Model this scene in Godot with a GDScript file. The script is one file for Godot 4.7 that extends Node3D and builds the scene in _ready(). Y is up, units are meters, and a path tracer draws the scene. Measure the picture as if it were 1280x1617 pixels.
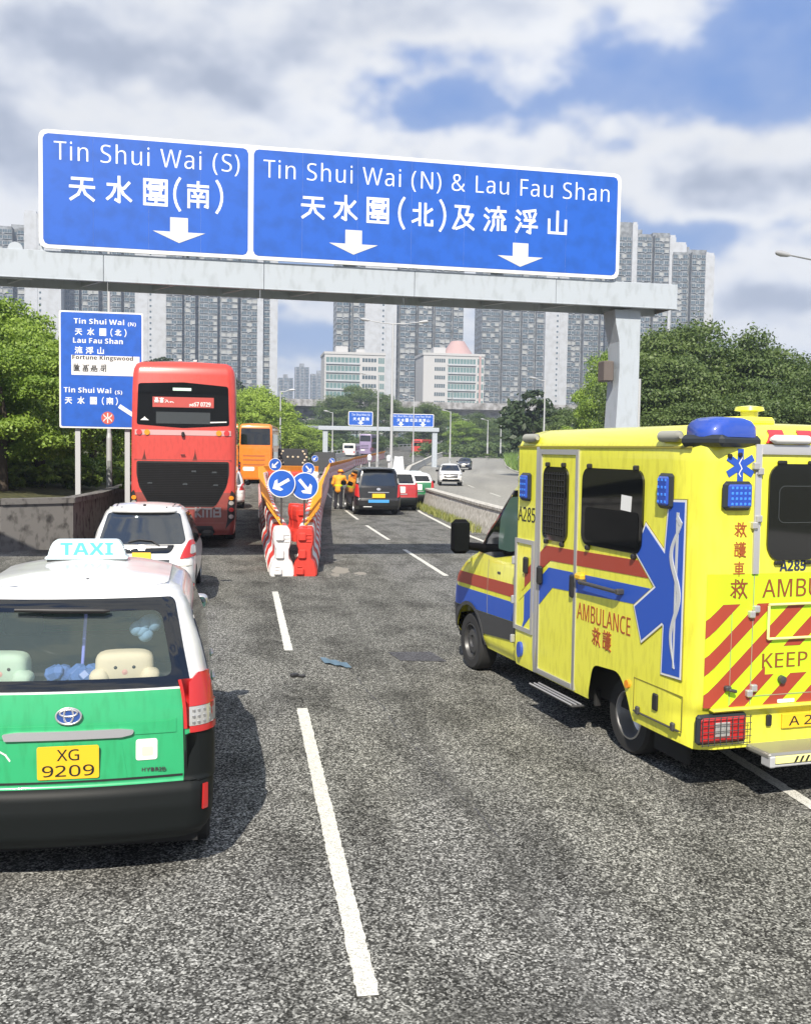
extends Node3D
# Motorway under a direction-sign gantry: queue of vehicles beside a row of water barriers, towers behind.
# World: x to the right of the road, y up, -z along the road. Distances ahead are written as positive numbers and turned by P().

var M := {}
var taken := {}
var rng := RandomNumberGenerator.new()

# ------------------------------------------------------------------ mesh builder
class MB:
	var v := PackedVector3Array()
	var n := PackedVector3Array()
	var c := PackedColorArray()
	var uv := PackedVector2Array()
	var col := Color(1, 1, 1)
	var colored := false
	var X := Transform3D.IDENTITY
	func tri(a: Vector3, b: Vector3, d: Vector3) -> void:   # counter-clockwise from outside
		a = X * a; b = X * b; d = X * d
		var nn := (b - a).cross(d - a).normalized()
		v.append(a); v.append(d); v.append(b)
		n.append(nn); n.append(nn); n.append(nn)
		if colored:
			c.append(col); c.append(col); c.append(col)
	func quad(a: Vector3, b: Vector3, d: Vector3, e: Vector3) -> void:
		tri(a, b, d); tri(a, d, e)
	func trin(a: Vector3, b: Vector3, d: Vector3, na: Vector3, nb: Vector3, nd: Vector3) -> void:
		a = X * a; b = X * b; d = X * d
		na = (X.basis * na).normalized(); nb = (X.basis * nb).normalized(); nd = (X.basis * nd).normalized()
		var f := (b - a).cross(d - a)
		if f.dot(na + nb + nd) < 0.0:
			var t := b; b = d; d = t
			t = nb; nb = nd; nd = t
		v.append(a); v.append(d); v.append(b)
		n.append(na); n.append(nd); n.append(nb)
		if colored:
			c.append(col); c.append(col); c.append(col)
	func box(ctr: Vector3, s: Vector3) -> void:
		cbox(ctr, s, 0.0)
	func cbox(ctr: Vector3, s: Vector3, ch: float, bas := Basis.IDENTITY) -> void:   # box with chamfered edges
		var h := s * 0.5
		ch = minf(ch, minf(h.x, minf(h.y, h.z)) * 0.95)
		var T := Transform3D(bas, ctr)
		for ax in 3:
			for sg in [-1.0, 1.0]:
				var u := (ax + 1) % 3
				var w := (ax + 2) % 3
				var q := []
				for k in [[-1, -1], [1, -1], [1, 1], [-1, 1]]:
					var p := Vector3.ZERO
					p[ax] = sg * h[ax]; p[u] = k[0] * (h[u] - ch); p[w] = k[1] * (h[w] - ch)
					q.append(T * p)
				if sg > 0: quad(q[0], q[1], q[2], q[3])
				else: quad(q[3], q[2], q[1], q[0])
		if ch <= 0.0: return
		for ax in 3:
			var u := (ax + 1) % 3
			var w := (ax + 2) % 3
			for su in [-1.0, 1.0]:
				for sw in [-1.0, 1.0]:
					var q := []
					for k in [[-1, 0], [1, 0], [1, 1], [-1, 1]]:
						var p := Vector3.ZERO
						p[ax] = k[0] * (h[ax] - ch)
						if k[1] == 0:
							p[u] = su * h[u]; p[w] = sw * (h[w] - ch)
						else:
							p[u] = su * (h[u] - ch); p[w] = sw * h[w]
						q.append(T * p)
					if su * sw > 0: quad(q[0], q[1], q[2], q[3])
					else: quad(q[3], q[2], q[1], q[0])
		for sx in [-1.0, 1.0]:
			for sy in [-1.0, 1.0]:
				for sz in [-1.0, 1.0]:
					var a := T * Vector3(sx * h.x, sy * (h.y - ch), sz * (h.z - ch))
					var b := T * Vector3(sx * (h.x - ch), sy * h.y, sz * (h.z - ch))
					var d := T * Vector3(sx * (h.x - ch), sy * (h.y - ch), sz * h.z)
					if sx * sy * sz > 0: tri(a, b, d)
					else: tri(a, d, b)
	func prism(poly: PackedVector2Array, z0: float, z1: float) -> void:   # outline in x,y pulled from z0 to z1 (z1 > z0)
		if poly.size() < 3: return
		var ar := 0.0
		for i in poly.size():
			ar += poly[i].cross(poly[(i + 1) % poly.size()])
		if ar < 0.0:
			poly = poly.duplicate(); poly.reverse()
		var idx := Geometry2D.triangulate_polygon(poly)
		for i in range(0, idx.size(), 3):
			var a := poly[idx[i]]
			var b := poly[idx[i + 1]]
			var d := poly[idx[i + 2]]
			if (b - a).cross(d - a) < 0.0:
				var t := b; b = d; d = t
			tri(Vector3(a.x, a.y, z1), Vector3(b.x, b.y, z1), Vector3(d.x, d.y, z1))
			tri(Vector3(a.x, a.y, z0), Vector3(d.x, d.y, z0), Vector3(b.x, b.y, z0))
		for i in poly.size():
			var a := poly[i]
			var b := poly[(i + 1) % poly.size()]
			quad(Vector3(a.x, a.y, z0), Vector3(b.x, b.y, z0), Vector3(b.x, b.y, z1), Vector3(a.x, a.y, z1))
	func tube(p: PackedVector3Array, r: PackedFloat32Array, k := 10, caps := true) -> void:
		var rings := []
		var side := Vector3.ZERO
		for i in p.size():
			var d := (p[mini(i + 1, p.size() - 1)] - p[maxi(i - 1, 0)]).normalized()
			if side == Vector3.ZERO:
				side = d.cross(Vector3.UP if absf(d.y) < 0.9 else Vector3.RIGHT).normalized()
			side = (side - d * side.dot(d)).normalized()
			var up := side.cross(d)
			var rg := []
			for j in k:
				var a := TAU * j / k
				rg.append([p[i] + (side * cos(a) + up * sin(a)) * r[mini(i, r.size() - 1)], side * cos(a) + up * sin(a)])
			rings.append(rg)
		for i in p.size() - 1:
			for j in k:
				var a = rings[i][j]
				var b = rings[i][(j + 1) % k]
				var d = rings[i + 1][(j + 1) % k]
				var e = rings[i + 1][j]
				trin(a[0], b[0], d[0], a[1], b[1], d[1])
				trin(a[0], d[0], e[0], a[1], d[1], e[1])
		if caps:
			for q in [[0, -1.0], [p.size() - 1, 1.0]]:
				var rg = rings[q[0]]
				var d := (p[q[0]] - p[1 if q[0] == 0 else q[0] - 1]).normalized()
				for j in range(1, k - 1):
					trin(rg[0][0], rg[j][0], rg[j + 1][0], d, d, d)
	func rod(a: Vector3, b: Vector3, r: float, k := 8) -> void:
		tube(PackedVector3Array([a, b]), PackedFloat32Array([r]), k)
	func lathe(prof: PackedVector2Array, k: int, T := Transform3D.IDENTITY) -> void:   # profile of (radius, height) turned about the y axis of T
		for i in prof.size() - 1:
			var a := prof[i]
			var b := prof[i + 1]
			var t := (b - a).normalized()
			var nr := Vector2(t.y, -t.x)
			for j in k:
				var p0 := TAU * j / k
				var p1 := TAU * (j + 1) / k
				var e0 := Vector3(cos(p0), 0, sin(p0))
				var e1 := Vector3(cos(p1), 0, sin(p1))
				var n0 := T.basis * (e0 * nr.x + Vector3.UP * nr.y)
				var n1 := T.basis * (e1 * nr.x + Vector3.UP * nr.y)
				var A := T * (e0 * a.x + Vector3.UP * a.y)
				var B := T * (e1 * a.x + Vector3.UP * a.y)
				var C := T * (e1 * b.x + Vector3.UP * b.y)
				var D := T * (e0 * b.x + Vector3.UP * b.y)
				if a.x > 1e-5: trin(A, B, C, n0, n1, n1)
				if b.x > 1e-5: trin(A, C, D, n0, n1, n0)
	func mesh() -> ArrayMesh:
		var m := ArrayMesh.new()
		if v.is_empty(): return m
		var a := []
		a.resize(Mesh.ARRAY_MAX)
		a[Mesh.ARRAY_VERTEX] = v
		a[Mesh.ARRAY_NORMAL] = n
		if colored: a[Mesh.ARRAY_COLOR] = c
		if uv.size() == v.size(): a[Mesh.ARRAY_TEX_UV] = uv
		m.add_surface_from_arrays(Mesh.PRIMITIVE_TRIANGLES, a)
		return m

	func pillow(ctr: Vector3, s: Vector3, e := 0.55, bas := Basis.IDENTITY, k := 12) -> void:   # soft rounded box
		var f := func(a: float, b: float) -> Vector3:
			var p := Vector3(cos(b) * cos(a), sin(b), cos(b) * sin(a))
			return Vector3(signf(p.x) * pow(absf(p.x), e), signf(p.y) * pow(absf(p.y), e), signf(p.z) * pow(absf(p.z), e))
		var nf := func(a: float, b: float) -> Vector3:
			var p := Vector3(cos(b) * cos(a), sin(b), cos(b) * sin(a))
			var q := Vector3(signf(p.x) * pow(absf(p.x), 2.0 - e), signf(p.y) * pow(absf(p.y), 2.0 - e), signf(p.z) * pow(absf(p.z), 2.0 - e))
			return bas * (q / s).normalized()
		for i in k * 2:
			for j in k:
				var a0 := TAU * i / (k * 2.0) + 0.01
				var a1 := TAU * (i + 1) / (k * 2.0) + 0.01
				var b0 := PI * (float(j) / k - 0.5)
				var b1 := PI * (float(j + 1) / k - 0.5)
				var A: Vector3 = ctr + bas * (f.call(a0, b0) * s * 0.5)
				var B: Vector3 = ctr + bas * (f.call(a1, b0) * s * 0.5)
				var C: Vector3 = ctr + bas * (f.call(a1, b1) * s * 0.5)
				var D: Vector3 = ctr + bas * (f.call(a0, b1) * s * 0.5)
				if j > 0: trin(A, B, C, nf.call(a0, b0), nf.call(a1, b0), nf.call(a1, b1))
				if j < k - 1: trin(A, C, D, nf.call(a0, b0), nf.call(a1, b1), nf.call(a0, b1))

# ------------------------------------------------------------------ naming and committing
func numbered(called: String) -> String:
	if not taken.has(called):
		taken[called] = 0
		return called
	taken[called] += 1
	return "%s_%03d" % [called, taken[called]]

func tag(o: Node3D, label: String, category: String, group := "") -> Node3D:
	o.set_meta("label", label)
	o.set_meta("category", category)
	if group != "": o.set_meta("group", group)
	return o

func thing(called: String, label: String, category: String, at := Vector3.ZERO, turn := 0.0, group := "") -> Node3D:
	var o := Node3D.new()
	o.name = numbered(called)
	add_child(o)
	o.position = at
	o.rotation.y = turn
	tag(o, label, category, group)
	return o

func part(called: String, mesh_or_mb, m: Material, parent: Node3D) -> MeshInstance3D:
	var o := MeshInstance3D.new()
	o.name = called
	o.mesh = mesh_or_mb.mesh() if mesh_or_mb is MB else mesh_or_mb
	o.material_override = m
	parent.add_child(o, true)
	return o

func solo(called: String, mb, m: Material, label: String, category: String, group := "") -> MeshInstance3D:
	var o := MeshInstance3D.new()
	o.name = numbered(called)
	o.mesh = mb.mesh() if mb is MB else mb
	o.material_override = m
	add_child(o)
	tag(o, label, category, group)
	return o

func struct(called: String, mb, m: Material) -> MeshInstance3D:
	var o := MeshInstance3D.new()
	o.name = numbered(called)
	o.mesh = mb.mesh() if mb is MB else mb
	o.material_override = m
	o.set_meta("kind", "structure")
	add_child(o)
	return o

func stuff(o: Node3D) -> Node3D:
	o.set_meta("kind", "stuff")
	return o

func dup(root: Node3D, at: Vector3, turn: float, label := "", called := "") -> Node3D:
	var r: Node3D = root.duplicate()
	r.name = numbered(called if called != "" else String(root.name).rstrip("0123456789").rstrip("_"))
	add_child(r)
	r.position = at
	r.rotation.y = turn
	if label != "": r.set_meta("label", label)
	return r

func P(x: float, y: float, ahead: float) -> Vector3:
	return Vector3(x, y, -ahead)

# ------------------------------------------------------------------ materials
func lin(r: float, g: float, b: float) -> Color:
	return Color(r, g, b).linear_to_srgb()

func mat(key: String, c: Color, rough := 0.6, metal := 0.0) -> StandardMaterial3D:
	if M.has(key): return M[key]
	var m := StandardMaterial3D.new()
	m.resource_name = key
	m.albedo_color = c
	m.roughness = rough
	m.metallic = metal
	M[key] = m
	return m

var grime: Texture2D
var fine: Texture2D
var bumps: Texture2D

func noise_tex(sz: int, freq: float, kind: int, oct: int, sd: int, c0: Color, c1: Color, lo := 0.0, hi := 1.0) -> ImageTexture:
	var f := FastNoiseLite.new()
	f.seed = sd
	f.noise_type = kind
	f.frequency = freq
	f.fractal_octaves = oct
	if kind == FastNoiseLite.TYPE_CELLULAR:
		f.cellular_return_type = FastNoiseLite.RETURN_CELL_VALUE
		f.fractal_type = FastNoiseLite.FRACTAL_NONE
	var im := f.get_seamless_image(sz, sz)
	im.convert(Image.FORMAT_L8)
	var d := im.get_data()
	var o := PackedByteArray()
	o.resize(sz * sz * 3)
	var lut := []
	for i in 256:
		var t := clampf((i / 255.0 - lo) / (hi - lo), 0.0, 1.0)
		lut.append([int(255 * lerpf(c0.r, c1.r, t)), int(255 * lerpf(c0.g, c1.g, t)), int(255 * lerpf(c0.b, c1.b, t))])
	for i in sz * sz:
		var q = lut[d[i]]
		o[i * 3] = q[0]; o[i * 3 + 1] = q[1]; o[i * 3 + 2] = q[2]
	return ImageTexture.create_from_image(Image.create_from_data(sz, sz, false, Image.FORMAT_RGB8, o))

func tri_map(m: StandardMaterial3D, t: Texture2D, metres: float, world := false) -> StandardMaterial3D:
	m.albedo_texture = t
	m.uv1_triplanar = true
	m.uv1_world_triplanar = world
	m.uv1_scale = Vector3.ONE / metres
	return m

func paint(key: String, c: Color, rough := 0.35) -> StandardMaterial3D:
	if M.has(key): return M[key]
	var m := mat(key, c, rough)
	m.clearcoat_enabled = true
	m.clearcoat = 0.8
	m.clearcoat_roughness = 0.08
	tri_map(m, grime, 1.7)
	return m

func glass_dark(key: String, c: Color, rough := 0.04) -> StandardMaterial3D:
	var m := mat(key, c, rough)
	m.metallic_specular = 0.7
	return m

# ------------------------------------------------------------------ lettering
var font_plain: SystemFont
var font_bold: SystemFont
var font_wide: FontVariation

func text(s: String, height: float, width: float, m: Material, parent: Node3D, T: Transform3D, bold := false, called := "lettering", depth := 0.004) -> MeshInstance3D:
	# height = cap height; width <= 0 keeps the natural width; T = place of the lower left corner, x along the line, z out of the face
	var t := TextMesh.new()
	t.font = font_bold if bold else (font_wide if height > 0.3 else font_plain)
	t.text = s
	t.font_size = 48
	t.pixel_size = height / (0.714 * 48.0)
	t.depth = depth
	t.curve_step = 1.5
	t.horizontal_alignment = HORIZONTAL_ALIGNMENT_LEFT
	t.vertical_alignment = VERTICAL_ALIGNMENT_BOTTOM
	var o := MeshInstance3D.new()
	o.name = called
	o.mesh = t
	o.material_override = m
	parent.add_child(o, true)
	var bb := t.get_aabb()
	var kx := 1.0 if width <= 0.0 else width / maxf(bb.size.x, 0.001)
	var capless := 0.0
	for ch in s:
		if ch in "(),gjpqyQ&": capless = 1.0
	var low := bb.position.y
	if capless > 0.0 and "(" in s: low = bb.position.y + 0.17 * height
	o.transform = T * Transform3D(Basis.from_scale(Vector3(kx, 1, 1)), Vector3(-bb.position.x * kx, -low, 0.0))
	return o

const GLYPH := {
	"天": "15 20 85 20|8 48 92 48|50 20 48 50 36 75 10 93|52 50 62 72 90 93",
	"水": "50 5 50 92 38 86|10 33 38 33 32 55 22 72 8 84|86 24 70 42 56 48|53 38 66 65 92 86",
	"圍": "10 7 90 7 90 94 10 94 10 7|32 16 72 16 72 29|30 22 30 29|20 30 80 30|26 39 74 39|32 39 32 54 68 54 68 39|20 63 80 63|32 63 28 76 80 76|52 54 52 92",
	"南": "50 4 50 32|10 18 90 18|12 95 12 34 88 34 88 92 80 90|36 42 42 52|64 42 58 52|28 56 72 56|24 73 76 73|50 56 50 93",
	"北": "37 8 37 92|10 36 37 36|6 80 37 66|62 8 62 80 66 90 92 90 92 74|62 46 90 28",
	"及": "16 10 72 10 63 40 90 40 76 64 50 84 20 95|36 10 30 52 8 94|36 42 60 72 94 94",
	"流": "10 12 22 22|5 38 18 46|6 92 24 60|64 3 64 15|33 18 95 18|56 20 42 42 84 40|74 29 90 48|43 54 43 72 33 93|63 54 63 90|82 54 82 88 95 88 95 76",
	"浮": "10 12 22 22|5 38 18 46|6 92 24 60|88 6 36 14|40 24 48 36|62 20 66 33|90 18 82 35|42 46 86 46 66 59|66 59 66 94 55 90|33 70 96 70",
	"山": "50 5 50 86|12 38 12 88 88 88 88 38",
	"救": "5 24 55 24|30 5 30 92 21 87|42 9 50 18|9 38 22 48|5 80 26 60|53 40 36 52|34 52 55 76|70 4 65 26 55 44|66 24 97 24|85 24 76 58 54 94|64 38 76 66 97 94",
	"護": "20 3 26 12|5 18 40 18|10 31 36 31|10 43 36 43|10 56 36 56 36 90 10 90 10 56|44 13 97 13|58 4 58 22|80 4 80 22|56 24 45 43|52 34 52 66|72 24 77 33|52 34 95 34|52 44 91 44|52 54 91 54|52 66 96 66|72 34 72 66|49 74 86 74 70 87 45 97|56 79 70 89 97 97",
	"車": "12 15 88 15|50 3 50 97|22 29 78 29 78 65 22 65 22 29|22 47 78 47|5 80 95 80",
	"置": "14 5 86 5 86 24 14 24 14 5|38 5 38 24|62 5 62 24|10 34 90 34|50 27 50 46|28 46 74 46 74 80 28 80 28 46|28 57 74 57|28 68 74 68|12 44 12 93 93 93",
	"富": "50 2 50 12|9 26 9 14 91 14 91 26|26 25 74 25|30 36 70 36 70 50 30 50 30 36|18 60 82 60 82 95 18 95 18 60|18 77 82 77|50 60 50 95",
	"嘉": "14 10 86 10|50 2 50 20|24 20 76 20|28 28 72 28 72 42 28 42 28 28|34 44 38 53|66 44 62 53|6 55 94 55|9 68 44 68 40 95 32 93|25 59 20 80 7 95|58 68 90 68 90 93 58 93 58 68",
	"湖": "10 12 22 22|5 38 18 46|6 92 22 60|27 26 57 26|42 7 42 48|31 49 54 49 54 80 31 80 31 49|67 9 67 60 58 94|67 9 93 9 93 92 84 90|67 34 93 34|67 58 93 58",
	"久": "42 5 34 28 12 50|38 24 70 24 58 54 14 94|52 46 66 72 92 94",
	"真": "12 14 88 14|50 3 50 24|26 24 74 24 74 70 26 70 26 24|26 39 74 39|26 54 74 54|6 79 94 79|36 82 14 96|64 82 86 96",
}

func glyphs(s: String, x0: float, y0: float, w: float, h: float, pitch: float, stroke: float, mb: MB, vertical := false) -> void:
	# each character in a cell w x h, lower left corner of the first at x0, y0 (vertical: cells go down); strokes stand a hair apart in depth
	var k := 0
	for ch in s:
		if ch != " ":
			var i := 0
			for st in String(GLYPH[ch]).split("|"):
				var nums := st.split_floats(" ")
				var pts := PackedVector2Array()
				for j in range(0, nums.size(), 2):
					pts.append(Vector2(x0 + (0.0 if vertical else k * pitch) + nums[j] / 100.0 * w, y0 - (k * pitch if vertical else 0.0) + (1.0 - nums[j + 1] / 100.0) * h))
				var closed := pts[0].is_equal_approx(pts[-1])
				if closed:
					for j in pts.size() - 1:
						stroke_bar(mb, pts[j], pts[j + 1], stroke, 0.003 + 0.00025 * (i + j))
				else:
					for j in pts.size() - 1:
						stroke_bar(mb, pts[j], pts[j + 1], stroke, 0.003 + 0.00025 * (i + j))
				i += pts.size() - 1
		k += 1

func stroke_bar(mb: MB, a: Vector2, b: Vector2, w: float, z: float) -> void:
	var d := (b - a).normalized() * w * 0.45
	var q := Vector2(-d.y, d.x) * 1.1
	a -= d; b += d
	mb.prism(PackedVector2Array([a - q, b - q, b + q, a + q]), 0.0, z)

# ------------------------------------------------------------------ curved-skin vehicles
# A body is described by heights: rows of [height, half width, rear, front] and a roof line. s runs forward from the rear bumper.
class Hull:
	var rows := []
	var rx := 0.2
	var rs := 0.2
	var fx := 0.25
	var fs := 0.35
	var bow := 0.03
	var fbow := 0.08
	var roof := []
	var crown := 0.04
	var length := 4.4
	func at(y: float, k: int) -> float:
		if y <= rows[0][0]: return rows[0][k]
		for i in range(1, rows.size()):
			if y <= rows[i][0]:
				var t: float = (y - rows[i - 1][0]) / (rows[i][0] - rows[i - 1][0])
				return lerpf(rows[i - 1][k], rows[i][k], t)
		return rows[-1][k]
	func roof_at(s: float) -> float:
		if s <= roof[0].x: return roof[0].y
		for i in range(1, roof.size()):
			if s <= roof[i].x:
				return lerpf(roof[i - 1].y, roof[i].y, (s - roof[i - 1].x) / (roof[i].x - roof[i - 1].x))
		return roof[-1].y
	func rad(y: float) -> float:      # how round the front corners are at this height
		return at(y, 4) if rows[0].size() > 4 else 1.0
	func rear(x: float, y: float) -> Vector3:
		var w := at(y, 1)
		var ax := minf(absf(x), w)
		var fl := w - rx
		var d := 0.0
		if ax > fl:
			var q := minf((ax - fl) / rx, 1.0)
			d = rs * (1.0 - sqrt(maxf(0.0, 1.0 - q * q)))
		return Vector3(signf(x) * ax, y, -(at(y, 2) + bow * pow(minf(1.0, ax / fl), 2.0) + d))
	func front(x: float, y: float) -> Vector3:
		var w := at(y, 1)
		var ax := minf(absf(x), w)
		var kr := rad(y)
		var fl := w - fx * kr
		var d := 0.0
		if ax > fl:
			var q := minf((ax - fl) / (fx * kr), 1.0)
			d = fs * kr * (1.0 - sqrt(maxf(0.0, 1.0 - q * q)))
		return Vector3(signf(x) * ax, y, -(at(y, 3) - fbow * pow(minf(1.0, ax / fl), 2.0) - d))
	func side_x(s: float, y: float) -> float:
		var w := at(y, 1)
		var e := s - at(y, 2) - bow
		var g := at(y, 3) - fbow - s
		var o := w
		if e < rs:
			var q := clampf(1.0 - e / rs, 0.0, 1.0)
			o = minf(o, w - rx * (1.0 - sqrt(maxf(0.0, 1.0 - q * q))))
		var kr := rad(y)
		if g < fs * kr:
			var q := clampf(1.0 - g / (fs * kr), 0.0, 1.0)
			o = minf(o, w - fx * kr * (1.0 - sqrt(maxf(0.0, 1.0 - q * q))))
		return o
	func left(s: float, y: float) -> Vector3:
		return Vector3(-side_x(s, y), y, -s)
	func right(s: float, y: float) -> Vector3:
		return Vector3(side_x(s, y), y, -s)
	func top(t: float, s: float) -> Vector3:
		var y := roof_at(s)
		var w := side_x(s, y)
		var s0 := at(roof[0].y, 2) + bow
		var s1 := at(roof[-1].y, 3) - fbow
		var k := clampf(minf((s - s0) / 0.3, (s1 - s) / 0.3), 0.0, 1.0)
		k = sqrt(k)
		var kr := clampf(1.0 - (s - s0) / 0.4, 0.0, 1.0)
		var kf := clampf(1.0 - (s1 - s) / 0.4, 0.0, 1.0)
		var z := s - bow * (1.0 - t * t) * kr + fbow * (1.0 - t * t) * kf
		return Vector3(t * w, y + crown * k * (1.0 - t * t), -z)

func poly(a: Array) -> PackedVector2Array:
	var p := PackedVector2Array()
	for i in range(0, a.size(), 2):
		p.append(Vector2(a[i], a[i + 1]))
	return p

func rrect(x0: float, y0: float, x1: float, y1: float, r: float, k := 5) -> PackedVector2Array:
	var p := PackedVector2Array()
	var cs := [[x1 - r, y1 - r, 0.0], [x0 + r, y1 - r, PI / 2], [x0 + r, y0 + r, PI], [x1 - r, y0 + r, 1.5 * PI]]
	for c in cs:
		for i in k + 1:
			var a: float = c[2] + PI / 2 * i / k
			p.append(Vector2(c[0] + r * cos(a), c[1] + r * sin(a)))
	return p

func disc(x: float, y: float, r: float, k := 20, sy := 1.0) -> PackedVector2Array:
	var p := PackedVector2Array()
	for i in k:
		p.append(Vector2(x + r * cos(TAU * i / k), y + r * sy * sin(TAU * i / k)))
	return p

func soften(pl: PackedVector2Array, r: float, k := 4) -> PackedVector2Array:   # round the corners of an outline
	var o := PackedVector2Array()
	var m := pl.size()
	for i in m:
		var a := pl[(i + m - 1) % m]
		var b := pl[i]
		var c := pl[(i + 1) % m]
		var q := minf(r, minf(a.distance_to(b), b.distance_to(c)) * 0.48)
		var p0 := b + (a - b).normalized() * q
		var p1 := b + (c - b).normalized() * q
		for j in k + 1:
			var t := float(j) / k
			o.append(p0.lerp(b, t).lerp(b.lerp(p1, t), t))
	return o

func patch(mb: MB, mp: Callable, pl: PackedVector2Array, cu: float, cv: float, off := 0.0, skirt := 0.0, holes := [], ctr := Vector3(0, 0.8, -2)) -> void:
	# a piece of a curved skin: outline in the skin's own coordinates, cut along a grid, lifted by off, with a rim of depth skirt
	var lo := pl[0]
	var hi := pl[0]
	for q in pl:
		lo = lo.min(q); hi = hi.max(q)
	var vert := func(q: Vector2) -> Array:
		var p: Vector3 = mp.call(q.x, q.y)
		var e := 0.004
		var du: Vector3 = mp.call(q.x + e, q.y) - mp.call(q.x - e, q.y)
		var dv: Vector3 = mp.call(q.x, q.y + e) - mp.call(q.x, q.y - e)
		var nn := du.cross(dv)
		if nn.length() < 1e-9: nn = p - ctr
		nn = nn.normalized()
		var out := Vector3(p.x - ctr.x, (p.y - ctr.y) * (1.0 if ctr.y < 0.5 or absf(nn.y) > 0.9 else 0.15), p.z - ctr.z)
		if absf(nn.y) > 0.7: out = Vector3(0, 1, 0)
		elif absf(nn.x) > absf(nn.z): out = Vector3(signf(p.x), 0, 0)
		else: out = Vector3(0, 0, signf(p.z - ctr.z))
		if nn.dot(out) < 0.0: nn = -nn
		return [p + nn * off, nn]
	var r0 := int(floor(lo.y / cv))
	var r1 := int(ceil(hi.y / cv))
	for r in range(r0, r1):
		var strip := PackedVector2Array([Vector2(lo.x - 1, r * cv), Vector2(hi.x + 1, r * cv), Vector2(hi.x + 1, (r + 1) * cv), Vector2(lo.x - 1, (r + 1) * cv)])
		for row in Geometry2D.intersect_polygons(pl, strip):
			var a := INF
			var b := -INF
			for q in row:
				a = minf(a, q.x); b = maxf(b, q.x)
			for c in range(int(floor(a / cu)), int(ceil(b / cu))):
				var cell := PackedVector2Array([Vector2(c * cu, r * cv - 0.01), Vector2((c + 1) * cu, r * cv - 0.01), Vector2((c + 1) * cu, (r + 1) * cv + 0.01), Vector2(c * cu, (r + 1) * cv + 0.01)])
				var pieces: Array = Geometry2D.intersect_polygons(row, cell)
				for h in holes:
					var nx := []
					for q in pieces: nx.append_array(Geometry2D.clip_polygons(q, h))
					pieces = nx
				for q in pieces:
					var idx := Geometry2D.triangulate_polygon(q)
					if idx.is_empty(): continue
					var vs := []
					for w in q: vs.append(vert.call(w))
					for i in range(0, idx.size(), 3):
						var A = vs[idx[i]]
						var B = vs[idx[i + 1]]
						var C = vs[idx[i + 2]]
						mb.trin(A[0], B[0], C[0], A[1], B[1], C[1])
	if skirt > 0.0:
		var m := pl.size()
		var cen := Vector2.ZERO
		for q in pl: cen += q / m
		for i in m:
			var a := pl[i]
			var b := pl[(i + 1) % m]
			var k := maxi(1, int(ceil(a.distance_to(b) / maxf(cu, 0.02))))
			for j in k:
				var A = vert.call(a.lerp(b, float(j) / k))
				var B = vert.call(a.lerp(b, float(j + 1) / k))
				var o2: Vector3 = ((A[0] + B[0]) * 0.5 - mp.call(cen.x, cen.y))
				var fn: Vector3 = (B[0] - A[0]).cross(A[1]).normalized()
				if fn.dot(o2) < 0.0: fn = -fn
				mb.trin(A[0], B[0], B[0] - B[1] * skirt, fn, fn, fn)
				mb.trin(A[0], B[0] - B[1] * skirt, A[0] - A[1] * skirt, fn, fn, fn)

func skin_band(mb: MB, k: Hull, y0: float, y1: float, roofed: bool, arches := [], cv := 0.06, cu := 0.25, rear_hole := [], side_holes := []) -> void:
	# the skin between two heights all round; roofed: up to the roof line
	var ctr := Vector3(0, 0.8, -k.length * 0.5)
	var yr: float = k.roof[0].y if roofed else y1
	var yf: float = k.roof[-1].y if roofed else y1
	var inset := func(y: float) -> float: return k.at(y, 1) - 0.293 * k.rx
	var finset := func(y: float) -> float: return k.at(y, 1) - 0.293 * k.fx * k.rad(y)
	var rm := func(t: float, y: float) -> Vector3: return k.rear(t * inset.call(y), y)
	var fm := func(t: float, y: float) -> Vector3: return k.front(t * finset.call(y), y)
	if y0 < yr: patch(mb, rm, poly([-1, y0, 1, y0, 1, yr, -1, yr]), 0.125, cv, 0, 0, rear_hole, ctr)
	if y0 < yf: patch(mb, fm, poly([-1, y0, 1, y0, 1, yf, -1, yf]), 0.125, cv, 0, 0, [], ctr)
	var pl := PackedVector2Array()
	var ys := [y0]
	var g := ceilf(y0 / cv + 0.001)
	while g * cv < yr - 0.001:
		ys.append(g * cv); g += 1
	ys.append(yr)
	if y0 < yr:
		for y in ys: pl.append(Vector2(k.at(y, 2) + k.bow + 0.293 * k.rs, y))
	if roofed:
		var s0: float = k.at(yr, 2) + k.bow + 0.293 * k.rs
		var s1: float = k.at(yf, 3) - k.fbow - 0.293 * k.fs * k.rad(yf)
		for q in k.roof:
			if q.x > s0 + 0.01 and q.x < s1 - 0.01: pl.append(q)
	ys = [y0]
	g = ceilf(y0 / cv + 0.001)
	while g * cv < yf - 0.001:
		ys.append(g * cv); g += 1
	ys.append(yf)
	ys.reverse()
	for y in ys: pl.append(Vector2(k.at(y, 3) - k.fbow - 0.293 * k.fs * k.rad(y), y))
	var sides := [pl]
	for a in arches:
		var nx := []
		for q in sides: nx.append_array(Geometry2D.clip_polygons(q, a))
		sides = nx
	for q in sides:
		patch(mb, k.left, q, cu, cv, 0, 0, side_holes, ctr)
		patch(mb, k.right, q, cu, cv, 0, 0, side_holes, ctr)

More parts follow.
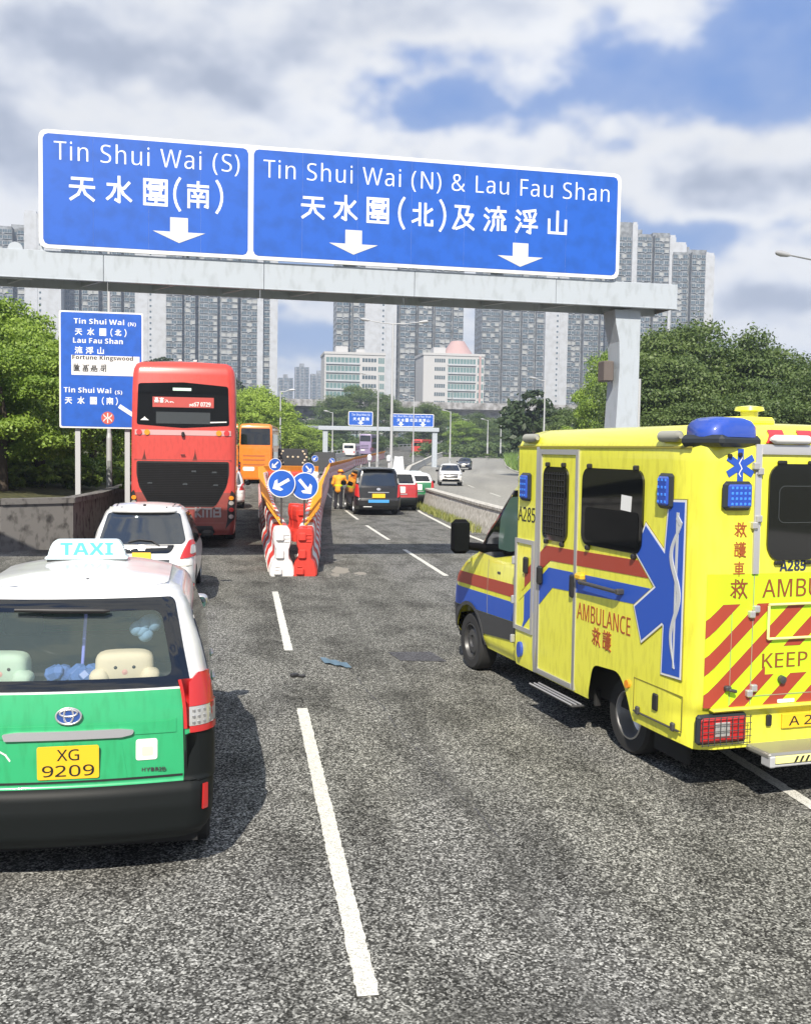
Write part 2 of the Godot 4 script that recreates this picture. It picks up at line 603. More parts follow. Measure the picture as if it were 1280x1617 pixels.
func skin_roof(mb: MB, k: Hull, cu := 0.25) -> void:
	var s0: float = k.at(k.roof[0].y, 2) + k.bow
	var s1: float = k.at(k.roof[-1].y, 3) - k.fbow
	var ns := int(ceil((s1 - s0) / cu)) + 8
	var nt := 12
	var g := []
	for i in ns + 1:
		var u := float(i) / ns
		u = 0.5 - 0.5 * cos(PI * u) if u < 0.0 else lerpf(u, 0.5 - 0.5 * cos(PI * u), 0.6)
		var r := []
		for j in nt + 1:
			var t := -1.0 + 2.0 * j / nt
			t = sin(t * PI / 2) * 0.5 + t * 0.5
			var p := k.top(t, lerpf(s0, s1, u))
			var e := 0.01
			var sa := lerpf(s0, s1, u)
			var dn := (k.top(t, minf(sa + e, s1)) - k.top(t, maxf(sa - e, s0))).cross(k.top(minf(t + e, 1), sa) - k.top(maxf(t - e, -1), sa)).normalized()
			if dn.y < 0: dn = -dn
			r.append([p, dn])
		g.append(r)
	for i in ns:
		for j in nt:
			var a = g[i][j]
			var b = g[i][j + 1]
			var c = g[i + 1][j + 1]
			var d = g[i + 1][j]
			mb.trin(a[0], b[0], c[0], a[1], b[1], c[1])
			mb.trin(a[0], c[0], d[0], a[1], c[1], d[1])

func arch(s: float, y: float, r: float) -> PackedVector2Array:
	var p := PackedVector2Array()
	for i in 13:
		var a := PI * i / 12
		p.append(Vector2(s + r * cos(a), y + r * sin(a)))
	p.append(Vector2(s - r, -1)); p.append(Vector2(s + r, -1))
	return p

func skin_patch(called: String, k: Hull, mp: Callable, pl: PackedVector2Array, m: Material, parent: Node3D, off := 0.004, cell := 0.08, skirt := 0.01, holes := []) -> MeshInstance3D:
	var mb := MB.new()
	patch(mb, mp, pl, cell, cell, off, skirt, holes, Vector3(0, 0.8, -k.length * 0.5))
	return part(called, mb, m, parent)

var wheel_cache := {}
func wheel(parent: Node3D, at: Vector3, r: float, w: float, style := "steel", outward := 1.0) -> Node3D:
	# tyre and rim turned about the axle; outward = +1 right side, -1 left side
	var o := Node3D.new()
	o.name = "wheel"
	parent.add_child(o, true)
	o.transform = Transform3D(Basis(Vector3.FORWARD, PI / 2 * outward), at)
	var key := "%s %.3f %.3f" % [style, r, w]
	if not wheel_cache.has(key):
		var t := MB.new()
		var h := w * 0.5
		t.lathe(PackedVector2Array([Vector2(r * 0.60, -h * 0.9), Vector2(r * 0.66, -h), Vector2(r * 0.92, -h), Vector2(r * 0.985, -h * 0.75), Vector2(r, -h * 0.4), Vector2(r, h * 0.4), Vector2(r * 0.985, h * 0.75), Vector2(r * 0.92, h), Vector2(r * 0.66, h), Vector2(r * 0.61, h * 0.9), Vector2(r * 0.60, -h * 0.9)]), 36)
		var m := MB.new()
		if style == "dish":      # deep rear rim of twin wheels
			m.lathe(PackedVector2Array([Vector2(r * 0.60, -h * 0.8), Vector2(r * 0.62, h * 0.97), Vector2(r * 0.58, h * 0.98), Vector2(r * 0.55, h * 0.6), Vector2(r * 0.50, -h * 0.2), Vector2(r * 0.42, -h * 0.45), Vector2(r * 0.24, -h * 0.45), Vector2(r * 0.22, h * 0.1), Vector2(0.0, h * 0.15)]), 36)
		else:
			m.lathe(PackedVector2Array([Vector2(r * 0.60, -h * 0.8), Vector2(r * 0.62, h * 0.92), Vector2(r * 0.585, h * 0.95), Vector2(r * 0.55, h * 0.6), Vector2(r * 0.48, h * 0.5), Vector2(r * 0.40, h * 0.74), Vector2(r * 0.22, h * 0.8), Vector2(r * 0.18, h * 0.62), Vector2(0.0, h * 0.66)]), 36)
		var hl := MB.new()
		var kk := 12 if style != "alloy" else 6
		for i in kk:
			var a := TAU * i / kk
			var rr := r * (0.47 if style != "dish" else 0.33)
			var hy := h * (0.53 if style != "dish" else -0.42)
			hl.cbox(Vector3(cos(a) * rr, hy, sin(a) * rr), Vector3(0.05, 0.02, 0.03) * (r / 0.34), 0.004, Basis(Vector3.UP, -a))
		wheel_cache[key] = [t.mesh(), m.mesh(), hl.mesh()]
	part("tyre", wheel_cache[key][0], M.tyre, o)
	part("rim", wheel_cache[key][1], M.rim if style != "black" else M.rim_dark, o)
	part("rim_slots", wheel_cache[key][2], M.black if style != "dish" else M.rim, o)
	return o

# ------------------------------------------------------------------ the place
func road_x(d: float) -> float:      # how far the road has bent to the right, d metres ahead
	if d < 30.0: return 0.0
	return 600.0 - sqrt(maxf(0.0, 360000.0 - (d - 30.0) * (d - 30.0)))

func road_y(d: float) -> float:      # it climbs gently beyond the second gantry
	if d < 130.0: return 0.0
	return minf((d - 130.0) * (d - 130.0) * 0.00035, 0.0245 * (d - 130.0) - 0.0245 * 17.5) if d > 165.0 else (d - 130.0) * (d - 130.0) * 0.00035

func road_turn(d: float) -> float:   # rotation.y that faces along the road
	return -atan((road_x(d + 1.0) - road_x(d - 1.0)) / 2.0)

func R(off: float, d: float, y := 0.0) -> Vector3:
	return P(road_x(d) + off, road_y(d) + y, d)

func right_edge(d: float) -> float:  # solid line on the right of our side
	if d < 33.0: return lerpf(6.95, 7.04, d / 33.0)
	if d < 42.0: return lerpf(7.04, 7.5, (d - 33.0) / 9.0)
	if d < 50.0: return lerpf(7.5, 8.2, (d - 42.0) / 8.0)
	if d < 112.0: return lerpf(8.2, 16.6, (d - 50.0) / 62.0)
	return lerpf(16.6, 34.5, (d - 112.0) / 75.0)

const MEDIAN := [[-20, 7.6], [5, 7.75], [20, 7.85], [33, 8.0], [45.5, 8.45], [60, 10.3], [75, 12.0], [112, 18.5], [150, 26.4], [187, 35.5], [230, 47.5], [270, 61.0], [340, 88.0]]

func median_x(d: float) -> float:
	for i in range(1, MEDIAN.size()):
		if d <= MEDIAN[i][0]:
			return lerpf(MEDIAN[i - 1][1], MEDIAN[i][1], (d - MEDIAN[i - 1][0]) / float(MEDIAN[i][0] - MEDIAN[i - 1][0]))
	return MEDIAN[-1][1]

func sheet(left: Array, right: Array, lift: float, tone: float, sd: int, nx: int) -> MB:
	# a strip of ground between two polylines [[x, d], ...], with slight wear along and across
	var mb := MB.new()
	mb.colored = true
	var f := FastNoiseLite.new()
	f.seed = sd
	f.frequency = 0.22
	f.fractal_octaves = 3
	for i in left.size() - 1:
		for j in nx:
			var q := []
			for k in [[0, 0], [1, 0], [1, 1], [0, 1]]:
				var l = left[i + k[1]]
				var r = right[i + k[1]]
				var t := float(j + k[0]) / nx
				var x := lerpf(l[0], r[0], t)
				var d := lerpf(l[1], r[1], t)
				q.append(P(x, road_y(d) + lift, d))
			for tr in [[0, 1, 2], [0, 2, 3]]:
				for w in [tr[0], tr[2], tr[1]]:
					var p: Vector3 = q[w]
					mb.v.append(p); mb.n.append(Vector3.UP)
					var a := tone * (1.0 + 0.26 * f.get_noise_2d(p.x * 1.6, p.z * 0.35) + 0.30 * f.get_noise_2d(p.x * 0.5 + 50.0, p.z * 0.16))
					var lane := absf(fposmod(p.x - road_x(-p.z) - 0.62, 3.66) - 1.83)
					a *= 1.0 - 0.08 * exp(-lane * lane * 5.0) + 0.06 * exp(-pow(absf(lane) - 0.85, 2.0) * 12.0) if p.x < 8.0 else 1.0
					mb.c.append(Color(a * 1.005, a, a * 0.955))
	return mb

func dash(x: float, d0: float, d1: float, w: float, m: Material, called := "lane_line", curve := true) -> void:
	var mb := MB.new()
	var k := maxi(1, int((d1 - d0) / (0.045 if d0 < 14.0 and d1 > 3.0 else (0.25 if d0 < 30.0 else 2.0))))
	var rag := 0.006 if d0 < 30.0 else 0.0
	var la := rng.randf_range(-rag, rag)
	var ra := rng.randf_range(-rag, rag)
	for i in k:      # edges a little ragged where the paint has broken away
		var a := lerpf(d0, d1, float(i) / k)
		var b := lerpf(d0, d1, float(i + 1) / k)
		var xa := x + (road_x(a) if curve else 0.0)
		var xb := x + (road_x(b) if curve else 0.0)
		var lb := rng.randf_range(-rag, rag)
		var rb := rng.randf_range(-rag, rag)
		mb.quad(P(xa - w / 2 + la, 0.008 + road_y(a), a), P(xa + w / 2 + ra, 0.008 + road_y(a), a), P(xb + w / 2 + rb, 0.008 + road_y(b), b), P(xb - w / 2 + lb, 0.008 + road_y(b), b))
		la = lb; ra = rb
	struct(called, mb, m)

func build_ground() -> void:
	var g := MB.new()
	var s := 60.0
	for i in range(-16, 16):
		for j in range(-4, 28):
			var q := []
			for k in [[0, 0], [1, 0], [1, 1], [0, 1]]:
				var x: float = (i + k[0]) * s
				var d: float = (j + k[1]) * s - 60.0
				q.append(P(x, -0.45, d))
			g.quad(q[0], q[1], q[2], q[3])
	struct("ground", g, M.soil)
	var l := []
	var r := []
	for d in [-25, -15, -5, 0, 2, 4, 6, 8, 10, 12, 14, 16, 18, 20, 22, 24, 25, 26, 27, 30, 34, 38, 42, 48, 54, 60, 70, 80, 90, 100, 112, 125, 140, 155, 170, 187, 205, 230, 260, 300, 345]:
		var lx := road_x(d) - 3.9
		if d < 27: lx = -9.0
		l.append([lx, d])
		r.append([median_x(d) + 0.1, d])
	struct("road", sheet(l, r, 0.0, 0.95, 5, 40), M.asphalt)
	l = []
	r = []
	for d in [-25, 0, 15, 25, 35, 45, 60, 75, 90, 112, 130, 150, 187, 230, 270, 340]:
		l.append([median_x(d) + 0.1, d])
		r.append([maxf(23.0, median_x(d) + 13.5) + (3.0 if d < 100 else 0.0), d])
	struct("opposite_road", sheet(l, r, -0.004, 0.8, 9, 12), M.asphalt_pale)
	# grassy slopes that carry the climbing road
	var sl := MB.new()
	var dd := [120, 135, 150, 165, 185, 205, 230, 260, 300, 345]
	for i in dd.size() - 1:
		var a: float = dd[i]
		var b: float = dd[i + 1]
		sl.quad(P(road_x(a) - 3.9 - road_y(a) * 2.0 - 1.0, -0.44, a), P(road_x(a) - 3.9, road_y(a) - 0.01, a), P(road_x(b) - 3.9, road_y(b) - 0.01, b), P(road_x(b) - 3.9 - road_y(b) * 2.0 - 1.0, -0.44, b))
	struct("embankment", sl, M.soil)
	# slip road on the far right, beyond the grass island
	l = []
	r = []
	for d in [60, 80, 100, 120, 140, 170, 210]:
		l.append([maxf(26.0, median_x(d) + 16.4), d])
		r.append([maxf(26.0, median_x(d) + 13.4) + 26.0, d])
	struct("slip_road", sheet(l, r, 0.01, 0.85, 11, 6), M.asphalt_pale)
	# painted lines
	for d in [-3.8, 4.72, 13.2, 21.7, 30.2, 38.7, 47.2, 55.7, 64.2]: dash(0.62, d, d + 5.5, 0.11, M.line)
	for d in [3.9, 12.4, 20.9, 29.4, 37.9, 46.4, 54.9, 63.4, 71.9, 80.4, 88.9, 97.4, 106.0]: dash(4.28, d, d + 5.6, 0.11, M.line)
	for e in [[0.0, 15.0], [15.0, 33.0], [33.0, 42.0], [42.0, 50.0], [50.0, 80.0], [80.0, 112.0], [112.0, 150.0], [150.0, 187.0]]:
		var mb := MB.new()
		var a: float = e[0]
		var b: float = e[1] - 0.01
		mb.quad(P(right_edge(a) - 0.07, 0.008 + road_y(a), a), P(right_edge(a) + 0.07, 0.008 + road_y(a), a), P(right_edge(b) + 0.07, 0.008 + road_y(b), b), P(right_edge(b) - 0.07, 0.008 + road_y(b), b))
		struct("edge_line", mb, M.line)
	dash(-2.95, -20.0, 90.0, 0.1, M.line, "edge_line")
	for d in [30.0, 44.0, 58.0, 72.0, 86.0, 100.0]:
		var mb := MB.new()
		var x := median_x(d) + 5.0
		var x2 := median_x(d + 5.0) + 5.0
		mb.quad(P(x - 0.06, 0.006, d), P(x + 0.06, 0.006, d), P(x2 + 0.06, 0.006, d + 5.0), P(x2 - 0.06, 0.006, d + 5.0))
		struct("lane_line", mb, M.line)
	# repair patch, tar joint, flattened litter
	var mb := MB.new()
	mb.quad(P(1.98, 0.006, 12.45), P(2.56, 0.006, 12.35), P(2.47, 0.006, 12.98), P(1.9, 0.006, 13.0))
	struct("road_patch", mb, M.tar)
	mb = MB.new()
	var cr := [[1.32, 11.9], [1.36, 11.0], [1.45, 10.2], [1.47, 9.4], [1.56, 8.6], [1.6, 7.9], [1.72, 7.2], [1.75, 6.6]]
	for i in cr.size() - 1:
		for j in 9:
			if rng.randf() < 0.25: continue
			var pa := Vector2(cr[i][0], cr[i][1]).lerp(Vector2(cr[i + 1][0], cr[i + 1][1]), j / 9.0) + Vector2(rng.randf_range(-0.012, 0.012), 0)
			var pb := Vector2(cr[i][0], cr[i][1]).lerp(Vector2(cr[i + 1][0], cr[i + 1][1]), (j + 1) / 9.0) + Vector2(rng.randf_range(-0.012, 0.012), 0)
			var w0 := rng.randf_range(0.003, 0.010)
			mb.quad(P(pa.x - w0, 0.005, pa.y), P(pa.x + w0, 0.005, pa.y), P(pb.x + w0 * 0.6, 0.005, pb.y), P(pb.x - w0 * 0.6, 0.005, pb.y))
	struct("road_joint", mb, M.tar)
	mb = MB.new()
	mb.quad(P(-0.05, 0.005, 18.05), P(0.42, 0.005, 18.0), P(0.42, 0.005, 18.05), P(-0.05, 0.005, 18.1))
	mb.quad(P(-1.1, 0.005, 33.0), P(0.3, 0.005, 32.9), P(0.3, 0.005, 33.0), P(-1.1, 0.005, 33.1))
	struct("road_joint", mb, M.tar)
	# spilt cement by the barriers
	mb = MB.new()
	for q in [[2.15, 22.0, 0.22, 0.7], [2.5, 21.4, 0.16, 0.28], [1.95, 21.2, 0.12, 0.3]]:
		var pl := PackedVector2Array()
		for i in 14:
			var a := TAU * i / 14
			var rr := rng.randf_range(0.6, 1.1)
			pl.append(Vector2(q[0] + cos(a) * q[2] * rr, q[1] + sin(a) * q[3] * rr))
		for i in range(1, 13):
			mb.tri(P(pl[0].x, 0.004 + 0.001 * q[2], pl[0].y), P(pl[i].x, 0.004 + 0.001 * q[2], pl[i].y), P(pl[i + 1].x, 0.004 + 0.001 * q[2], pl[i + 1].y))
	struct("road_stain", mb, M.cement)
	mb = MB.new()
	for i in 5:
		var x := 1.02 + 0.06 * i
		mb.quad(P(x, 0.012 + 0.014 * (i % 2), 12.36 - 0.07 * i), P(x + 0.06, 0.012 + 0.014 * ((i + 1) % 2), 12.29 - 0.07 * i), P(x + 0.03, 0.012 + 0.014 * ((i + 1) % 2), 12.63 - 0.08 * i), P(x - 0.03, 0.012 + 0.014 * (i % 2), 12.71 - 0.08 * i))
	solo("plastic_sheet", mb, mat("litter_blue", lin(0.08, 0.15, 0.2), 0.4), "crumpled blue-grey plastic sheet lying flat on the asphalt", "litter")
	mb = MB.new()
	mb.cbox(P(0.62, 0.02, 11.68), Vector3(0.1, 0.04, 0.07), 0.012, Basis(Vector3.UP, 0.4))
	mb.cbox(P(0.7, 0.014, 11.66), Vector3(0.08, 0.028, 0.06), 0.01, Basis(Vector3.UP, -0.3))
	solo("squashed_can", mb, M.black, "small dark squashed scrap on the road near the dashed line", "litter")

func build_walls() -> void:
	# concrete parapet on the left, cast in lengths
	var line := [[-30.0, 24.6], [-13.0, 25.4], [-9.4, 25.7], [-5.8, 25.95], [-4.25, 27.0], [-3.95, 30.0], [-3.9, 33.5], [-3.85, 37.0], [-3.82, 41.0], [-3.7, 47.0], [-3.5, 54.0], [-3.0, 62.0], [-2.2, 72.0], [-0.8, 85.0], [1.5, 100.0], [4.5, 115.0], [8.5, 132.0]]
	var w := thing("parapet_wall", "grey concrete parapet with black stains along the left lane", "wall")
	for i in line.size() - 1:
		var a := P(line[i][0], road_y(line[i][1]), line[i][1])
		var b := P(line[i + 1][0], road_y(line[i + 1][1]), line[i + 1][1])
		var d := (b - a).normalized()
		var lf := Vector3.UP.cross(d)
		a += d * 0.006; b -= d * 0.006
		if i >= 5: b += d * 0.006
		var mb := MB.new()
		for q in [[0.0, 1.16, -0.02], [1.16, 1.3, 0.03]]:
			var o: float = q[2]
			var y0: Vector3 = Vector3.UP * q[0]
			var y1: Vector3 = Vector3.UP * q[1]
			var f0 := -lf * o
			var f1 := lf * (0.30 + o)
			mb.quad(a + f0 + y0, b + f0 + y0, b + f0 + y1, a + f0 + y1)
			mb.quad(b + f1 + y0, a + f1 + y0, a + f1 + y1, b + f1 + y1)
			mb.quad(a + f0 + y1, b + f0 + y1, b + f1 + y1, a + f1 + y1)
			mb.quad(a + f1 + y0, a + f0 + y0, a + f0 + y1, a + f1 + y1)
			mb.quad(b + f0 + y0, b + f1 + y0, b + f1 + y1, b + f0 + y1)
		part("wall_length", mb, M.wall_dark, w)
	# earth behind it
	var mb := MB.new()
	for i in line.size() - 1:
		var a := P(line[i][0], road_y(line[i][1]), line[i][1])
		var b := P(line[i + 1][0], road_y(line[i + 1][1]), line[i + 1][1])
		var lf := Vector3.UP.cross((b - a).normalized()) if i > 3 else Vector3(0, 0, -1)
		if i == 3: lf = Vector3(-0.6, 0, -0.8)
		var lf2 := Vector3.UP.cross((P(line[mini(i + 2, line.size() - 1)][0], 0, line[mini(i + 2, line.size() - 1)][1]) - b).normalized()) if i > 2 else Vector3(0, 0, -1)
		if i == 2: lf2 = Vector3(-0.6, 0, -0.8)
		if i == line.size() - 2: lf2 = lf
		var e := 0.28
		var up := Vector3.UP * 1.0
		mb.quad(a + lf * e + up, b + lf2 * e + up, b + lf2 * 9.0 + up * 1.8, a + lf * 9.0 + up * 1.8)
		mb.quad(a + lf * 9.0 + up * 1.8, b + lf2 * 9.0 + up * 1.8, b + lf2 * 45.0 + up * 3.0, a + lf * 45.0 + up * 3.0)
	struct("embankment", mb, M.soil)
	# median barrier, pale concrete, sloped face
	var med := thing("median_barrier", "pale concrete median barrier bending right beside the edge line", "barrier")
	for i in MEDIAN.size() - 1:
		var a := P(MEDIAN[i][1], road_y(MEDIAN[i][0]), MEDIAN[i][0])
		var b := P(MEDIAN[i + 1][1], road_y(MEDIAN[i + 1][0]), MEDIAN[i + 1][0])
		var d := (b - a).normalized()
		var rt := d.cross(Vector3.UP)
		var k := maxi(1, int(a.distance_to(b) / 6.0))
		mb = MB.new()
		for j in k:
			var p := a.lerp(b, float(j) / k) + d * 0.01
			var q := a.lerp(b, float(j + 1) / k) - d * 0.01
			var prof := [[-0.24, 0.0], [-0.22, 0.22], [-0.1, 0.8], [-0.15, 0.82], [-0.15, 0.9], [0.25, 0.9], [0.25, 0.82], [0.2, 0.8], [0.32, 0.22], [0.34, 0.0]]
			for z in prof.size() - 1:
				var u0: Vector3 = rt * prof[z][0] + Vector3.UP * prof[z][1]
				var u1: Vector3 = rt * prof[z + 1][0] + Vector3.UP * prof[z + 1][1]
				mb.quad(q + u0, p + u0, p + u1, q + u1)
		part("barrier_length", mb, M.concrete, med)
	# low far parapets and railing on the climbing road behind
	var rail := thing("bridge_railing", "grey railing on posts along the climbing road in the distance", "railing")
	mb = MB.new()
	var posts := MB.new()
	var prev := Vector3.ZERO
	for i in 46:
		var d := 165.0 + i * 4.0
		var p := P(road_x(d) - 3.9 + 3.0 * 0, road_y(d), d)
		if i > 0:
			var q := prev
			var dd := (p - q).normalized()
			var sd := dd.cross(Vector3.UP) * 0.2
			mb.quad(q + sd, p + sd, p + sd + Vector3.UP * 0.8, q + sd + Vector3.UP * 0.8)
			mb.quad(p - sd, q - sd, q - sd + Vector3.UP * 0.8, p - sd + Vector3.UP * 0.8)
			mb.quad(q + sd + Vector3.UP * 0.8, p + sd + Vector3.UP * 0.8, p - sd + Vector3.UP * 0.8, q - sd + Vector3.UP * 0.8)
			posts.rod(q + Vector3.UP * 1.35, p + Vector3.UP * 1.35, 0.06, 5)
		posts.cbox(p + Vector3.UP * 1.1, Vector3(0.15, 0.6, 0.15), 0.02)
		prev = p
	part("parapet", mb, M.concrete, rail)
	part("rail", posts, M.galv, rail)

func gantry_sign(root: Node3D) -> void:
	# face panels in sheets with hairline joints; origin lower left corner of the sign, x along, y up, z to the reader
	var W := 11.1
	var H := 2.09
	var st := MB.new()
	st.prism(soften(poly([0, 0, W, 0, W, H, 0, H]), 0.16), -0.05, 0.0)
	part("backing", st, M.sign_white, root)
	var edge := [0.07, 3.69]
	var x := 0.07
	var cuts := [0.07, 0.93, 1.9, 2.83, 3.69]
	var cuts2 := [3.79, 4.7, 5.75, 6.8, 7.85, 8.9, 9.95, 11.03]
	for cc in [cuts, cuts2]:
		for i in cc.size() - 1:
			var x0: float = cc[i] + (0.001 if i > 0 else 0.0)
			var x1: float = cc[i + 1] - (0.001 if i < cc.size() - 2 else 0.0)
			var p := poly([x0, 0.07, x1, 0.07, x1, H - 0.07, x0, H - 0.07])
			if i == 0:
				p = poly([x0 + 0.09, 0.07, x1, 0.07, x1, H - 0.07, x0 + 0.09, H - 0.07, x0 + 0.03, H - 0.095, x0, H - 0.16, x0, 0.16, x0 + 0.03, 0.095])
			if i == cc.size() - 2:
				p = poly([x0, 0.07, x1 - 0.09, 0.07, x1 - 0.03, 0.095, x1, 0.16, x1, H - 0.16, x1 - 0.03, H - 0.095, x1 - 0.09, H - 0.07, x0, H - 0.07])
			var mb := MB.new()
			mb.prism(p, 0.0, 0.004)
			part("panel", mb, M.sign_blue, root)
	var z := 0.0045
	text("Tin Shui Wai (S)", 0.33, 3.27, M.sign_letter, root, Transform3D(Basis.IDENTITY, Vector3(0.26, 1.555, z)), false)
	text("Tin Shui Wai (N) & Lau Fau Shan", 0.33, 6.88, M.sign_letter, root, Transform3D(Basis.IDENTITY, Vector3(3.97, 1.505, z)), false)
	var g := MB.new()
	g.X = Transform3D(Basis.IDENTITY, Vector3(0, 0, z))
	glyphs("天水圍", 0.5, 0.86, 0.48, 0.5, 0.64, 0.052, g)
	glyphs("南", 2.56, 0.86, 0.44, 0.5, 0.6, 0.05, g)
	glyphs("天水圍", 4.66, 0.8, 0.48, 0.5, 0.62, 0.052, g)
	glyphs("北", 6.8, 0.79, 0.44, 0.48, 0.6, 0.05, g)
	glyphs("及流浮山", 7.6, 0.78, 0.46, 0.5, 0.645, 0.052, g)
	for q in [[2.42, 1.0], [3.15, -1.0], [6.62, 1.0], [7.4, -1.0]]:
		for i in 8:
			var a := deg_to_rad(-38.0 + i * 9.5)
			var b := deg_to_rad(-38.0 + (i + 1) * 9.5)
			var cy := 1.1 if q[0] < 4 else 1.03
			var cxx: float = q[0] + q[1] * 0.36
			stroke_bar(g, Vector2(cxx - q[1] * cos(a) * 0.42, cy + sin(a) * 0.46), Vector2(cxx - q[1] * cos(b) * 0.42, cy + sin(b) * 0.46), 0.05, 0.003 + 0.0003 * i)
	part("characters", g, M.sign_letter, root)
	for q in [[2.44, 0.22], [5.68, 0.19], [9.01, 0.14]]:
		var a := MB.new()
		a.prism(poly([q[0], q[1], q[0] + 0.47, q[1] + 0.2, q[0] + 0.16, q[1] + 0.2, q[0] + 0.16, q[1] + 0.46, q[0] - 0.16, q[1] + 0.46, q[0] - 0.16, q[1] + 0.2, q[0] - 0.47, q[1] + 0.2]), z, z + 0.004)
		part("down_arrow", a, M.sign_arrow, root)
	var b := MB.new()
	for k in 9:
		b.box(Vector3(0.6 + k * 1.24, H / 2, -0.10), Vector3(0.09, H - 0.2, 0.09))
	for y in [0.35, 1.75]: b.box(Vector3(W / 2, y, -0.155), Vector3(W - 0.2, 0.08, 0.02))
	part("frame", b, M.galv, root)
	b = MB.new()
	for xx in [0.03, 2.6, 5.6, 8.6, 11.0]: b.box(Vector3(xx, -0.02, -0.12), Vector3(0.06, 0.24, 0.07))
	part("bracket", b, M.gantry, root)

func build_gantry() -> void:
	var at := P(-3.6, 0, 19.25)
	var tn := deg_to_rad(3.094)
	var g := thing("sign_gantry", "white steel gantry beam spanning the road on a flared right-hand post", "gantry", at, tn)
	# beam: front plate in lengths, top, back plate, deck, ribs.  x along, z towards the reader
	var cuts := [-5.2, -0.9, 1.1, 4.0, 6.9, 9.8, 12.44]
	for i in cuts.size() - 1:
		var mb := MB.new()
		var x0: float = cuts[i] + 0.004
		var x1: float = cuts[i + 1] - 0.004
		mb.cbox(Vector3((x0 + x1) / 2, 5.88, -0.02), Vector3(x1 - x0, 0.5, 0.03), 0.006)
		mb.cbox(Vector3((x0 + x1) / 2, 5.638, -0.05), Vector3(x1 - x0, 0.022, 0.1), 0.004)
		mb.cbox(Vector3((x0 + x1) / 2, 6.118, -0.525), Vector3(x1 - x0, 0.024, 0.97), 0.004)
		mb.cbox(Vector3((x0 + x1) / 2, 5.85, -1.02), Vector3(x1 - x0, 0.5, 0.03), 0.006)
		part("beam_plate", mb, M.gantry, g)
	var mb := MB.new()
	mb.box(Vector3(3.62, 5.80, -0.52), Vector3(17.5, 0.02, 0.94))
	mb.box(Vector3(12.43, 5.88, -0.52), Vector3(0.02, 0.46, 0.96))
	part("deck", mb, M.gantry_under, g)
	for i in 13:
		var x := -4.4 + i * 1.32
		mb = MB.new()
		mb.X = Transform3D(Basis(Vector3.UP, 0.5), Vector3(x, 5.715, -0.52))
		mb.box(Vector3.ZERO, Vector3(0.05, 0.13, 1.0))
		part("rib", mb, M.gantry, g)
	for x in [-0.42, 5.62, 8.57]:
		mb = MB.new()
		var p := PackedVector2Array()
		for j in 11: p.append(Vector2(cos(PI * j / 10) * 0.13, sin(PI * j / 10) * 0.13))
		mb.X = Transform3D(Basis.IDENTITY, Vector3(x, 6.131, -0.06))
		mb.prism(p, -0.02, 0.02)
		part("lifting_lug", mb, M.gantry, g)
	# lamp trough under the left end
	mb = MB.new()
	mb.cbox(Vector3(-1.6, 5.64, -0.12), Vector3(2.9, 0.05, 0.12), 0.01)
	part("lamp_trough", mb, M.gantry, g)
	# posts: flared head, front flange, conduit box
	for s in [[11.5, 1.0], [-4.6, -1.0]]:
		mb = MB.new()
		var x: float = s[0]
		var sg: float = s[1]
		var pl := poly([x + sg * 0.235, 0.0, x + sg * 0.235, 5.6, x - sg * 0.34, 5.6, x - sg * 0.3, 5.3, x - sg * 0.22, 4.95, x - sg * 0.2, 4.4, x - sg * 0.24, 3.4, x - sg * 0.3, 2.2, x - sg * 0.34, 0.0])
		mb.prism(pl, -0.80, -0.22)
		part("post", mb, M.gantry, g)
		mb = MB.new()
		mb.cbox(Vector3(x - sg * 0.03, 0.2, -0.51), Vector3(1.1, 0.4, 1.1), 0.05)
		part("plinth", mb, M.concrete, g)
	mb = MB.new()
	mb.cbox(Vector3(11.12, 4.35, -0.5), Vector3(0.22, 0.42, 0.34), 0.02)
	part("switch_box", mb, M.box_brown, g)
	mb = MB.new()
	mb.rod(Vector3(11.77, 0.4, -0.25), Vector3(11.77, 4.2, -0.25), 0.03)
	part("conduit", mb, M.galv, g)
	var s := thing("direction_sign", "wide blue sign with white lettering and three down arrows on the near gantry", "road sign", at + Vector3(0, 6.16, 0) + Basis(Vector3.UP, tn) * Vector3(0, 0, 0.06), tn)
	gantry_sign(s)

func small_sign(called: String, label: String, at: Vector3, turn: float, w: float, h: float, lines: Array, arrows: Array) -> void:
	var s := thing(called, label, "road sign", at, turn)
	var mb := MB.new()
	mb.prism(soften(poly([0, 0, w, 0, w, h, 0, h]), 0.2), -0.06, 0.0)
	part("backing", mb, M.sign_white, s)
	mb = MB.new()
	mb.prism(soften(poly([0.1, 0.1, w - 0.1, 0.1, w - 0.1, h - 0.1, 0.1, h - 0.1]), 0.14), 0.0, 0.006)
	part("panel", mb, M.sign_blue, s)
	mb = MB.new()
	mb.X = Transform3D(Basis.IDENTITY, Vector3(0, 0, 0.007))
	for l in lines: 
		if l.size() == 5: glyphs(l[0], l[1], l[2], l[3], l[3], l[4], l[3] * 0.12, mb)
		else: text(l[0], l[3], 0.0 if l.size() < 6 else l[5], M.sign_letter, s, Transform3D(Basis.IDENTITY, Vector3(l[1], l[2], 0.007)))
	if mb.v.size(): part("characters", mb, M.sign_letter, s)
	for q in arrows:
		var a := MB.new()
		a.prism(poly([q[0], q[1], q[0] + 0.5, q[1] + 0.3, q[0] + 0.18, q[1] + 0.3, q[0] + 0.18, q[1] + 0.6, q[0] - 0.18, q[1] + 0.6, q[0] - 0.18, q[1] + 0.3, q[0] - 0.5, q[1] + 0.3]), 0.006, 0.012)
		part("down_arrow", a, M.sign_letter, s)

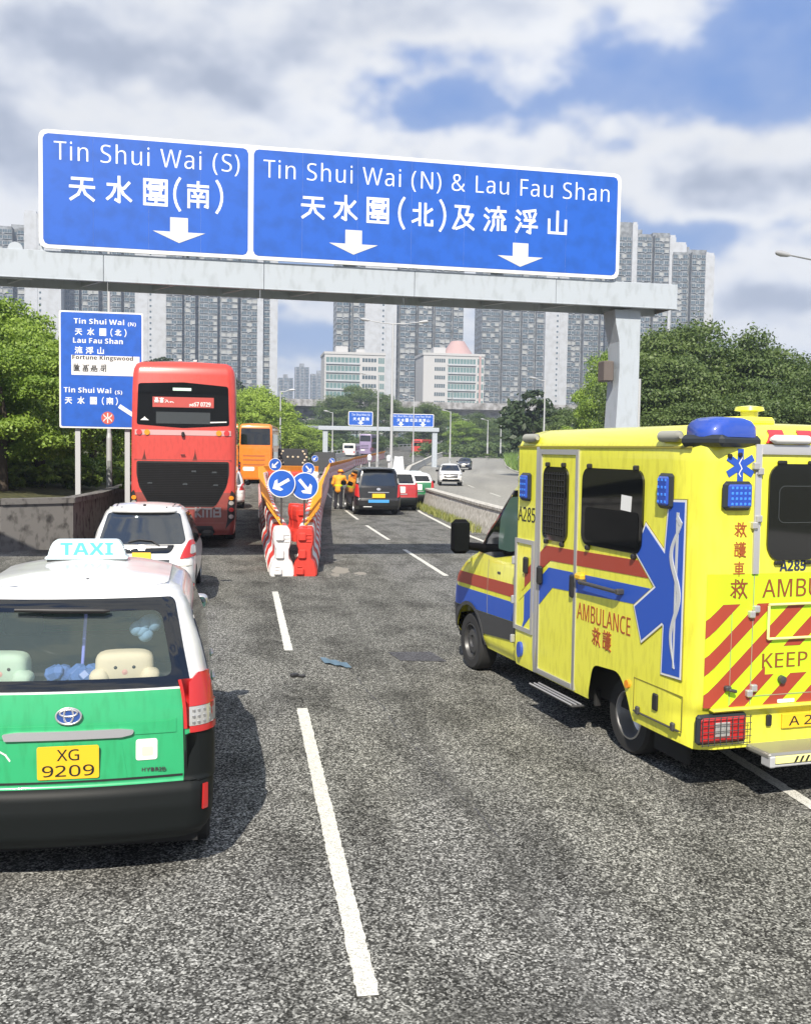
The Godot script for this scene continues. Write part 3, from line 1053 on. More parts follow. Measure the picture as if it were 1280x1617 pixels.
func build_roadside_sign() -> void:
	var s := thing("roadside_sign", "tall blue destination sign on two steel posts behind the left parapet", "road sign", P(-5.1, 0, 30.0), 0.02)
	var W := 2.3
	var y0 := 3.13
	var H := 3.3
	var mb := MB.new()
	mb.X = Transform3D(Basis.IDENTITY, Vector3(0, y0, 0))
	mb.prism(soften(poly([0, 0, W, 0, W, H, 0, H]), 0.06), -0.05, 0.0)
	part("backing", mb, M.sign_white, s)
	mb = MB.new()
	mb.X = Transform3D(Basis.IDENTITY, Vector3(0, y0, 0))
	mb.prism(soften(poly([0.045, 0.045, W - 0.045, 0.045, W - 0.045, H - 0.045, 0.045, H - 0.045]), 0.05), 0.0, 0.006)
	part("panel", mb, M.sign_blue, s)
	mb = MB.new()
	mb.prism(poly([0.33, y0 + 1.5, W - 0.1, y0 + 1.5, W - 0.1, y0 + 2.06, 0.33, y0 + 2.06]), 0.006, 0.012)
	part("overlay_plate", mb, M.sign_white, s)
	var z := 0.0125
	var tx := func(t: String, x: float, y: float, h: float, w: float, m: Material, b: bool) -> void:
		text(t, h, w, m, s, Transform3D(Basis.IDENTITY, Vector3(x, y0 + y, z)), b)
	tx.call("Tin Shui Wai", 0.4, 2.94, 0.14, 1.38, M.sign_letter, true)
	tx.call("(N)", 1.88, 2.92, 0.1, 0.22, M.sign_letter, true)
	tx.call("Lau Fau Shan", 0.38, 2.4, 0.14, 1.36, M.sign_letter, true)
	tx.call("Fortune Kingswood", 0.36, 1.9, 0.115, 1.66, M.black, true)
	tx.call("Tin Shui Wai", 0.12, 1.0, 0.14, 1.3, M.sign_letter, true)
	tx.call("(S)", 1.52, 0.98, 0.1, 0.2, M.sign_letter, true)
	var g := MB.new()
	g.X = Transform3D(Basis.IDENTITY, Vector3(0, y0, z - 0.004))
	glyphs("天水圍", 0.43, 2.62, 0.2, 0.21, 0.33, 0.028, g)
	glyphs("北", 1.52, 2.63, 0.18, 0.19, 0.3, 0.026, g)
	glyphs("流浮山", 0.43, 2.1, 0.2, 0.2, 0.3, 0.028, g)
	glyphs("天水圍", 0.15, 0.68, 0.2, 0.21, 0.34, 0.028, g)
	glyphs("南", 1.28, 0.68, 0.2, 0.21, 0.3, 0.026, g)
	for q in [[1.44, 2.72, 1.0], [1.8, 2.72, -1.0], [1.2, 0.78, 1.0], [1.56, 0.78, -1.0]]:
		for i in 4:
			var a := deg_to_rad(-40.0 + i * 20.0)
			var b := deg_to_rad(-20.0 + i * 20.0)
			stroke_bar(g, Vector2(q[0] + q[2] * (0.12 - cos(a) * 0.15), q[1] + sin(a) * 0.16), Vector2(q[0] + q[2] * (0.12 - cos(b) * 0.15), q[1] + sin(b) * 0.16), 0.024, 0.004 + 0.0003 * i)
	# lane diagram: a stem with a branch to the left
	stroke_bar(g, Vector2(2.1, 0.12), Vector2(2.1, 1.36), 0.16, 0.0045)
	stroke_bar(g, Vector2(1.68, 0.62), Vector2(2.08, 0.36), 0.12, 0.0052)
	part("characters", g, M.sign_letter, s)
	g = MB.new()
	g.X = Transform3D(Basis.IDENTITY, Vector3(0, y0, z - 0.004))
	glyphs("置富嘉湖", 0.38, 1.6, 0.2, 0.22, 0.235, 0.022, g)
	part("characters", g, M.black, s)
	# round railway emblem
	var e := MB.new()
	e.prism(disc(1.32, y0 + 0.3, 0.18), 0.006, 0.011)
	part("emblem", e, M.rail_red, s)
	e = MB.new()
	e.X = Transform3D(Basis.IDENTITY, Vector3(1.32, y0 + 0.3, 0.011))
	stroke_bar(e, Vector2(0, -0.13), Vector2(0, 0.13), 0.03, 0.003)
	for sx in [-1.0, 1.0]:
		for sy in [-1.0, 1.0]:
			for i in 4:
				var a := deg_to_rad(20.0 + i * 18.0)
				var b := deg_to_rad(38.0 + i * 18.0)
				stroke_bar(e, Vector2(sx * 0.13 * cos(a) * 0.9, sy * (0.13 - 0.12 * sin(a))), Vector2(sx * 0.13 * cos(b) * 0.9, sy * (0.13 - 0.12 * sin(b))), 0.026, 0.0033 + 0.0003 * i)
	part("emblem_lines", e, M.sign_white, s)
	for q in [[0.48, -0.1], [1.85, -0.1]]:
		var m2 := MB.new()
		m2.box(Vector3(q[0], 3.2, q[1]), Vector3(0.14, 6.2, 0.008))
		m2.box(Vector3(q[0], 3.2, q[1] - 0.13), Vector3(0.14, 6.2, 0.008))
		m2.box(Vector3(q[0], 3.2, q[1] - 0.065), Vector3(0.01, 6.2, 0.122))
		part("post", m2, M.galv, s)
	var m3 := MB.new()
	for y in [3.4, 4.2, 5.0, 5.8]: m3.box(Vector3(W / 2, y, -0.07), Vector3(W - 0.1, 0.06, 0.04))
	part("rail", m3, M.galv, s)

func lamp_post(label: String, at: Vector3, height: float, arms: Array, thick := 1.0, tint := "galv") -> void:
	# arms: list of [direction angle, length]
	var o := thing("street_lamp", label, "street lamp", at)
	var mb := MB.new()
	mb.lathe(PackedVector2Array([Vector2(0.12, 0), Vector2(0.115, 1.9), Vector2(0.085, 2.05), Vector2(0.05, height), Vector2(0.0, height + 0.02)]), 12)
	if thick != 1.0:
		for i in mb.v.size(): mb.v[i] = Vector3(mb.v[i].x * thick, mb.v[i].y, mb.v[i].z * thick)
	part("pole", mb, M[tint], o)
	mb = MB.new()
	mb.box(Vector3(0, 0.9, 0.118 * thick), Vector3(0.11, 0.5, 0.012))
	part("hatch", mb, M.galv_dark, o)
	for a in arms:
		var d := Vector3(cos(a[0]), 0, sin(a[0]))
		var arm := MB.new()
		arm.tube(PackedVector3Array([Vector3(0, height - 0.05, 0), Vector3(0, height - 0.02, 0) + d * 0.2, Vector3(0, height + 0.02, 0) + d * (a[1] * 0.5), Vector3(0, height + 0.16, 0) + d * a[1]]), PackedFloat32Array([0.045, 0.04, 0.035, 0.03]), 8)
		part("arm", arm, M[tint], o)
		var hd := MB.new()
		var B := Basis(d, Vector3.UP, d.cross(Vector3.UP))
		hd.X = Transform3D(Basis(B.z, 0.12) * B, Vector3(0, height + 0.2, 0) + d * (a[1] + 0.28))
		hd.tube(PackedVector3Array([Vector3(-0.36, 0, 0), Vector3(-0.2, 0.0, 0), Vector3(0.1, 0.0, 0), Vector3(0.3, 0, 0), Vector3(0.36, 0, 0)]), PackedFloat32Array([0.035, 0.10, 0.13, 0.09, 0.02]), 10)
		for i in hd.v.size():
			pass
		part("lamp_head", hd, M.lamp_head, o)

func build_lamps() -> void:
	lamp_post("tall grey lamp post just behind the left parapet, crossing the roadside sign", P(-4.3, 1.0, 34.5), 9.2, [[0.1, 1.6]], 0.8, "galv")
	lamp_post("double-armed lamp post rising from the median behind the black van", P(11.0, 0, 75.0), 12.0, [[PI, 1.8], [0.0, 2.0]], 1.35)
	lamp_post("single-armed lamp post among light green trees left of the barriers", P(4.06, 0.8, 110.0), 7.9, [[0.0, 0.9]], 1.2)
	lamp_post("slim lamp post left of the double-armed one by the white fence panels", P(17.0, 0, 128.0), 12.0, [[PI, 1.6]], 1.6)
	lamp_post("thin lamp post right of the double-armed one, before the far sign", P(21.6, 0, 128.0), 9.4, [[PI, 0.9]], 1.0)
	lamp_post("lamp post beside the far gantry's right post on the climbing road", P(33.0, 0.3, 160.0), 8.6, [[PI, 0.8]], 1.4)
	lamp_post("lamp post left of the far viaduct opening, shorter of the pair", P(46.5, 2.2, 190.0), 6.4, [[PI, 0.8]], 1.3)
	lamp_post("lamp post in the viaduct opening, taller of the pair", P(49.6, 2.3, 192.0), 7.6, [[0.0, 0.8]], 1.3)
	lamp_post("pole with short arm before the dark tree left of the ambulance cab", P(27.3, 0.0, 90.0), 9.2, [[PI, 0.9]], 1.1)
	lamp_post("lamp head on a long arm entering at the right edge above the trees", P(24.6, 0, 40.0), 10.9, [[PI, 2.0]], 1.0, "galv_dark")
	lamp_post("lamp post left of the far gantry, with a bright globe head", P(13.2, 0.6, 150.0), 7.4, [[PI, 0.7]], 1.2)

# ------------------------------------------------------------------ ambulance
func build_ambulance() -> void:
	var a := thing("ambulance", "yellow box-body ambulance with red and blue stripes changing lanes on the right", "ambulance", P(4.28, 0, 8.54), deg_to_rad(8.99))
	var k := Hull.new()
	k.rows = [[0.40, 1.085, -1.27, 2.1], [0.46, 1.1, -1.27, 2.1], [0.70, 1.1, -1.27, 2.1], [0.715, 1.1, -1.29, 2.1], [2.70, 1.1, -1.29, 2.1], [2.76, 1.085, -1.27, 2.09], [2.81, 1.05, -1.21, 2.05], [2.85, 0.98, -1.12, 1.97], [2.885, 0.86, -1.0, 1.84]]
	k.rx = 0.15; k.rs = 0.13; k.fx = 0.09; k.fs = 0.07; k.bow = 0.0; k.fbow = 0.0
	k.roof = [Vector2(-0.9, 2.885), Vector2(1.7, 2.875)]
	k.crown = 0.035; k.length = -0.9
	k.length = 0.0
	var Y: Material = M.amb_yellow
	var arches := [soften(poly([0.46, 0.2, 0.32, 0.74, -0.14, 0.77, -0.27, 0.62, -0.36, 0.44, -0.42, 0.2]), 0.09)]
	var mb := MB.new()
	skin_band(mb, k, 0.40, 2.885, true, arches, 0.1, 0.4)
	skin_roof(mb, k, 0.5)
	part("box_body", mb, Y, a)
	mb = MB.new()
	mb.box(Vector3(0, 0.62, -0.4), Vector3(1.75, 0.5, 3.2))
	mb.box(Vector3(0, 0.42, -2.6), Vector3(1.6, 0.3, 3.6))
	part("chassis", mb, M.under, a)
	var C := Vector3(0, 1.0, -0.4)
	var L := Basis(Vector3(0, 0, 1), Vector3.UP, Vector3(-1, 0, 0))
	var lp := func(called: String, pl: PackedVector2Array, m: Material, off := 0.004, cell := 0.3, skirt := 0.008) -> MeshInstance3D:
		var q := MB.new()
		patch(q, k.left, pl, cell, cell, off, skirt, [], C)
		return part(called, q, m, a)
	var rp := func(called: String, pl: PackedVector2Array, m: Material, off := 0.004, cell := 0.1, skirt := 0.008, par: Node3D = null) -> MeshInstance3D:
		var q := MB.new()
		patch(q, k.rear, pl, cell, cell, off, skirt, [], C)
		return part(called, q, m, par if par else a)
	var blk := func(called: String, m: Material, p: Vector3, s: Vector3, ch := 0.01, par: Node3D = null) -> MeshInstance3D:
		var q := MB.new()
		q.cbox(p, s, ch)
		return part(called, q, m, par if par else a)
	# --- left side of the box
	lp.call("red_stripe", poly([2.1, 1.20, 1.62, 1.53, 1.33, 1.725, -0.40, 1.765, -0.56, 1.635, 1.22, 1.585, 1.6, 1.37, 2.1, 1.05]), M.amb_red)
	lp.call("blue_stripe", poly([2.1, 0.985, 1.58, 1.30, 1.25, 1.515, -0.62, 1.555, -0.40, 1.395, 1.16, 1.325, 1.5, 1.08, 1.86, 0.79, 2.1, 0.79]), M.amb_blue)
	var star := poly([-0.83, 2.30, -0.79, 1.905, -0.51, 2.10, -0.34, 1.83, -0.65, 1.58, -0.35, 1.385, -0.49, 1.075, -0.80, 1.28, -0.79, 0.885, -1.09, 0.90, -1.09, 2.31])
	lp.call("star_edge", star, M.amb_yellow_dark, 0.0065)
	var inner: Array = Geometry2D.offset_polygon(star, -0.008, Geometry2D.JOIN_MITER)
	lp.call("star_outline", inner[0], M.sign_white, 0.009)
	inner = Geometry2D.offset_polygon(star, -0.026, Geometry2D.JOIN_MITER)
	lp.call("star_of_life", inner[0], M.amb_blue, 0.0115)
	# staff and snake
	mb = MB.new()
	mb.X = Transform3D(L, Vector3(-1.1125, 0, 0))
	mb.prism(poly([0.965, 2.2, 1.0, 2.2, 0.985, 0.98, 0.97, 0.98]), 0, 0.004)
	part("staff", mb, M.amb_silver, a)
	mb = MB.new()
	mb.X = Transform3D(L, Vector3(-1.1125, 0, 0))
	for i in 60:
		var t := i / 60.0
		var t2 := (i + 1) / 60.0
		var f := func(q: float) -> Vector2: return Vector2(0.975 + (0.075 * (1.0 - q * 0.55)) * sin(q * TAU * 1.75 + 2.2), 2.12 - q * 1.14)
		var w := 0.032 * sin(PI * minf(1.0, 0.12 + t * 0.9)) + 0.006
		stroke_bar(mb, f.call(t), f.call(t2), w * 1.2, 0.006 + 0.0002 * (i % 4))
	stroke_bar(mb, Vector2(0.99, 2.15), Vector2(1.02, 2.12), 0.04, 0.007)
	part("snake", mb, M.amb_silver, a)
	text("A285", 0.15, 0.41, M.black, a, Transform3D(L, Vector3(-1.1015, 1.93, -2.0)), false)
	text("AMBULANCE", 0.155, 0.95, M.amb_letter, a, Transform3D(L, Vector3(-1.1015, 1.11, -0.64)), false)
	mb = MB.new()
	mb.X = Transform3D(L, Vector3(-1.1, 0, 0))
	glyphs("救護", -0.345, 0.915, 0.15, 0.17, 0.19, 0.0135, mb)
	part("characters", mb, M.amb_letter, a)
	# doors: aluminium frames in bars
	var frame := func(called: String, s0: float, s1: float, h0: float, h1: float, w: float) -> void:
		var q := MB.new()
		for r in [[s0, s0 + w, h0, h1], [s1 - w, s1, h0, h1], [s0 + w, s1 - w, h1 - w, h1], [s0 + w, s1 - w, h0, h0 + w]]:
			patch(q, k.left, poly([r[0], r[2], r[1], r[2], r[1], r[3], r[0], r[3]]), 3.0, 3.0, 0.016, 0.018, [], C)
		part(called, q, M.alu, a)
	frame.call("side_door_frame", 0.67, 1.50, 0.42, 2.68, 0.05)
	frame.call("locker_frame", 1.585, 2.04, 0.78, 1.745, 0.045)
	var dp := lp.call("door_post", poly([1.50, 0.41, 1.565, 0.41, 1.565, 2.70, 1.50, 2.70]), M.alu, 0.012)
	lp.call("gutter", poly([-1.13, 2.695, 2.02, 2.695, 2.02, 2.71, -1.13, 2.71]), M.amb_yellow_dark, 0.012, 0.5)
	# window with mesh in the door
	var w1: Node3D = lp.call("side_window", rrect(0.87, 1.79, 1.39, 2.51, 0.1), M.win_black, 0.02, 0.5, 0.02)
	var gr := MB.new()
	gr.X = Transform3D(L, Vector3(-1.124, 0, 0))
	for i in 9: gr.box(Vector3(-0.92 - i * 0.053, 2.15, 0), Vector3(0.008, 0.62, 0.006))
	for i in 11: gr.box(Vector3(-1.13, 1.86 + i * 0.058, 0.004), Vector3(0.44, 0.008, 0.006))
	part("mesh_guard", gr, M.black, w1)
	var w2: Node3D = lp.call("side_window", rrect(-0.47, 1.815, 0.575, 2.515, 0.11), M.win_black, 0.02, 0.5, 0.02)
	var pp := MB.new()
	pp.X = Transform3D(L, Vector3(-1.1225, 0, 0))
	pp.prism(poly([0.13, 2.17, 0.30, 2.16, 0.31, 2.29, 0.14, 2.30]), 0, 0.001)
	part("paper_notice", pp, M.paper, w2)
	pp = MB.new()
	pp.X = Transform3D(L, Vector3(-1.1225, 0, 0))
	pp.prism(rrect(-0.5, 1.86, 0.42, 2.16, 0.05), 0, 0.0012)
	part("lower_pane", pp, M.win_black2, w2)
	pp = MB.new()
	for s in [[-0.35, 2.53], [0.45, 2.53], [-0.35, 1.79], [0.45, 1.79], [0.96, 2.53], [1.3, 2.53], [0.96, 1.77], [1.3, 1.77]]:
		pp.cbox(Vector3(-1.115, s[1], -s[0]), Vector3(0.045, 0.045, 0.05), 0.01)
	part("window_catch", pp, M.black, a)
	blk.call("door_handle", M.black, Vector3(-1.128, 1.42, -1.40), Vector3(0.05, 0.19, 0.09), 0.02)
	blk.call("door_handle", M.black, Vector3(-1.118, 1.40, -0.73), Vector3(0.035, 0.22, 0.07), 0.015)
	blk.call("locker_handle", M.black, Vector3(-1.115, 1.48, -1.76), Vector3(0.035, 0.17, 0.1), 0.015)
	mb = MB.new()
	mb.rod(Vector3(-1.165, 1.47, -0.5), Vector3(-1.165, 1.47, 0.17), 0.018)
	mb.cbox(Vector3(-1.13, 1.47, -0.5), Vector3(0.08, 0.05, 0.05), 0.01)
	mb.cbox(Vector3(-1.13, 1.47, 0.17), Vector3(0.08, 0.05, 0.05), 0.01)
	part("grab_rail", mb, M.rim_dark, a)
	mb = MB.new()
	mb.cbox(Vector3(-1.13, 1.51, -0.55), Vector3(0.06, 0.07, 0.14), 0.02)
	part("rail_end", mb, M.amb_orange, a)
	mb = MB.new()
	for i in 3: mb.cbox(Vector3(-1.11, 0.66 + i * 0.42, -2.06), Vector3(0.05, 0.09, 0.035), 0.01)
	part("locker_hinge", mb, M.alu, a)
	# blue lamps on the sides
	for q in [[1.79, 2.29, 0.22, 0.29], [-0.81, 2.36, 0.2, 0.28]]:
		var bl: Node3D = blk.call("blue_lamp", M.lamp_base, Vector3(-1.115, q[1], -q[0]), Vector3(0.05, q[3], q[2]), 0.03)
		blk.call("lens", M.blue_lens, Vector3(-1.143, q[1], -q[0]), Vector3(0.03, q[3] - 0.05, q[2] - 0.05), 0.025, bl)
		var dots := MB.new()
		for i in 3:
			for j in 4: dots.cbox(Vector3(-1.158, q[1] - 0.085 + j * 0.057, -q[0] - 0.05 + i * 0.05), Vector3(0.006, 0.022, 0.022), 0.004)
		part("lamp_cell", dots, M.blue_cell, bl)
	# lower left: socket cover, marker, rear locker, steps
	lp.call("socket_cover", disc(1.86, 0.58, 0.055, 16, 1.5), M.blue_lens, 0.03, 0.5, 0.03)
	lp.call("side_marker", disc(-0.30, 0.70, 0.035), M.amber, 0.02, 0.5, 0.02)
	mb = MB.new()
	for r in [[-1.1, -0.4, 0.775, 0.783], [-1.1, -0.4, 0.50, 0.51], [-0.4, -0.392, 0.50, 0.783], [-1.108, -1.1, 0.50, 0.783]]:
		patch(mb, k.left, poly([r[0], r[2], r[1], r[2], r[1], r[3], r[0], r[3]]), 3, 3, 0.004, 0.004, [], C)
	part("locker_joint", mb, M.amb_yellow_dark, a)
	blk.call("locker_latch", M.black, Vector3(-1.105, 0.65, 0.73), Vector3(0.025, 0.14, 0.075), 0.01)
	mb = MB.new()
	mb.rod(Vector3(-1.115, 0.505, 0.42), Vector3(-1.115, 0.505, 1.08), 0.008)
	for z in [0.48, 1.0]: mb.cbox(Vector3(-1.115, 0.52, z), Vector3(0.03, 0.07, 0.05), 0.01)
	part("locker_hinge", mb, M.rim_dark, a)
	mb = MB.new()
	mb.cbox(Vector3(-1.08, 0.285, -1.05), Vector3(0.15, 0.025, 0.92), 0.01)
	var ss := part("side_step", mb, M.trim_dark, a)
	for i in 3:
		mb = MB.new()
		mb.rod(Vector3(-1.16 + i * 0.05, 0.302, -1.5), Vector3(-1.16 + i * 0.05, 0.302, -0.6), 0.009)
		part("step_bar", mb, M.alu, ss)
	for q in [[1.2, 0], [-0.5, 0]]: blk.call("step_bracket", M.under, Vector3(-0.9, 0.36, -0.7 - q[0] * 0.25), Vector3(0.06, 0.16, 0.05))
	blk.call("mud_flap", M.under, Vector3(-0.86, 0.32, 0.62), Vector3(0.04, 0.34, 0.5))
	for q in [-0.82, 1.73]:
		var t := MB.new()
		t.tube(PackedVector3Array([Vector3(-1.1, 2.79, -q - 0.15), Vector3(-1.1, 2.79, -q - 0.12), Vector3(-1.1, 2.79, -q + 0.12), Vector3(-1.1, 2.79, -q + 0.15)]), PackedFloat32Array([0.02, 0.045, 0.045, 0.02]), 12)
		part("scene_lamp", t, M.lamp_grey, a)
	# --- rear
	rp.call("lime_panel", poly([-1.03, 0.73, 1.03, 0.73, 1.03, 1.75, -1.03, 1.75]), M.lime, 0.002, 0.1)
	mb = MB.new()
	for side in [-1.0, 1.0]:
		for i in range(-4, 8):
			var x0 := -1.03
			var y := 0.40 + i * 0.285
			var st := poly([x0, y, x0, y + 0.142, x0 + 1.03, y + 0.142 + 0.95, x0 + 1.03, y + 0.95])
			for zone in [[-1.03, -0.50, 0.73, 1.52], [-0.50, -0.004, 1.18, 1.52], [-0.50, -0.004, 0.73, 0.965]]:
				for r in Geometry2D.intersect_polygons(st, poly([zone[0], zone[2], zone[1], zone[2], zone[1], zone[3], zone[0], zone[3]])):
					var rr := PackedVector2Array()
					for p in r: rr.append(Vector2(p.x * -side, p.y))
					var one := MB.new()
					patch(one, k.rear, rr, 0.1, 0.5, 0.0045, 0.002, [], C)
					part("red_chevron", one, M.amb_red, a)
	var RB := Basis.IDENTITY
	var zr := 1.2945
	text("AMBULANCE", 0.14, 1.12, M.amb_letter2, a, Transform3D(RB, Vector3(-0.55, 1.565, zr)), false)
	text("KEEP CLEAR", 0.115, 1.06, M.amb_letter2, a, Transform3D(RB, Vector3(-0.53, 1.015, zr)), false)
	text("A285", 0.08, 0.24, mat("navy", lin(0.02, 0.03, 0.08), 0.5), a, Transform3D(RB, Vector3(-0.40, 1.765, zr)), true)
	mb = MB.new()
	mb.X = Transform3D(RB, Vector3(0, 0, zr - 0.002))
	glyphs("救", -0.84, 1.56, 0.15, 0.155, 0.2, 0.0135, mb)
	glyphs("護", 0.69, 1.56, 0.15, 0.155, 0.2, 0.0125, mb)
	part("characters", mb, M.amb_letter2, a)
	mb = MB.new()
	mb.X = Transform3D(RB, Vector3(0, 0, zr - 0.004))
	glyphs("救護車", -0.82, 2.03, 0.105, 0.115, 0.15, 0.0095, mb, true)
	glyphs("救護車", 0.72, 2.03, 0.105, 0.115, 0.15, 0.0095, mb, true)
	part("characters", mb, M.amb_letter, a)
	# doors: aluminium surround in bars, hinges, windows
	mb = MB.new()
	for r in [[-0.655, -0.60, 1.75, 2.73], [0.60, 0.655, 1.75, 2.73], [-0.60, 0.60, 2.66, 2.73]]:
		patch(mb, k.rear, poly([r[0], r[2], r[1], r[2], r[1], r[3], r[0], r[3]]), 3, 3, 0.02, 0.02, [], C)
	part("rear_door_frame", mb, M.alu, a)
	mb = MB.new()
	for r in [[-0.632, -0.626, 0.74, 1.75], [0.626, 0.632, 0.74, 1.75], [-0.003, 0.003, 0.80, 2.66], [-0.60, 0.60, 0.80, 0.806], [-0.82, -0.816, 0.74, 1.45]]:
		patch(mb, k.rear, poly([r[0], r[2], r[1], r[2], r[1], r[3], r[0], r[3]]), 3, 3, 0.007, 0.004, [], C)
	part("door_joint", mb, M.seal_grey, a)
	for sx in [-1.0, 1.0]:
		for h in [[0.66, 2.57], [0.62, 2.53], [0.655, 2.12], [0.62, 2.17], [0.65, 1.44], [0.61, 1.48], [0.65, 0.83], [0.61, 0.87]]:
			blk.call("hinge", M.alu, Vector3(sx * h[0], h[1], 1.305), Vector3(0.05, 0.055, 0.05), 0.008)
		var rw: Node3D = rp.call("rear_window", rrect(minf(sx * 0.53, sx * 0.05), 1.85, maxf(sx * 0.53, sx * 0.05), 2.59, 0.12), M.win_black, 0.018, 0.6, 0.02)
		var ib := MB.new()
		ib.X = Transform3D(RB, Vector3(0, 0, 1.3085))
		var o := rrect(minf(sx * 0.44, sx * 0.1), 2.14, maxf(sx * 0.44, sx * 0.1), 2.42, 0.05)
		for i in o.size():
			stroke_bar(ib, o[i], o[(i + 1) % o.size()], 0.007, 0.0015 + 0.0001 * (i % 3))
		part("sliding_pane", ib, M.win_grey, rw)
		var ct := MB.new()
		for q in [[0.14, 2.60], [0.42, 2.60], [0.14, 1.83], [0.42, 1.83]]: ct.cbox(Vector3(sx * q[0], q[1], 1.305), Vector3(0.08, 0.03, 0.03), 0.008)
		part("window_catch", ct, M.black, rw)
		# blue rear lamps, tail lamps with guards
		var bl: Node3D = blk.call("blue_lamp", M.lamp_base, Vector3(sx * 0.825, 2.345, 1.315), Vector3(0.26, 0.22, 0.06), 0.03)
		blk.call("lens", M.blue_lens, Vector3(sx * 0.825, 2.345, 1.35), Vector3(0.21, 0.175, 0.03), 0.025, bl)
		var dots := MB.new()
		for i in 5:
			for j in 4: dots.cbox(Vector3(sx * 0.825 - 0.075 + i * 0.0375, 2.285 + j * 0.04, 1.365), Vector3(0.02, 0.02, 0.006), 0.004)
		part("lamp_cell", dots, M.blue_cell, bl)
		# six-pointed emblem
		var em := MB.new()
		em.X = Transform3D(RB, Vector3(sx * 0.79, 2.57, 1.2935))
		for i in 3:
			var d := Vector2.from_angle(PI / 2 + i * PI / 3) * 0.105
			stroke_bar(em, -d, d, 0.052, 0.002 + 0.0004 * i)
		part("star_emblem", em, M.amb_blue, a)
		em = MB.new()
		em.X = Transform3D(RB, Vector3(sx * 0.79, 2.57, 1.297))
		for i in 8: stroke_bar(em, Vector2(0.012 * sin(i * 1.6), 0.08 - i * 0.02), Vector2(0.012 * sin((i + 1) * 1.6), 0.06 - i * 0.02), 0.008, 0.001 + 0.0001 * (i % 2))
		part("emblem_snake", em, M.sign_white, a)
		var tl: Node3D = blk.call("tail_lamp", M.lamp_base, Vector3(sx * 0.88, 0.57, 1.29), Vector3(0.44, 0.23, 0.06), 0.02)
		blk.call("red_lens", M.red_lens, Vector3(sx * 0.88, 0.57, 1.325), Vector3(0.40, 0.19, 0.03), 0.015, tl)
		blk.call("reverse_lens", M.clear_lens, Vector3(sx * 0.90, 0.575, 1.343), Vector3(0.13, 0.11, 0.012), 0.004, tl)
		var gd := MB.new()
		for i in 9: gd.rod(Vector3(sx * 0.88 - 0.21 + i * 0.0525, 0.46, 1.365), Vector3(sx * 0.88 - 0.21 + i * 0.0525, 0.68, 1.365), 0.0035, 5)
		for i in 5: gd.rod(Vector3(sx * 0.88 - 0.22, 0.47 + i * 0.05, 1.369), Vector3(sx * 0.88 + 0.22, 0.47 + i * 0.05, 1.369), 0.0035, 5)
		part("lamp_guard", gd, M.rim_dark, tl)
	# number-board rail, lip, plate, step, latches
	mb = MB.new()
	for r in [[Vector3(-0.50, 1.245, 1.315), Vector3(0.50, 1.245, 1.315)], [Vector3(-0.50, 1.245, 1.315), Vector3(-0.50, 1.50, 1.315)], [Vector3(0.50, 1.245, 1.315), Vector3(0.50, 1.50, 1.315)], [Vector3(-0.50, 1.51, 1.315), Vector3(0.50, 1.51, 1.315)]]:
		mb.rod(r[0], r[1], 0.011)
	part("grab_rail", mb, M.amb_pale, a)
	blk.call("rear_lip", Y, Vector3(0, 0.715, 1.30), Vector3(1.96, 0.03, 0.07), 0.012)
	var pl: Node3D = blk.call("number_plate", M.plate_yellow, Vector3(-0.06, 0.585, 1.285), Vector3(0.52, 0.115, 0.02), 0.004)
	text("A 285", 0.075, 0.40, M.black, pl, Transform3D(RB, Vector3(-0.26, 0.548, 1.2955)), false)
	blk.call("plate_lamp", M.black, Vector3(-0.44, 0.60, 1.285), Vector3(0.045, 0.09, 0.03), 0.008)
	blk.call("plate_lamp", M.black, Vector3(0.32, 0.60, 1.285), Vector3(0.045, 0.09, 0.03), 0.008)
	var stp: Node3D = blk.call("rear_step", M.alu_dark, Vector3(0, 0.40, 1.40), Vector3(1.26, 0.05, 0.30), 0.015)
	blk.call("step_edge", M.amb_pale, Vector3(0, 0.375, 1.555), Vector3(1.16, 0.055, 0.02), 0.004, stp)
	mb = MB.new()
	for i in 18:
		var x := -0.42 + i * 0.05
		mb.X = Transform3D(RB, Vector3(0, 0, 1.5655))
		mb.prism(poly([x, 0.352, x + 0.02, 0.352, x + 0.045, 0.398, x + 0.025, 0.398]), 0, 0.0015)
	part("hazard_stripes", mb, M.black, stp)
	mb = MB.new()
	mb.rod(Vector3(-0.6, 0.33, 1.54), Vector3(0.6, 0.33, 1.54), 0.014)
	for sx in [-1.0, 1.0]: mb.cbox(Vector3(sx * 0.6, 0.36, 1.5), Vector3(0.05, 0.09, 0.12), 0.01)
	part("step_tube", mb, M.galv, stp)
	mb = MB.new()
	mb.cbox(Vector3(-0.845, 0.88, 1.31), Vector3(0.05, 0.04, 0.05), 0.01)
	mb.cbox(Vector3(-0.815, 0.865, 1.335), Vector3(0.075, 0.028, 0.03), 0.01, Basis(Vector3(0, 0, 1), -0.25))
	part("door_latch", mb, M.rim_dark, a)
	mb = MB.new()
	mb.lathe(PackedVector2Array([Vector2(0.034, 0), Vector2(0.03, 0.03), Vector2(0.0, 0.035)]), 14, Transform3D(Basis(Vector3.RIGHT, PI / 2), Vector3(-0.35, 0.92, 1.295)))
	part("door_lock", mb, M.rim_dark, a)
	mb = MB.new()
	mb.X = Transform3D(RB, Vector3(0, 0, 1.2975))
	mb.prism(rrect(-0.38, 0.735, -0.22, 0.765, 0.008), 0, 0.003)
	part("maker_badge", mb, M.paper, a)
	mb = MB.new()
	for q in [[-0.89, 2.645], [-0.80, 2.655]]: mb.cbox(Vector3(q[0], q[1], 1.30), Vector3(0.03, 0.03, 0.04), 0.008)
	part("camera_eye", mb, M.black, a)
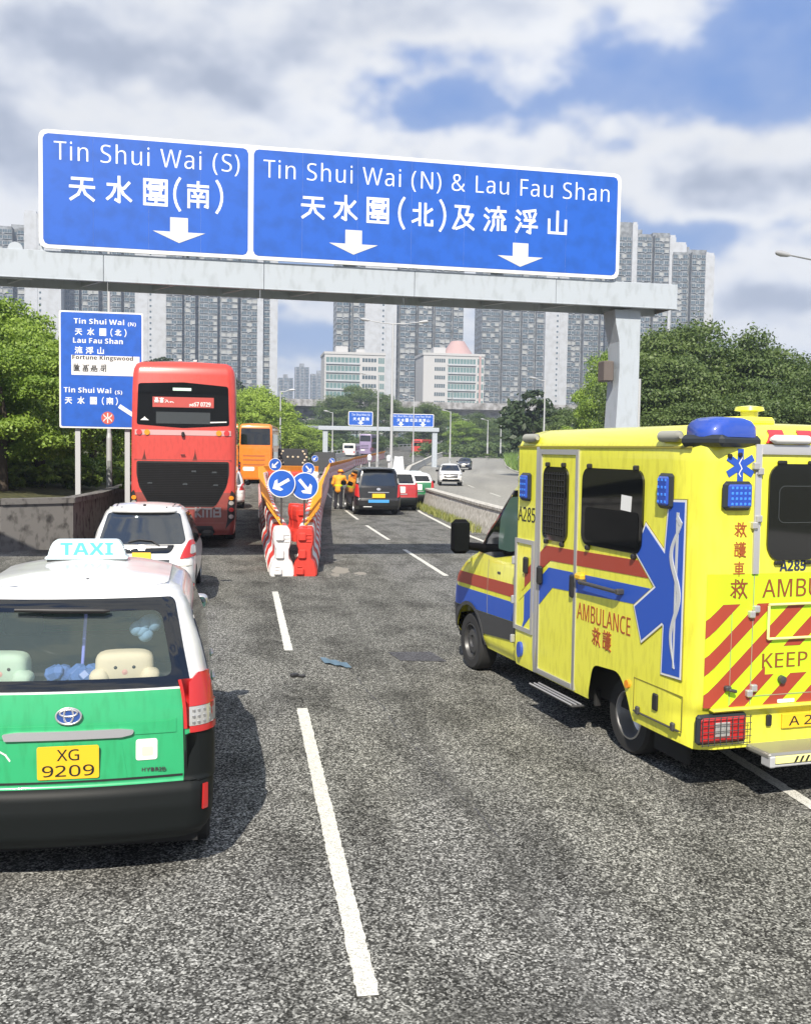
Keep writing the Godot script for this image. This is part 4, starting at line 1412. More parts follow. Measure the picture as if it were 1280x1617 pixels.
	# roof: corner beacon, chevrons on the sloping edge, white lamp, vent
	for sx in [-1.0, 1.0]:
		var bc: Node3D = thing_part("beacon", a)
		var T := Transform3D(Basis(Vector3.UP, -sx * 0.30), Vector3(sx * 0.86, 2.735, 1.14))
		var bs := MB.new()
		bs.X = T
		bs.cbox(Vector3(0, 0.02, 0.0), Vector3(0.49, 0.09, 0.40), 0.03)
		part("beacon_base", bs, M.lamp_base, bc)
		bs = MB.new()
		bs.X = T
		var g := []
		for i in 13:
			var u := -1.0 + i / 6.0
			var r := []
			for j in 9:
				var ang := PI * j / 8.0
				var hh := 0.155 * pow(maxf(0.0, 1.0 - pow(absf(u), 4.5)), 0.4)
				var zz := 0.19 * pow(maxf(0.0, 1.0 - pow(absf(u), 7.0)), 0.3)
				var cs := cos(ang)
				r.append(Vector3(u * 0.235, 0.05 + hh * pow(maxf(sin(ang), 0.0), 0.45), signf(cs) * pow(absf(cs), 0.6) * zz))
			g.append(r)
		var bn := func(p: Vector3) -> Vector3: return Vector3(pow(absf(p.x / 0.28), 3.0) * signf(p.x), pow(clampf((p.y - 0.05) / 0.155, 0.0, 1.0), 2.0) + 0.02, pow(absf(p.z / 0.19), 2.0) * signf(p.z)).normalized()
		for i in 12:
			for j in 8:
				bs.trin(g[i][j], g[i + 1][j], g[i + 1][j + 1], bn.call(g[i][j]), bn.call(g[i + 1][j]), bn.call(g[i + 1][j + 1]))
				bs.trin(g[i][j], g[i + 1][j + 1], g[i][j + 1], bn.call(g[i][j]), bn.call(g[i + 1][j + 1]), bn.call(g[i][j + 1]))
		part("beacon_dome", bs, M.blue_lens, bc)
		bs = MB.new()
		bs.X = T
		bs.cbox(Vector3(0.14 * -sx, 0.12, 0.168), Vector3(0.09, 0.035, 0.01), 0.004)
		part("beacon_marker", bs, M.red_lens, bc)
	for i in 5:
		var x := -0.56 + i * 0.27
		if x > 0.4: continue
		rp.call("roof_chevron", poly([x, 2.745, x + 0.14, 2.745, x + 0.27, 2.85, x + 0.13, 2.85]), M.amb_red2, 0.004, 0.03, 0.004)
	mb = MB.new()
	mb.tube(PackedVector3Array([Vector3(-0.54, 2.775, 1.31), Vector3(-0.50, 2.775, 1.31), Vector3(-0.20, 2.775, 1.31), Vector3(-0.16, 2.775, 1.31)]), PackedFloat32Array([0.012, 0.034, 0.034, 0.012]), 12)
	part("scene_lamp", mb, M.sign_white, a)
	mb = MB.new()
	mb.cbox(Vector3(-0.36, 2.92, 0.72), Vector3(0.4, 0.08, 0.35), 0.03)
	mb.lathe(PackedVector2Array([Vector2(0.07, 0), Vector2(0.07, 0.05), Vector2(0.12, 0.06), Vector2(0.11, 0.09), Vector2(0.0, 0.105)]), 18, Transform3D(Basis.IDENTITY, Vector3(-0.3, 2.955, 0.72)))
	part("roof_vent", mb, Y, a)
	# --- cab
	var c := Hull.new()
	c.rows = [[0.34, 0.93, 2.03, 4.38, 1.0], [0.46, 0.985, 2.03, 4.52, 1.0], [0.72, 0.995, 2.03, 4.56, 1.0], [0.93, 1.0, 2.03, 4.53, 1.0], [1.08, 0.998, 2.03, 4.46, 0.95], [1.2, 0.995, 2.03, 4.3, 0.85], [1.3, 0.992, 2.03, 4.1, 0.7], [1.38, 0.99, 2.03, 3.86, 0.55], [1.44, 0.985, 2.03, 3.62, 0.45], [1.7, 0.965, 2.03, 3.36, 0.4], [2.0, 0.935, 2.03, 3.02, 0.4], [2.25, 0.905, 2.03, 2.74, 0.4], [2.44, 0.865, 2.03, 2.54, 0.4], [2.53, 0.78, 2.04, 2.42, 0.4]]
	c.rx = 0.05; c.rs = 0.03; c.fx = 0.5; c.fs = 0.55; c.bow = 0.0; c.fbow = 0.06
	c.roof = [Vector2(2.07, 2.53), Vector2(2.4, 2.53)]
	c.length = 6.2
	mb = MB.new()
	skin_band(mb, c, 0.34, 2.53, true, [arch(3.58, 0.36, 0.43)], 0.08, 0.2)
	part("cab", mb, Y, a)
	var Cc := Vector3(0, 1.0, -3.0)
	var cp := func(called: String, pl2: PackedVector2Array, m: Material, off := 0.004) -> void:
		for sd in [c.left, c.right]:
			var q := MB.new()
			patch(q, sd, pl2, 0.1, 0.1, off, 0.006, [], Cc)
			part(called, q, m, a)
	cp.call("red_stripe", poly([2.06, 1.065, 4.3, 1.02, 4.36, 1.12, 3.9, 1.17, 2.06, 1.205]), M.amb_red)
	cp.call("blue_stripe", Geometry2D.clip_polygons(poly([2.06, 0.80, 4.4, 0.74, 4.4, 0.97, 2.06, 1.01]), arch(3.58, 0.36, 0.455))[0], M.amb_blue)
	var clad: Array = Geometry2D.clip_polygons(poly([2.06, 0.60, 4.45, 0.42, 4.45, 0.735, 2.06, 0.795]), arch(3.58, 0.36, 0.435))
	for q in clad: cp.call("cladding", q, M.trim_dark, 0.012)
	var lip := PackedVector2Array()
	var li := PackedVector2Array()
	for i in 15:
		var an := PI * (0.02 + 0.96 * i / 14.0)
		lip.append(Vector2(3.58 + cos(an) * 0.475, 0.36 + sin(an) * 0.475))
		li.append(Vector2(3.58 + cos(an) * 0.43, 0.36 + sin(an) * 0.43))
	li.reverse()
	lip.append_array(li)
	cp.call("arch_lip", lip, M.trim_dark, 0.02)
	var win := soften(poly([2.10, 1.56, 2.45, 1.50, 2.85, 1.44, 3.42, 1.475, 3.50, 1.52, 3.22, 1.80, 2.92, 2.08, 2.70, 2.21, 2.10, 2.25]), 0.05)
	cp.call("cab_window", win, M.win_black, 0.004)
	cp.call("window_pane", soften(poly([2.12, 1.60, 2.46, 1.545, 2.78, 1.55, 2.80, 1.90, 2.60, 2.14, 2.12, 2.18]), 0.05), M.cab_glass, 0.008)
	var wq := MB.new()
	patch(wq, c.front, poly([-0.86, 1.46, 0.86, 1.46, 0.74, 2.34, -0.74, 2.34]), 0.1, 0.1, 0.005, 0.008, [], Cc)
	part("windscreen", wq, M.win_black, a)
	mb = MB.new()
	mb.cbox(Vector3(-0.945, 1.28, -2.72), Vector3(0.11, 0.075, 0.13), 0.03)
	part("door_handle", mb, M.rim_dark, a)
	mb = MB.new()
	for q in [[2.62, 1.42], [3.1, 1.375]]: mb.lathe(PackedVector2Array([Vector2(0.022, 0), Vector2(0.018, 0.014), Vector2(0, 0.018)]), 10, Transform3D(Basis(Vector3.FORWARD, -PI / 2), Vector3(-0.965, q[1], -q[0])))
	part("rubber_stop", mb, M.black, a)
	mb = MB.new()
	mb.X = Transform3D(Basis(Vector3.UP, 0.0), Vector3.ZERO)
	for r in [[3.02, 0.66, 3.03, 1.4], [2.07, 0.4, 2.075, 1.5]]:
		patch(mb, c.left, poly([r[0], r[1], r[2], r[1], r[2], r[3], r[0], r[3]]), 0.3, 0.1, 0.005, 0.003, [], Cc)
	part("door_gap", mb, M.seal_grey, a)
	for sx in [-1.0, 1.0]:
		var mi: Node3D = thing_part("mirror", a)
		mb = MB.new()
		mb.cbox(Vector3(sx * 1.30, 1.66, -3.16), Vector3(0.22, 0.40, 0.11), 0.05, Basis(Vector3.UP, sx * 0.2))
		part("mirror_shell", mb, M.trim_black, mi)
		mb = MB.new()
		mb.tube(PackedVector3Array([Vector3(sx * 0.93, 1.50, -3.2), Vector3(sx * 1.05, 1.53, -3.19), Vector3(sx * 1.22, 1.55, -3.17)]), PackedFloat32Array([0.06, 0.05, 0.045]), 10)
		part("mirror_arm", mb, M.trim_black, mi)
		mb = MB.new()
		mb.cbox(Vector3(sx * 1.30, 1.66, -3.102), Vector3(0.17, 0.33, 0.012), 0.004, Basis(Vector3.UP, sx * 0.2))
		part("mirror_glass", mb, M.mirror_dark, mi)
		wheel(a, Vector3(sx * 0.865, 0.345, -3.58), 0.345, 0.225, "black", sx)
		wheel(a, Vector3(sx * 0.80, 0.345, 0.0), 0.345, 0.23, "dish", sx)
		var hl := MB.new()
		patch(hl, c.front, poly([sx * 0.6, 0.82, sx * 0.93, 0.86, sx * 0.93, 1.18, sx * 0.66, 1.08]), 0.06, 0.06, 0.006, 0.006, [], Cc)
		part("headlight", hl, M.clear_lens, a)
	mb = MB.new()
	for i in 3:
		patch(mb, c.front, poly([-0.5, 0.72 + i * 0.11, 0.5, 0.72 + i * 0.11, 0.5, 0.8 + i * 0.11, -0.5, 0.8 + i * 0.11]), 0.1, 0.1, 0.008, 0.006, [], Cc)
	part("grille", mb, M.trim_dark, a)

func thing_part(called: String, parent: Node3D) -> Node3D:
	var o := Node3D.new()
	o.name = called
	parent.add_child(o, true)
	return o

# ------------------------------------------------------------------ cars
func plate(parent: Node3D, two: Array, at: Vector3, w: float, h: float, B: Basis, m: Material) -> void:
	var mb := MB.new()
	mb.X = Transform3D(B, at)
	mb.prism(rrect(-w / 2, -h / 2, w / 2, h / 2, 0.012, 3), 0, 0.008)
	var p := part("number_plate", mb, m, parent)
	if two.size() == 1:
		text(two[0], h * 0.62, w * 0.78, M.black, p, Transform3D(B, at + B * Vector3(-w * 0.39, -h * 0.31, 0.0085)), false)
	elif two.size() == 2:
		text(two[0], h * 0.34, w * 0.36, M.black, p, Transform3D(B, at + B * Vector3(-w * 0.18, h * 0.07, 0.0085)), false)
		text(two[1], h * 0.34, w * 0.84, M.black, p, Transform3D(B, at + B * Vector3(-w * 0.42, -h * 0.42, 0.0085)), false)

func both(called: String, k: Hull, pl: PackedVector2Array, m: Material, o: Node3D, off := 0.004, cell := 0.1) -> void:
	skin_patch(called, k, k.left, pl, m, o, off, cell)
	skin_patch(called, k, k.right, pl, m, o, off, cell)

func mirror_x(pl: PackedVector2Array) -> PackedVector2Array:
	var o := PackedVector2Array()
	for p in pl: o.append(Vector2(-p.x, p.y))
	return o

func rear_pair(called: String, k: Hull, pl: PackedVector2Array, m: Material, o: Node3D, off := 0.006, cell := 0.05, skirt := 0.012) -> void:
	skin_patch(called, k, k.rear, pl, m, o, off, cell, skirt)
	skin_patch(called, k, k.rear, mirror_x(pl), m, o, off, cell, skirt)

func front_pair(called: String, k: Hull, pl: PackedVector2Array, m: Material, o: Node3D, off := 0.006, cell := 0.05) -> void:
	skin_patch(called, k, k.front, pl, m, o, off, cell)
	skin_patch(called, k, k.front, mirror_x(pl), m, o, off, cell)

func underbody(o: Node3D, w: float, s0: float, s1: float, y0: float, y1: float) -> void:
	var mb := MB.new()
	mb.box(Vector3(0, (y0 + y1) / 2, -(s0 + s1) / 2), Vector3(w, y1 - y0, s1 - s0))
	part("underbody", mb, M.under, o)

func taxi_skin(h := 1.75) -> Hull:
	var k := Hull.new()
	k.rows = [[0.26, 0.80, 0.07, 4.22], [0.34, 0.838, 0.015, 4.33], [0.46, 0.85, 0.0, 4.38], [0.60, 0.85, 0.015, 4.38], [0.63, 0.848, 0.055, 4.37], [0.80, 0.848, 0.065, 4.30], [0.90, 0.846, 0.075, 4.15], [1.0, 0.842, 0.085, 3.75], [1.06, 0.838, 0.095, 3.42], [1.16, 0.825, 0.115, 3.26], [1.22, 0.81, 0.13, 3.15], [1.4, 0.765, 0.20, 2.9], [1.56, 0.715, 0.275, 2.62], [1.64, 0.69, 0.305, 2.48], [1.69, 0.665, 0.33, 2.38], [1.73, 0.625, 0.38, 2.28], [1.76, 0.56, 0.46, 2.18]]
	if h != 1.75:
		for r in k.rows:
			if r[0] > 1.0: r[0] = 1.0 + (r[0] - 1.0) * (h - 1.0) / 0.75
	k.rx = 0.17; k.rs = 0.20; k.fx = 0.3; k.fs = 0.4; k.bow = 0.05; k.fbow = 0.12
	var d := h - 1.75
	k.roof = [Vector2(0.51, 1.76 + d), Vector2(0.9, 1.775 + d), Vector2(1.5, 1.775 + d), Vector2(2.06, 1.75 + d)]
	k.crown = 0.06
	k.length = 4.4
	return k

func build_taxi() -> void:
	var t := thing("taxi", "green taxi with white roof, open view of cushions through its rear window", "taxi", P(-1.0, 0, 6.08), 0.042, "taxis in the queue")
	var k := taxi_skin()
	var ar := [arch(0.78, 0.32, 0.37), arch(3.5, 0.32, 0.37)]
	var hole := poly([-0.86, 1.24, 0.86, 1.24, 0.90, 1.645, -0.90, 1.645])
	var shole := poly([0.5, 1.12, 2.9, 1.12, 2.5, 1.52, 0.62, 1.52])
	var mb := MB.new()
	skin_band(mb, k, 0.26, 0.62, false, ar, 0.05, 0.2)
	part("bumper", mb, M.bumper_black, t)
	mb = MB.new()
	skin_band(mb, k, 0.62, 1.17, false, ar, 0.04, 0.2)
	part("body", mb, M.taxi_green, t)
	mb = MB.new()
	skin_band(mb, k, 1.17, 1.76, true, [], 0.04, 0.2, [hole], [shole])
	skin_roof(mb, k, 0.15)
	part("roof_and_pillars", mb, M.taxi_white, t)
	underbody(t, 1.5, 0.2, 4.1, 0.2, 0.75)
	# black rear corners that carry the bumper up under the lamps
	rear_pair("bumper_corner", k, poly([0.665, 0.615, 0.86, 0.615, 0.86, 0.905, 0.69, 0.90, 0.675, 0.80]), M.bumper_black, t, 0.008)
	for sd in [k.left, k.right]:
		skin_patch("bumper_corner", k, sd, poly([0.10, 0.61, 0.44, 0.61, 0.36, 0.80, 0.22, 0.90, 0.10, 0.90]), M.bumper_black, t, 0.008, 0.05)
	# tailgate seam, bright bar, handle recess
	mb = MB.new()
	var seam := [[-0.70, 0.66, -0.665, 0.655, -0.645, 1.17], [0.70, 0.66, 0.665, 0.655, 0.645, 1.17]]
	patch(mb, k.rear, poly([-0.66, 0.648, 0.66, 0.648, 0.66, 0.660, -0.66, 0.660]), 0.1, 0.05, 0.005, 0.004, [], Vector3(0, 0.8, -2))
	for sx in [-1.0, 1.0]:
		var pl := poly([sx * 0.668, 0.648, sx * 0.676, 0.648, sx * 0.664, 1.17, sx * 0.656, 1.17])
		patch(mb, k.rear, pl, 0.1, 0.05, 0.005, 0.004, [], Vector3(0, 0.8, -2))
	part("tailgate_seam", mb, M.black, t)
	skin_patch("tailgate_crease", k, k.rear, poly([-0.62, 0.915, 0.62, 0.915, 0.62, 1.0, 0.58, 0.985, -0.58, 0.985]), M.taxi_green, t, 0.006, 0.05, 0.012)
	skin_patch("bright_bar", k, k.rear, soften(poly([-0.36, 0.905, 0.30, 0.905, 0.365, 0.918, 0.375, 0.945, 0.30, 0.955, -0.30, 0.955, -0.375, 0.945, -0.365, 0.918]), 0.015), M.chrome, t, 0.022, 0.05, 0.03)
	skin_patch("plate_recess", k, k.rear, soften(poly([-0.34, 0.645, 0.34, 0.645, 0.30, 0.895, -0.30, 0.895]), 0.04), M.taxi_green, t, 0.003, 0.06)
	plate(t, ["XG", "9209"], Vector3(0.0, 0.775, -0.05), 0.35, 0.20, Basis(Vector3.RIGHT, 0.06), M.plate_yellow)
	# badge of three ovals
	mb = MB.new()
	mb.X = Transform3D(Basis(Vector3.RIGHT, -0.1), Vector3(0.0, 1.045, -0.072))
	for q in [[0.0, 0.0, 0.072, 0.048], [0.0, 0.004, 0.026, 0.046], [0.0, 0.018, 0.05, 0.02]]:
		var pts := PackedVector3Array()
		for i in 25: pts.append(Vector3(q[0] + cos(TAU * i / 24) * q[2], q[1] + sin(TAU * i / 24) * q[3], 0))
		mb.tube(pts, PackedFloat32Array([0.0065]), 6, false)
	part("badge", mb, M.chrome, t)
	mb = MB.new()
	mb.X = Transform3D(Basis(Vector3.RIGHT, -0.1), Vector3(0.0, 1.045, -0.076))
	mb.prism(disc(0, 0, 0.07, 24, 0.67), 0, 0.003)
	part("badge_ground", mb, mat("badge_blue", lin(0.05, 0.12, 0.4), 0.3, 0.5), t)
	text("HYBRID", 0.022, 0.14, M.rim_dark, t, Transform3D(Basis.IDENTITY, Vector3(0.42, 0.69, -0.079)), true)
	skin_patch("sticker", k, k.rear, rrect(0.385, 0.76, 0.51, 0.885, 0.015), M.sticker, t, 0.005, 0.05, 0.004)
	skin_patch("sticker_print", k, k.rear, rrect(0.42, 0.785, 0.485, 0.84, 0.01), mat("sticker_tint", lin(0.75, 0.75, 0.45), 0.6), t, 0.0065, 0.05, 0.002)
	mb = MB.new()
	mb.X = Transform3D(Basis.IDENTITY, Vector3(-0.44, 0.74, -0.0785))
	for i in 16: stroke_bar(mb, Vector2(cos(TAU * i / 16), sin(TAU * i / 16)) * 0.12, Vector2(cos(TAU * (i + 1) / 16), sin(TAU * (i + 1) / 16)) * 0.12, 0.01, 0.002 + 0.0002 * (i % 2))
	part("round_decal", mb, M.sign_white, t)
	# tail lamps: red over clear, wrapping the corner
	for sx in [-1.0, 1.0]:
		var tl := thing_part("tail_lamp", t)
		var q := MB.new()
		var ctr := Vector3(0, 0.8, -2.2)
		patch(q, k.rear, poly([sx * 0.695, 1.06, sx * 0.86, 1.06, sx * 0.86, 1.235, sx * 0.74, 1.25, sx * 0.69, 1.20]), 0.04, 0.04, 0.02, 0.03, [], ctr)
		part("red_lens", q, M.red_lens, tl)
		q = MB.new()
		patch(q, k.rear, poly([sx * 0.697, 0.945, sx * 0.86, 0.945, sx * 0.86, 1.058, sx * 0.695, 1.058]), 0.04, 0.04, 0.018, 0.03, [], ctr)
		part("clear_lens", q, M.clear_lens, tl)
		q = MB.new()
		for j in 3:
			for i in 4: q.cbox(k.rear(sx * (0.725 + i * 0.03), 0.965 + j * 0.035) + Vector3(0, 0, 0.0185), Vector3(0.02, 0.022, 0.012), 0.004)
		part("lens_block", q, M.rim, tl)
		q = MB.new()
		patch(q, k.rear, poly([sx * 0.70, 0.905, sx * 0.86, 0.905, sx * 0.86, 0.943, sx * 0.698, 0.943]), 0.04, 0.04, 0.02, 0.03, [], ctr)
		part("red_lens", q, M.red_lens, tl)
		var sq := MB.new()
		patch(sq, k.right if sx > 0 else k.left, poly([0.12, 0.93, 0.30, 0.98, 0.34, 1.20, 0.14, 1.23]), 0.05, 0.05, 0.012, 0.02, [], ctr)
		part("side_lens", sq, M.red_lens, tl)
		skin_patch("reflector", k, k.rear, poly([sx * 0.775, 0.44, sx * 0.805, 0.44, sx * 0.805, 0.59, sx * 0.78, 0.59]), M.red_lens, t, 0.01, 0.04)
	# rear window: black border, glass, wiper
	var outer := soften(poly([-0.705, 1.185, 0.705, 1.185, 0.655, 1.42, 0.60, 1.70, -0.60, 1.70, -0.655, 1.42]), 0.04)
	var open := soften(poly([-0.60, 1.245, 0.60, 1.245, 0.565, 1.42, 0.52, 1.63, -0.52, 1.63, -0.565, 1.42]), 0.06)
	var bd := MB.new()
	patch(bd, k.rear, outer, 0.05, 0.05, 0.006, 0.01, [open], Vector3(0, 0.8, -2.2))
	part("window_border", bd, M.win_black, t)
	skin_patch("rear_window", k, k.rear, open, M.clear_glass, t, 0.004, 0.05, 0.0)
	mb = MB.new()
	mb.tube(PackedVector3Array([Vector3(-0.33, 1.652, -0.27), Vector3(-0.1, 1.648, -0.25), Vector3(0.18, 1.642, -0.255), Vector3(0.22, 1.64, -0.27)]), PackedFloat32Array([0.012, 0.018, 0.016, 0.008]), 8)
	part("wiper", mb, M.black, t)
	mb = MB.new()
	mb.lathe(PackedVector2Array([Vector2(0.012, 0), Vector2(0.012, 0.01), Vector2(0, 0.014)]), 10, Transform3D(Basis.IDENTITY, Vector3(0.06, 1.79, -0.58)))
	part("washer_jet", mb, M.black, t)
	# side glass, belt line, door gaps, handles, mirrors
	both("side_window", k, soften(poly([0.44, 1.14, 3.05, 1.10, 2.62, 1.55, 0.60, 1.58]), 0.05), M.win_black, t, 0.005, 0.12)
	both("door_gap", k, poly([2.0, 0.45, 2.012, 0.45, 2.012, 1.12, 2.0, 1.12]), M.black, t, 0.004, 0.2)
	both("door_gap", k, poly([1.12, 0.62, 1.132, 0.62, 1.10, 1.12, 1.088, 1.12]), M.black, t, 0.004, 0.2)
	both("sill_trim", k, poly([1.2, 0.23, 3.1, 0.23, 3.1, 0.36, 1.2, 0.36]), M.bumper_black, t, 0.012, 0.2)
	for sx in [-1.0, 1.0]:
		for s in [1.35, 2.2]:
			mb = MB.new()
			mb.cbox(Vector3(sx * (k.side_x(s, 0.98) + 0.014), 0.98, -s), Vector3(0.03, 0.035, 0.17), 0.012)
			part("door_handle", mb, M.chrome, t)
		var mr := thing_part("mirror", t)
		mb = MB.new()
		mb.pillow(Vector3(sx * 0.74, 1.19, -3.62), Vector3(0.21, 0.145, 0.13), 0.6)
		mb.rod(Vector3(sx * 0.70, 0.9, -3.66), Vector3(sx * 0.73, 1.14, -3.63), 0.018)
		part("mirror_shell", mb, M.chrome, mr)
		mb = MB.new()
		mb.X = Transform3D(Basis.IDENTITY, Vector3(sx * 0.74, 1.19, -3.556))
		mb.prism(rrect(-0.085, -0.05, 0.085, 0.05, 0.04), 0, 0.004)
		part("mirror_glass", mb, M.mirror, mr)
		for s in [0.78, 3.5]: wheel(t, Vector3(sx * 0.735, 0.315, -s), 0.315, 0.19, "alloy", sx)
	skin_patch("windscreen", k, k.front, poly([-0.72, 1.1, 0.72, 1.1, 0.62, 1.62, -0.62, 1.62]), M.win_black, t, 0.005, 0.1)
	front_pair("headlight", k, poly([0.5, 0.72, 0.82, 0.72, 0.82, 0.92, 0.55, 0.86]), M.clear_lens, t)
	mb = MB.new()
	pass
	# roof sign standing on the roof is a thing of its own
	var rs := thing("taxi_roof_sign", "pale roof lamp lettered TAXI on the white taxi roof", "taxi sign", P(-1.09, 1.834, 6.08 + 1.45), 0.042)
	mb = MB.new()
	for i in 1:
		var pr := soften(poly([-0.275, 0, 0.275, 0, 0.25, 0.09, 0.22, 0.14, -0.22, 0.14, -0.25, 0.09]), 0.04)
		mb.prism(pr, -0.05, 0.05)
	mb.cbox(Vector3(0, 0.012, 0), Vector3(0.57, 0.024, 0.16), 0.01)
	part("lamp_case", mb, M.roof_lamp, rs)
	text("TAXI", 0.085, 0.36, M.roof_letter, rs, Transform3D(Basis.IDENTITY, Vector3(-0.18, 0.032, 0.0505)), true)
	text("TAXI", 0.085, 0.36, M.roof_letter, rs, Transform3D(Basis(Vector3.UP, PI), Vector3(0.18, 0.032, -0.0505)), true)
	mb = MB.new()
	mb.box(Vector3(0, -0.004, 0), Vector3(0.54, 0.02, 0.13))
	part("foot", mb, M.black, rs)
	# what lies behind the rear window
	mb = MB.new()
	mb.box(Vector3(0, 1.12, -0.62), Vector3(1.45, 0.05, 0.9))
	mb.box(Vector3(0, 1.0, -1.15), Vector3(1.42, 0.7, 0.16))
	for sx in [-1.0, 1.0]: mb.cbox(Vector3(sx * 0.42, 1.42, -1.15), Vector3(0.26, 0.18, 0.1), 0.04)
	part("rear_shelf", mb, M.cabin, t)
	mb = MB.new()
	mb.box(Vector3(0, 1.74, -1.4), Vector3(1.05, 0.01, 1.5))
	part("headlining", mb, M.cabin, t)
	for q in [[-0.42, "pale mint", M.cushion_mint, 0.3], [0.30, "pale cream", M.cushion_cream, 0.36]]:
		var cu := thing("cushion", "%s box-shaped cushion with a sleepy face on the taxi's rear shelf" % q[1], "cushion", P(-1.02 + q[0], 1.145, 6.08 + 0.44), 0.1 * signf(q[0]))
		mb = MB.new()
		mb.pillow(Vector3(0, 0.11, 0), Vector3(q[3], 0.22, 0.2), 0.5)
		part("cover", mb, q[2], cu)
		mb = MB.new()
		for sx in [-0.055, 0.055]: mb.lathe(PackedVector2Array([Vector2(0.011, 0), Vector2(0, 0.004)]), 10, Transform3D(Basis(Vector3.RIGHT, PI / 2), Vector3(sx, 0.13, 0.1)))
		part("eye", mb, M.black, cu)
		mb = MB.new()
		mb.lathe(PackedVector2Array([Vector2(0.018, 0), Vector2(0, 0.004)]), 10, Transform3D(Basis(Vector3.RIGHT, PI / 2), Vector3(0, 0.10, 0.1)))
		part("nose", mb, mat("nose_pink", lin(0.6, 0.35, 0.3), 0.7), cu)
		mb = MB.new()
		mb.pillow(Vector3(-q[3] * 0.42, 0.06, 0.06), Vector3(0.12, 0.12, 0.16), 0.7, Basis(Vector3(0, 0, 1), 0.4), 8)
		mb.pillow(Vector3(q[3] * 0.42, 0.06, 0.06), Vector3(0.12, 0.12, 0.16), 0.7, Basis(Vector3(0, 0, 1), -0.4), 8)
		part("paw", mb, q[2], cu)
	var bg := thing("blue_bag", "crumpled blue plastic bag between the cushions in the taxi", "bag", P(-1.05, 1.145, 6.5))
	mb = MB.new()
	for i in 9: mb.cbox(Vector3(rng.randf_range(-0.14, 0.14), 0.05 + rng.randf_range(0, 0.05), rng.randf_range(-0.06, 0.06)), Vector3(0.13, 0.07, 0.1), 0.03, Basis.from_euler(Vector3(rng.randf(), rng.randf() * 3, rng.randf())))
	part("film", mb, mat("bag_blue", lin(0.08, 0.17, 0.42), 0.25), bg)
	mb = MB.new()
	mb.rod(P(-0.99, 1.145, 6.55), P(-0.97, 1.58, 6.62), 0.011)
	solo("umbrella_handle", mb, mat("violet", lin(0.2, 0.25, 0.7), 0.4), "thin violet-blue rod upright behind the taxi's rear window", "rod")
	mb = MB.new()
	for i in 5: mb.pillow(Vector3(rng.randf_range(-0.05, 0.05), rng.randf_range(-0.04, 0.04), 0), Vector3(0.12, 0.1, 0.09), 0.8, Basis.from_euler(Vector3(rng.randf(), rng.randf() * 3, rng.randf())))
	var soft := solo("soft_toy", mb, mat("toy_blue", lin(0.16, 0.3, 0.45), 0.8), "blue-grey ruffled bundle hanging at the upper right of the taxi window", "soft toy")
	soft.position = P(-0.60, 1.50, 6.60)

func far_taxi(label: String, at: Vector3, turn: float, body: Material, upper: Material, h: float) -> void:
	var t := thing("taxi", label, "taxi", at, turn, "taxis in the queue")
	var k := taxi_skin(h)
	var ar := [arch(0.78, 0.32, 0.37), arch(3.5, 0.32, 0.37)]
	var mb := MB.new()
	skin_band(mb, k, 0.26, 0.60, false, ar, 0.1, 0.3)
	part("bumper", mb, M.bumper_black, t)
	mb = MB.new()
	skin_band(mb, k, 0.60, 1.16, false, ar, 0.08, 0.3)
	part("body", mb, body, t)
	mb = MB.new()
	skin_band(mb, k, 1.16, k.roof[0].y, true, [], 0.08, 0.3)
	skin_roof(mb, k, 0.3)
	part("roof_and_pillars", mb, upper, t)
	underbody(t, 1.5, 0.2, 4.1, 0.2, 0.75)
	var y2 := 1.0 + 0.62 * (h - 1.0) / 0.75
	skin_patch("rear_window", k, k.rear, soften(poly([-0.66, 1.2, 0.66, 1.2, 0.56, y2, -0.56, y2]), 0.05), M.win_black, t, 0.006, 0.1)
	both("side_window", k, soften(poly([0.5, 1.14, 3.0, 1.10, 2.55, y2 - 0.06, 0.62, y2 - 0.04]), 0.05), M.win_black, t, 0.005, 0.2)
	rear_pair("tail_lamp", k, poly([0.70, 0.9, 0.86, 0.9, 0.86, 1.22, 0.72, 1.22]), M.red_lens, t, 0.012)
	skin_patch("white_sticker", k, k.rear, rrect(-0.02, 0.80, 0.28, 1.06, 0.02), M.sticker, t, 0.006, 0.1)
	skin_patch("bright_bar", k, k.rear, poly([-0.36, 0.72, 0.36, 0.72, 0.36, 0.76, -0.36, 0.76]), M.chrome, t, 0.01, 0.1)
	for sx in [-1.0, 1.0]:
		for s in [0.78, 3.5]: wheel(t, Vector3(sx * 0.735, 0.315, -s), 0.315, 0.19, "alloy", sx)
		mb = MB.new()
		mb.cbox(Vector3(sx * 0.98, 1.10, -2.95), Vector3(0.22, 0.15, 0.12), 0.04)
		part("mirror", mb, M.trim_black, t)
	mb = MB.new()
	mb.cbox(Vector3(0, h + 0.05, -1.3), Vector3(0.6, 0.13, 0.1), 0.03)
	part("roof_lamp", mb, M.roof_lamp, t)

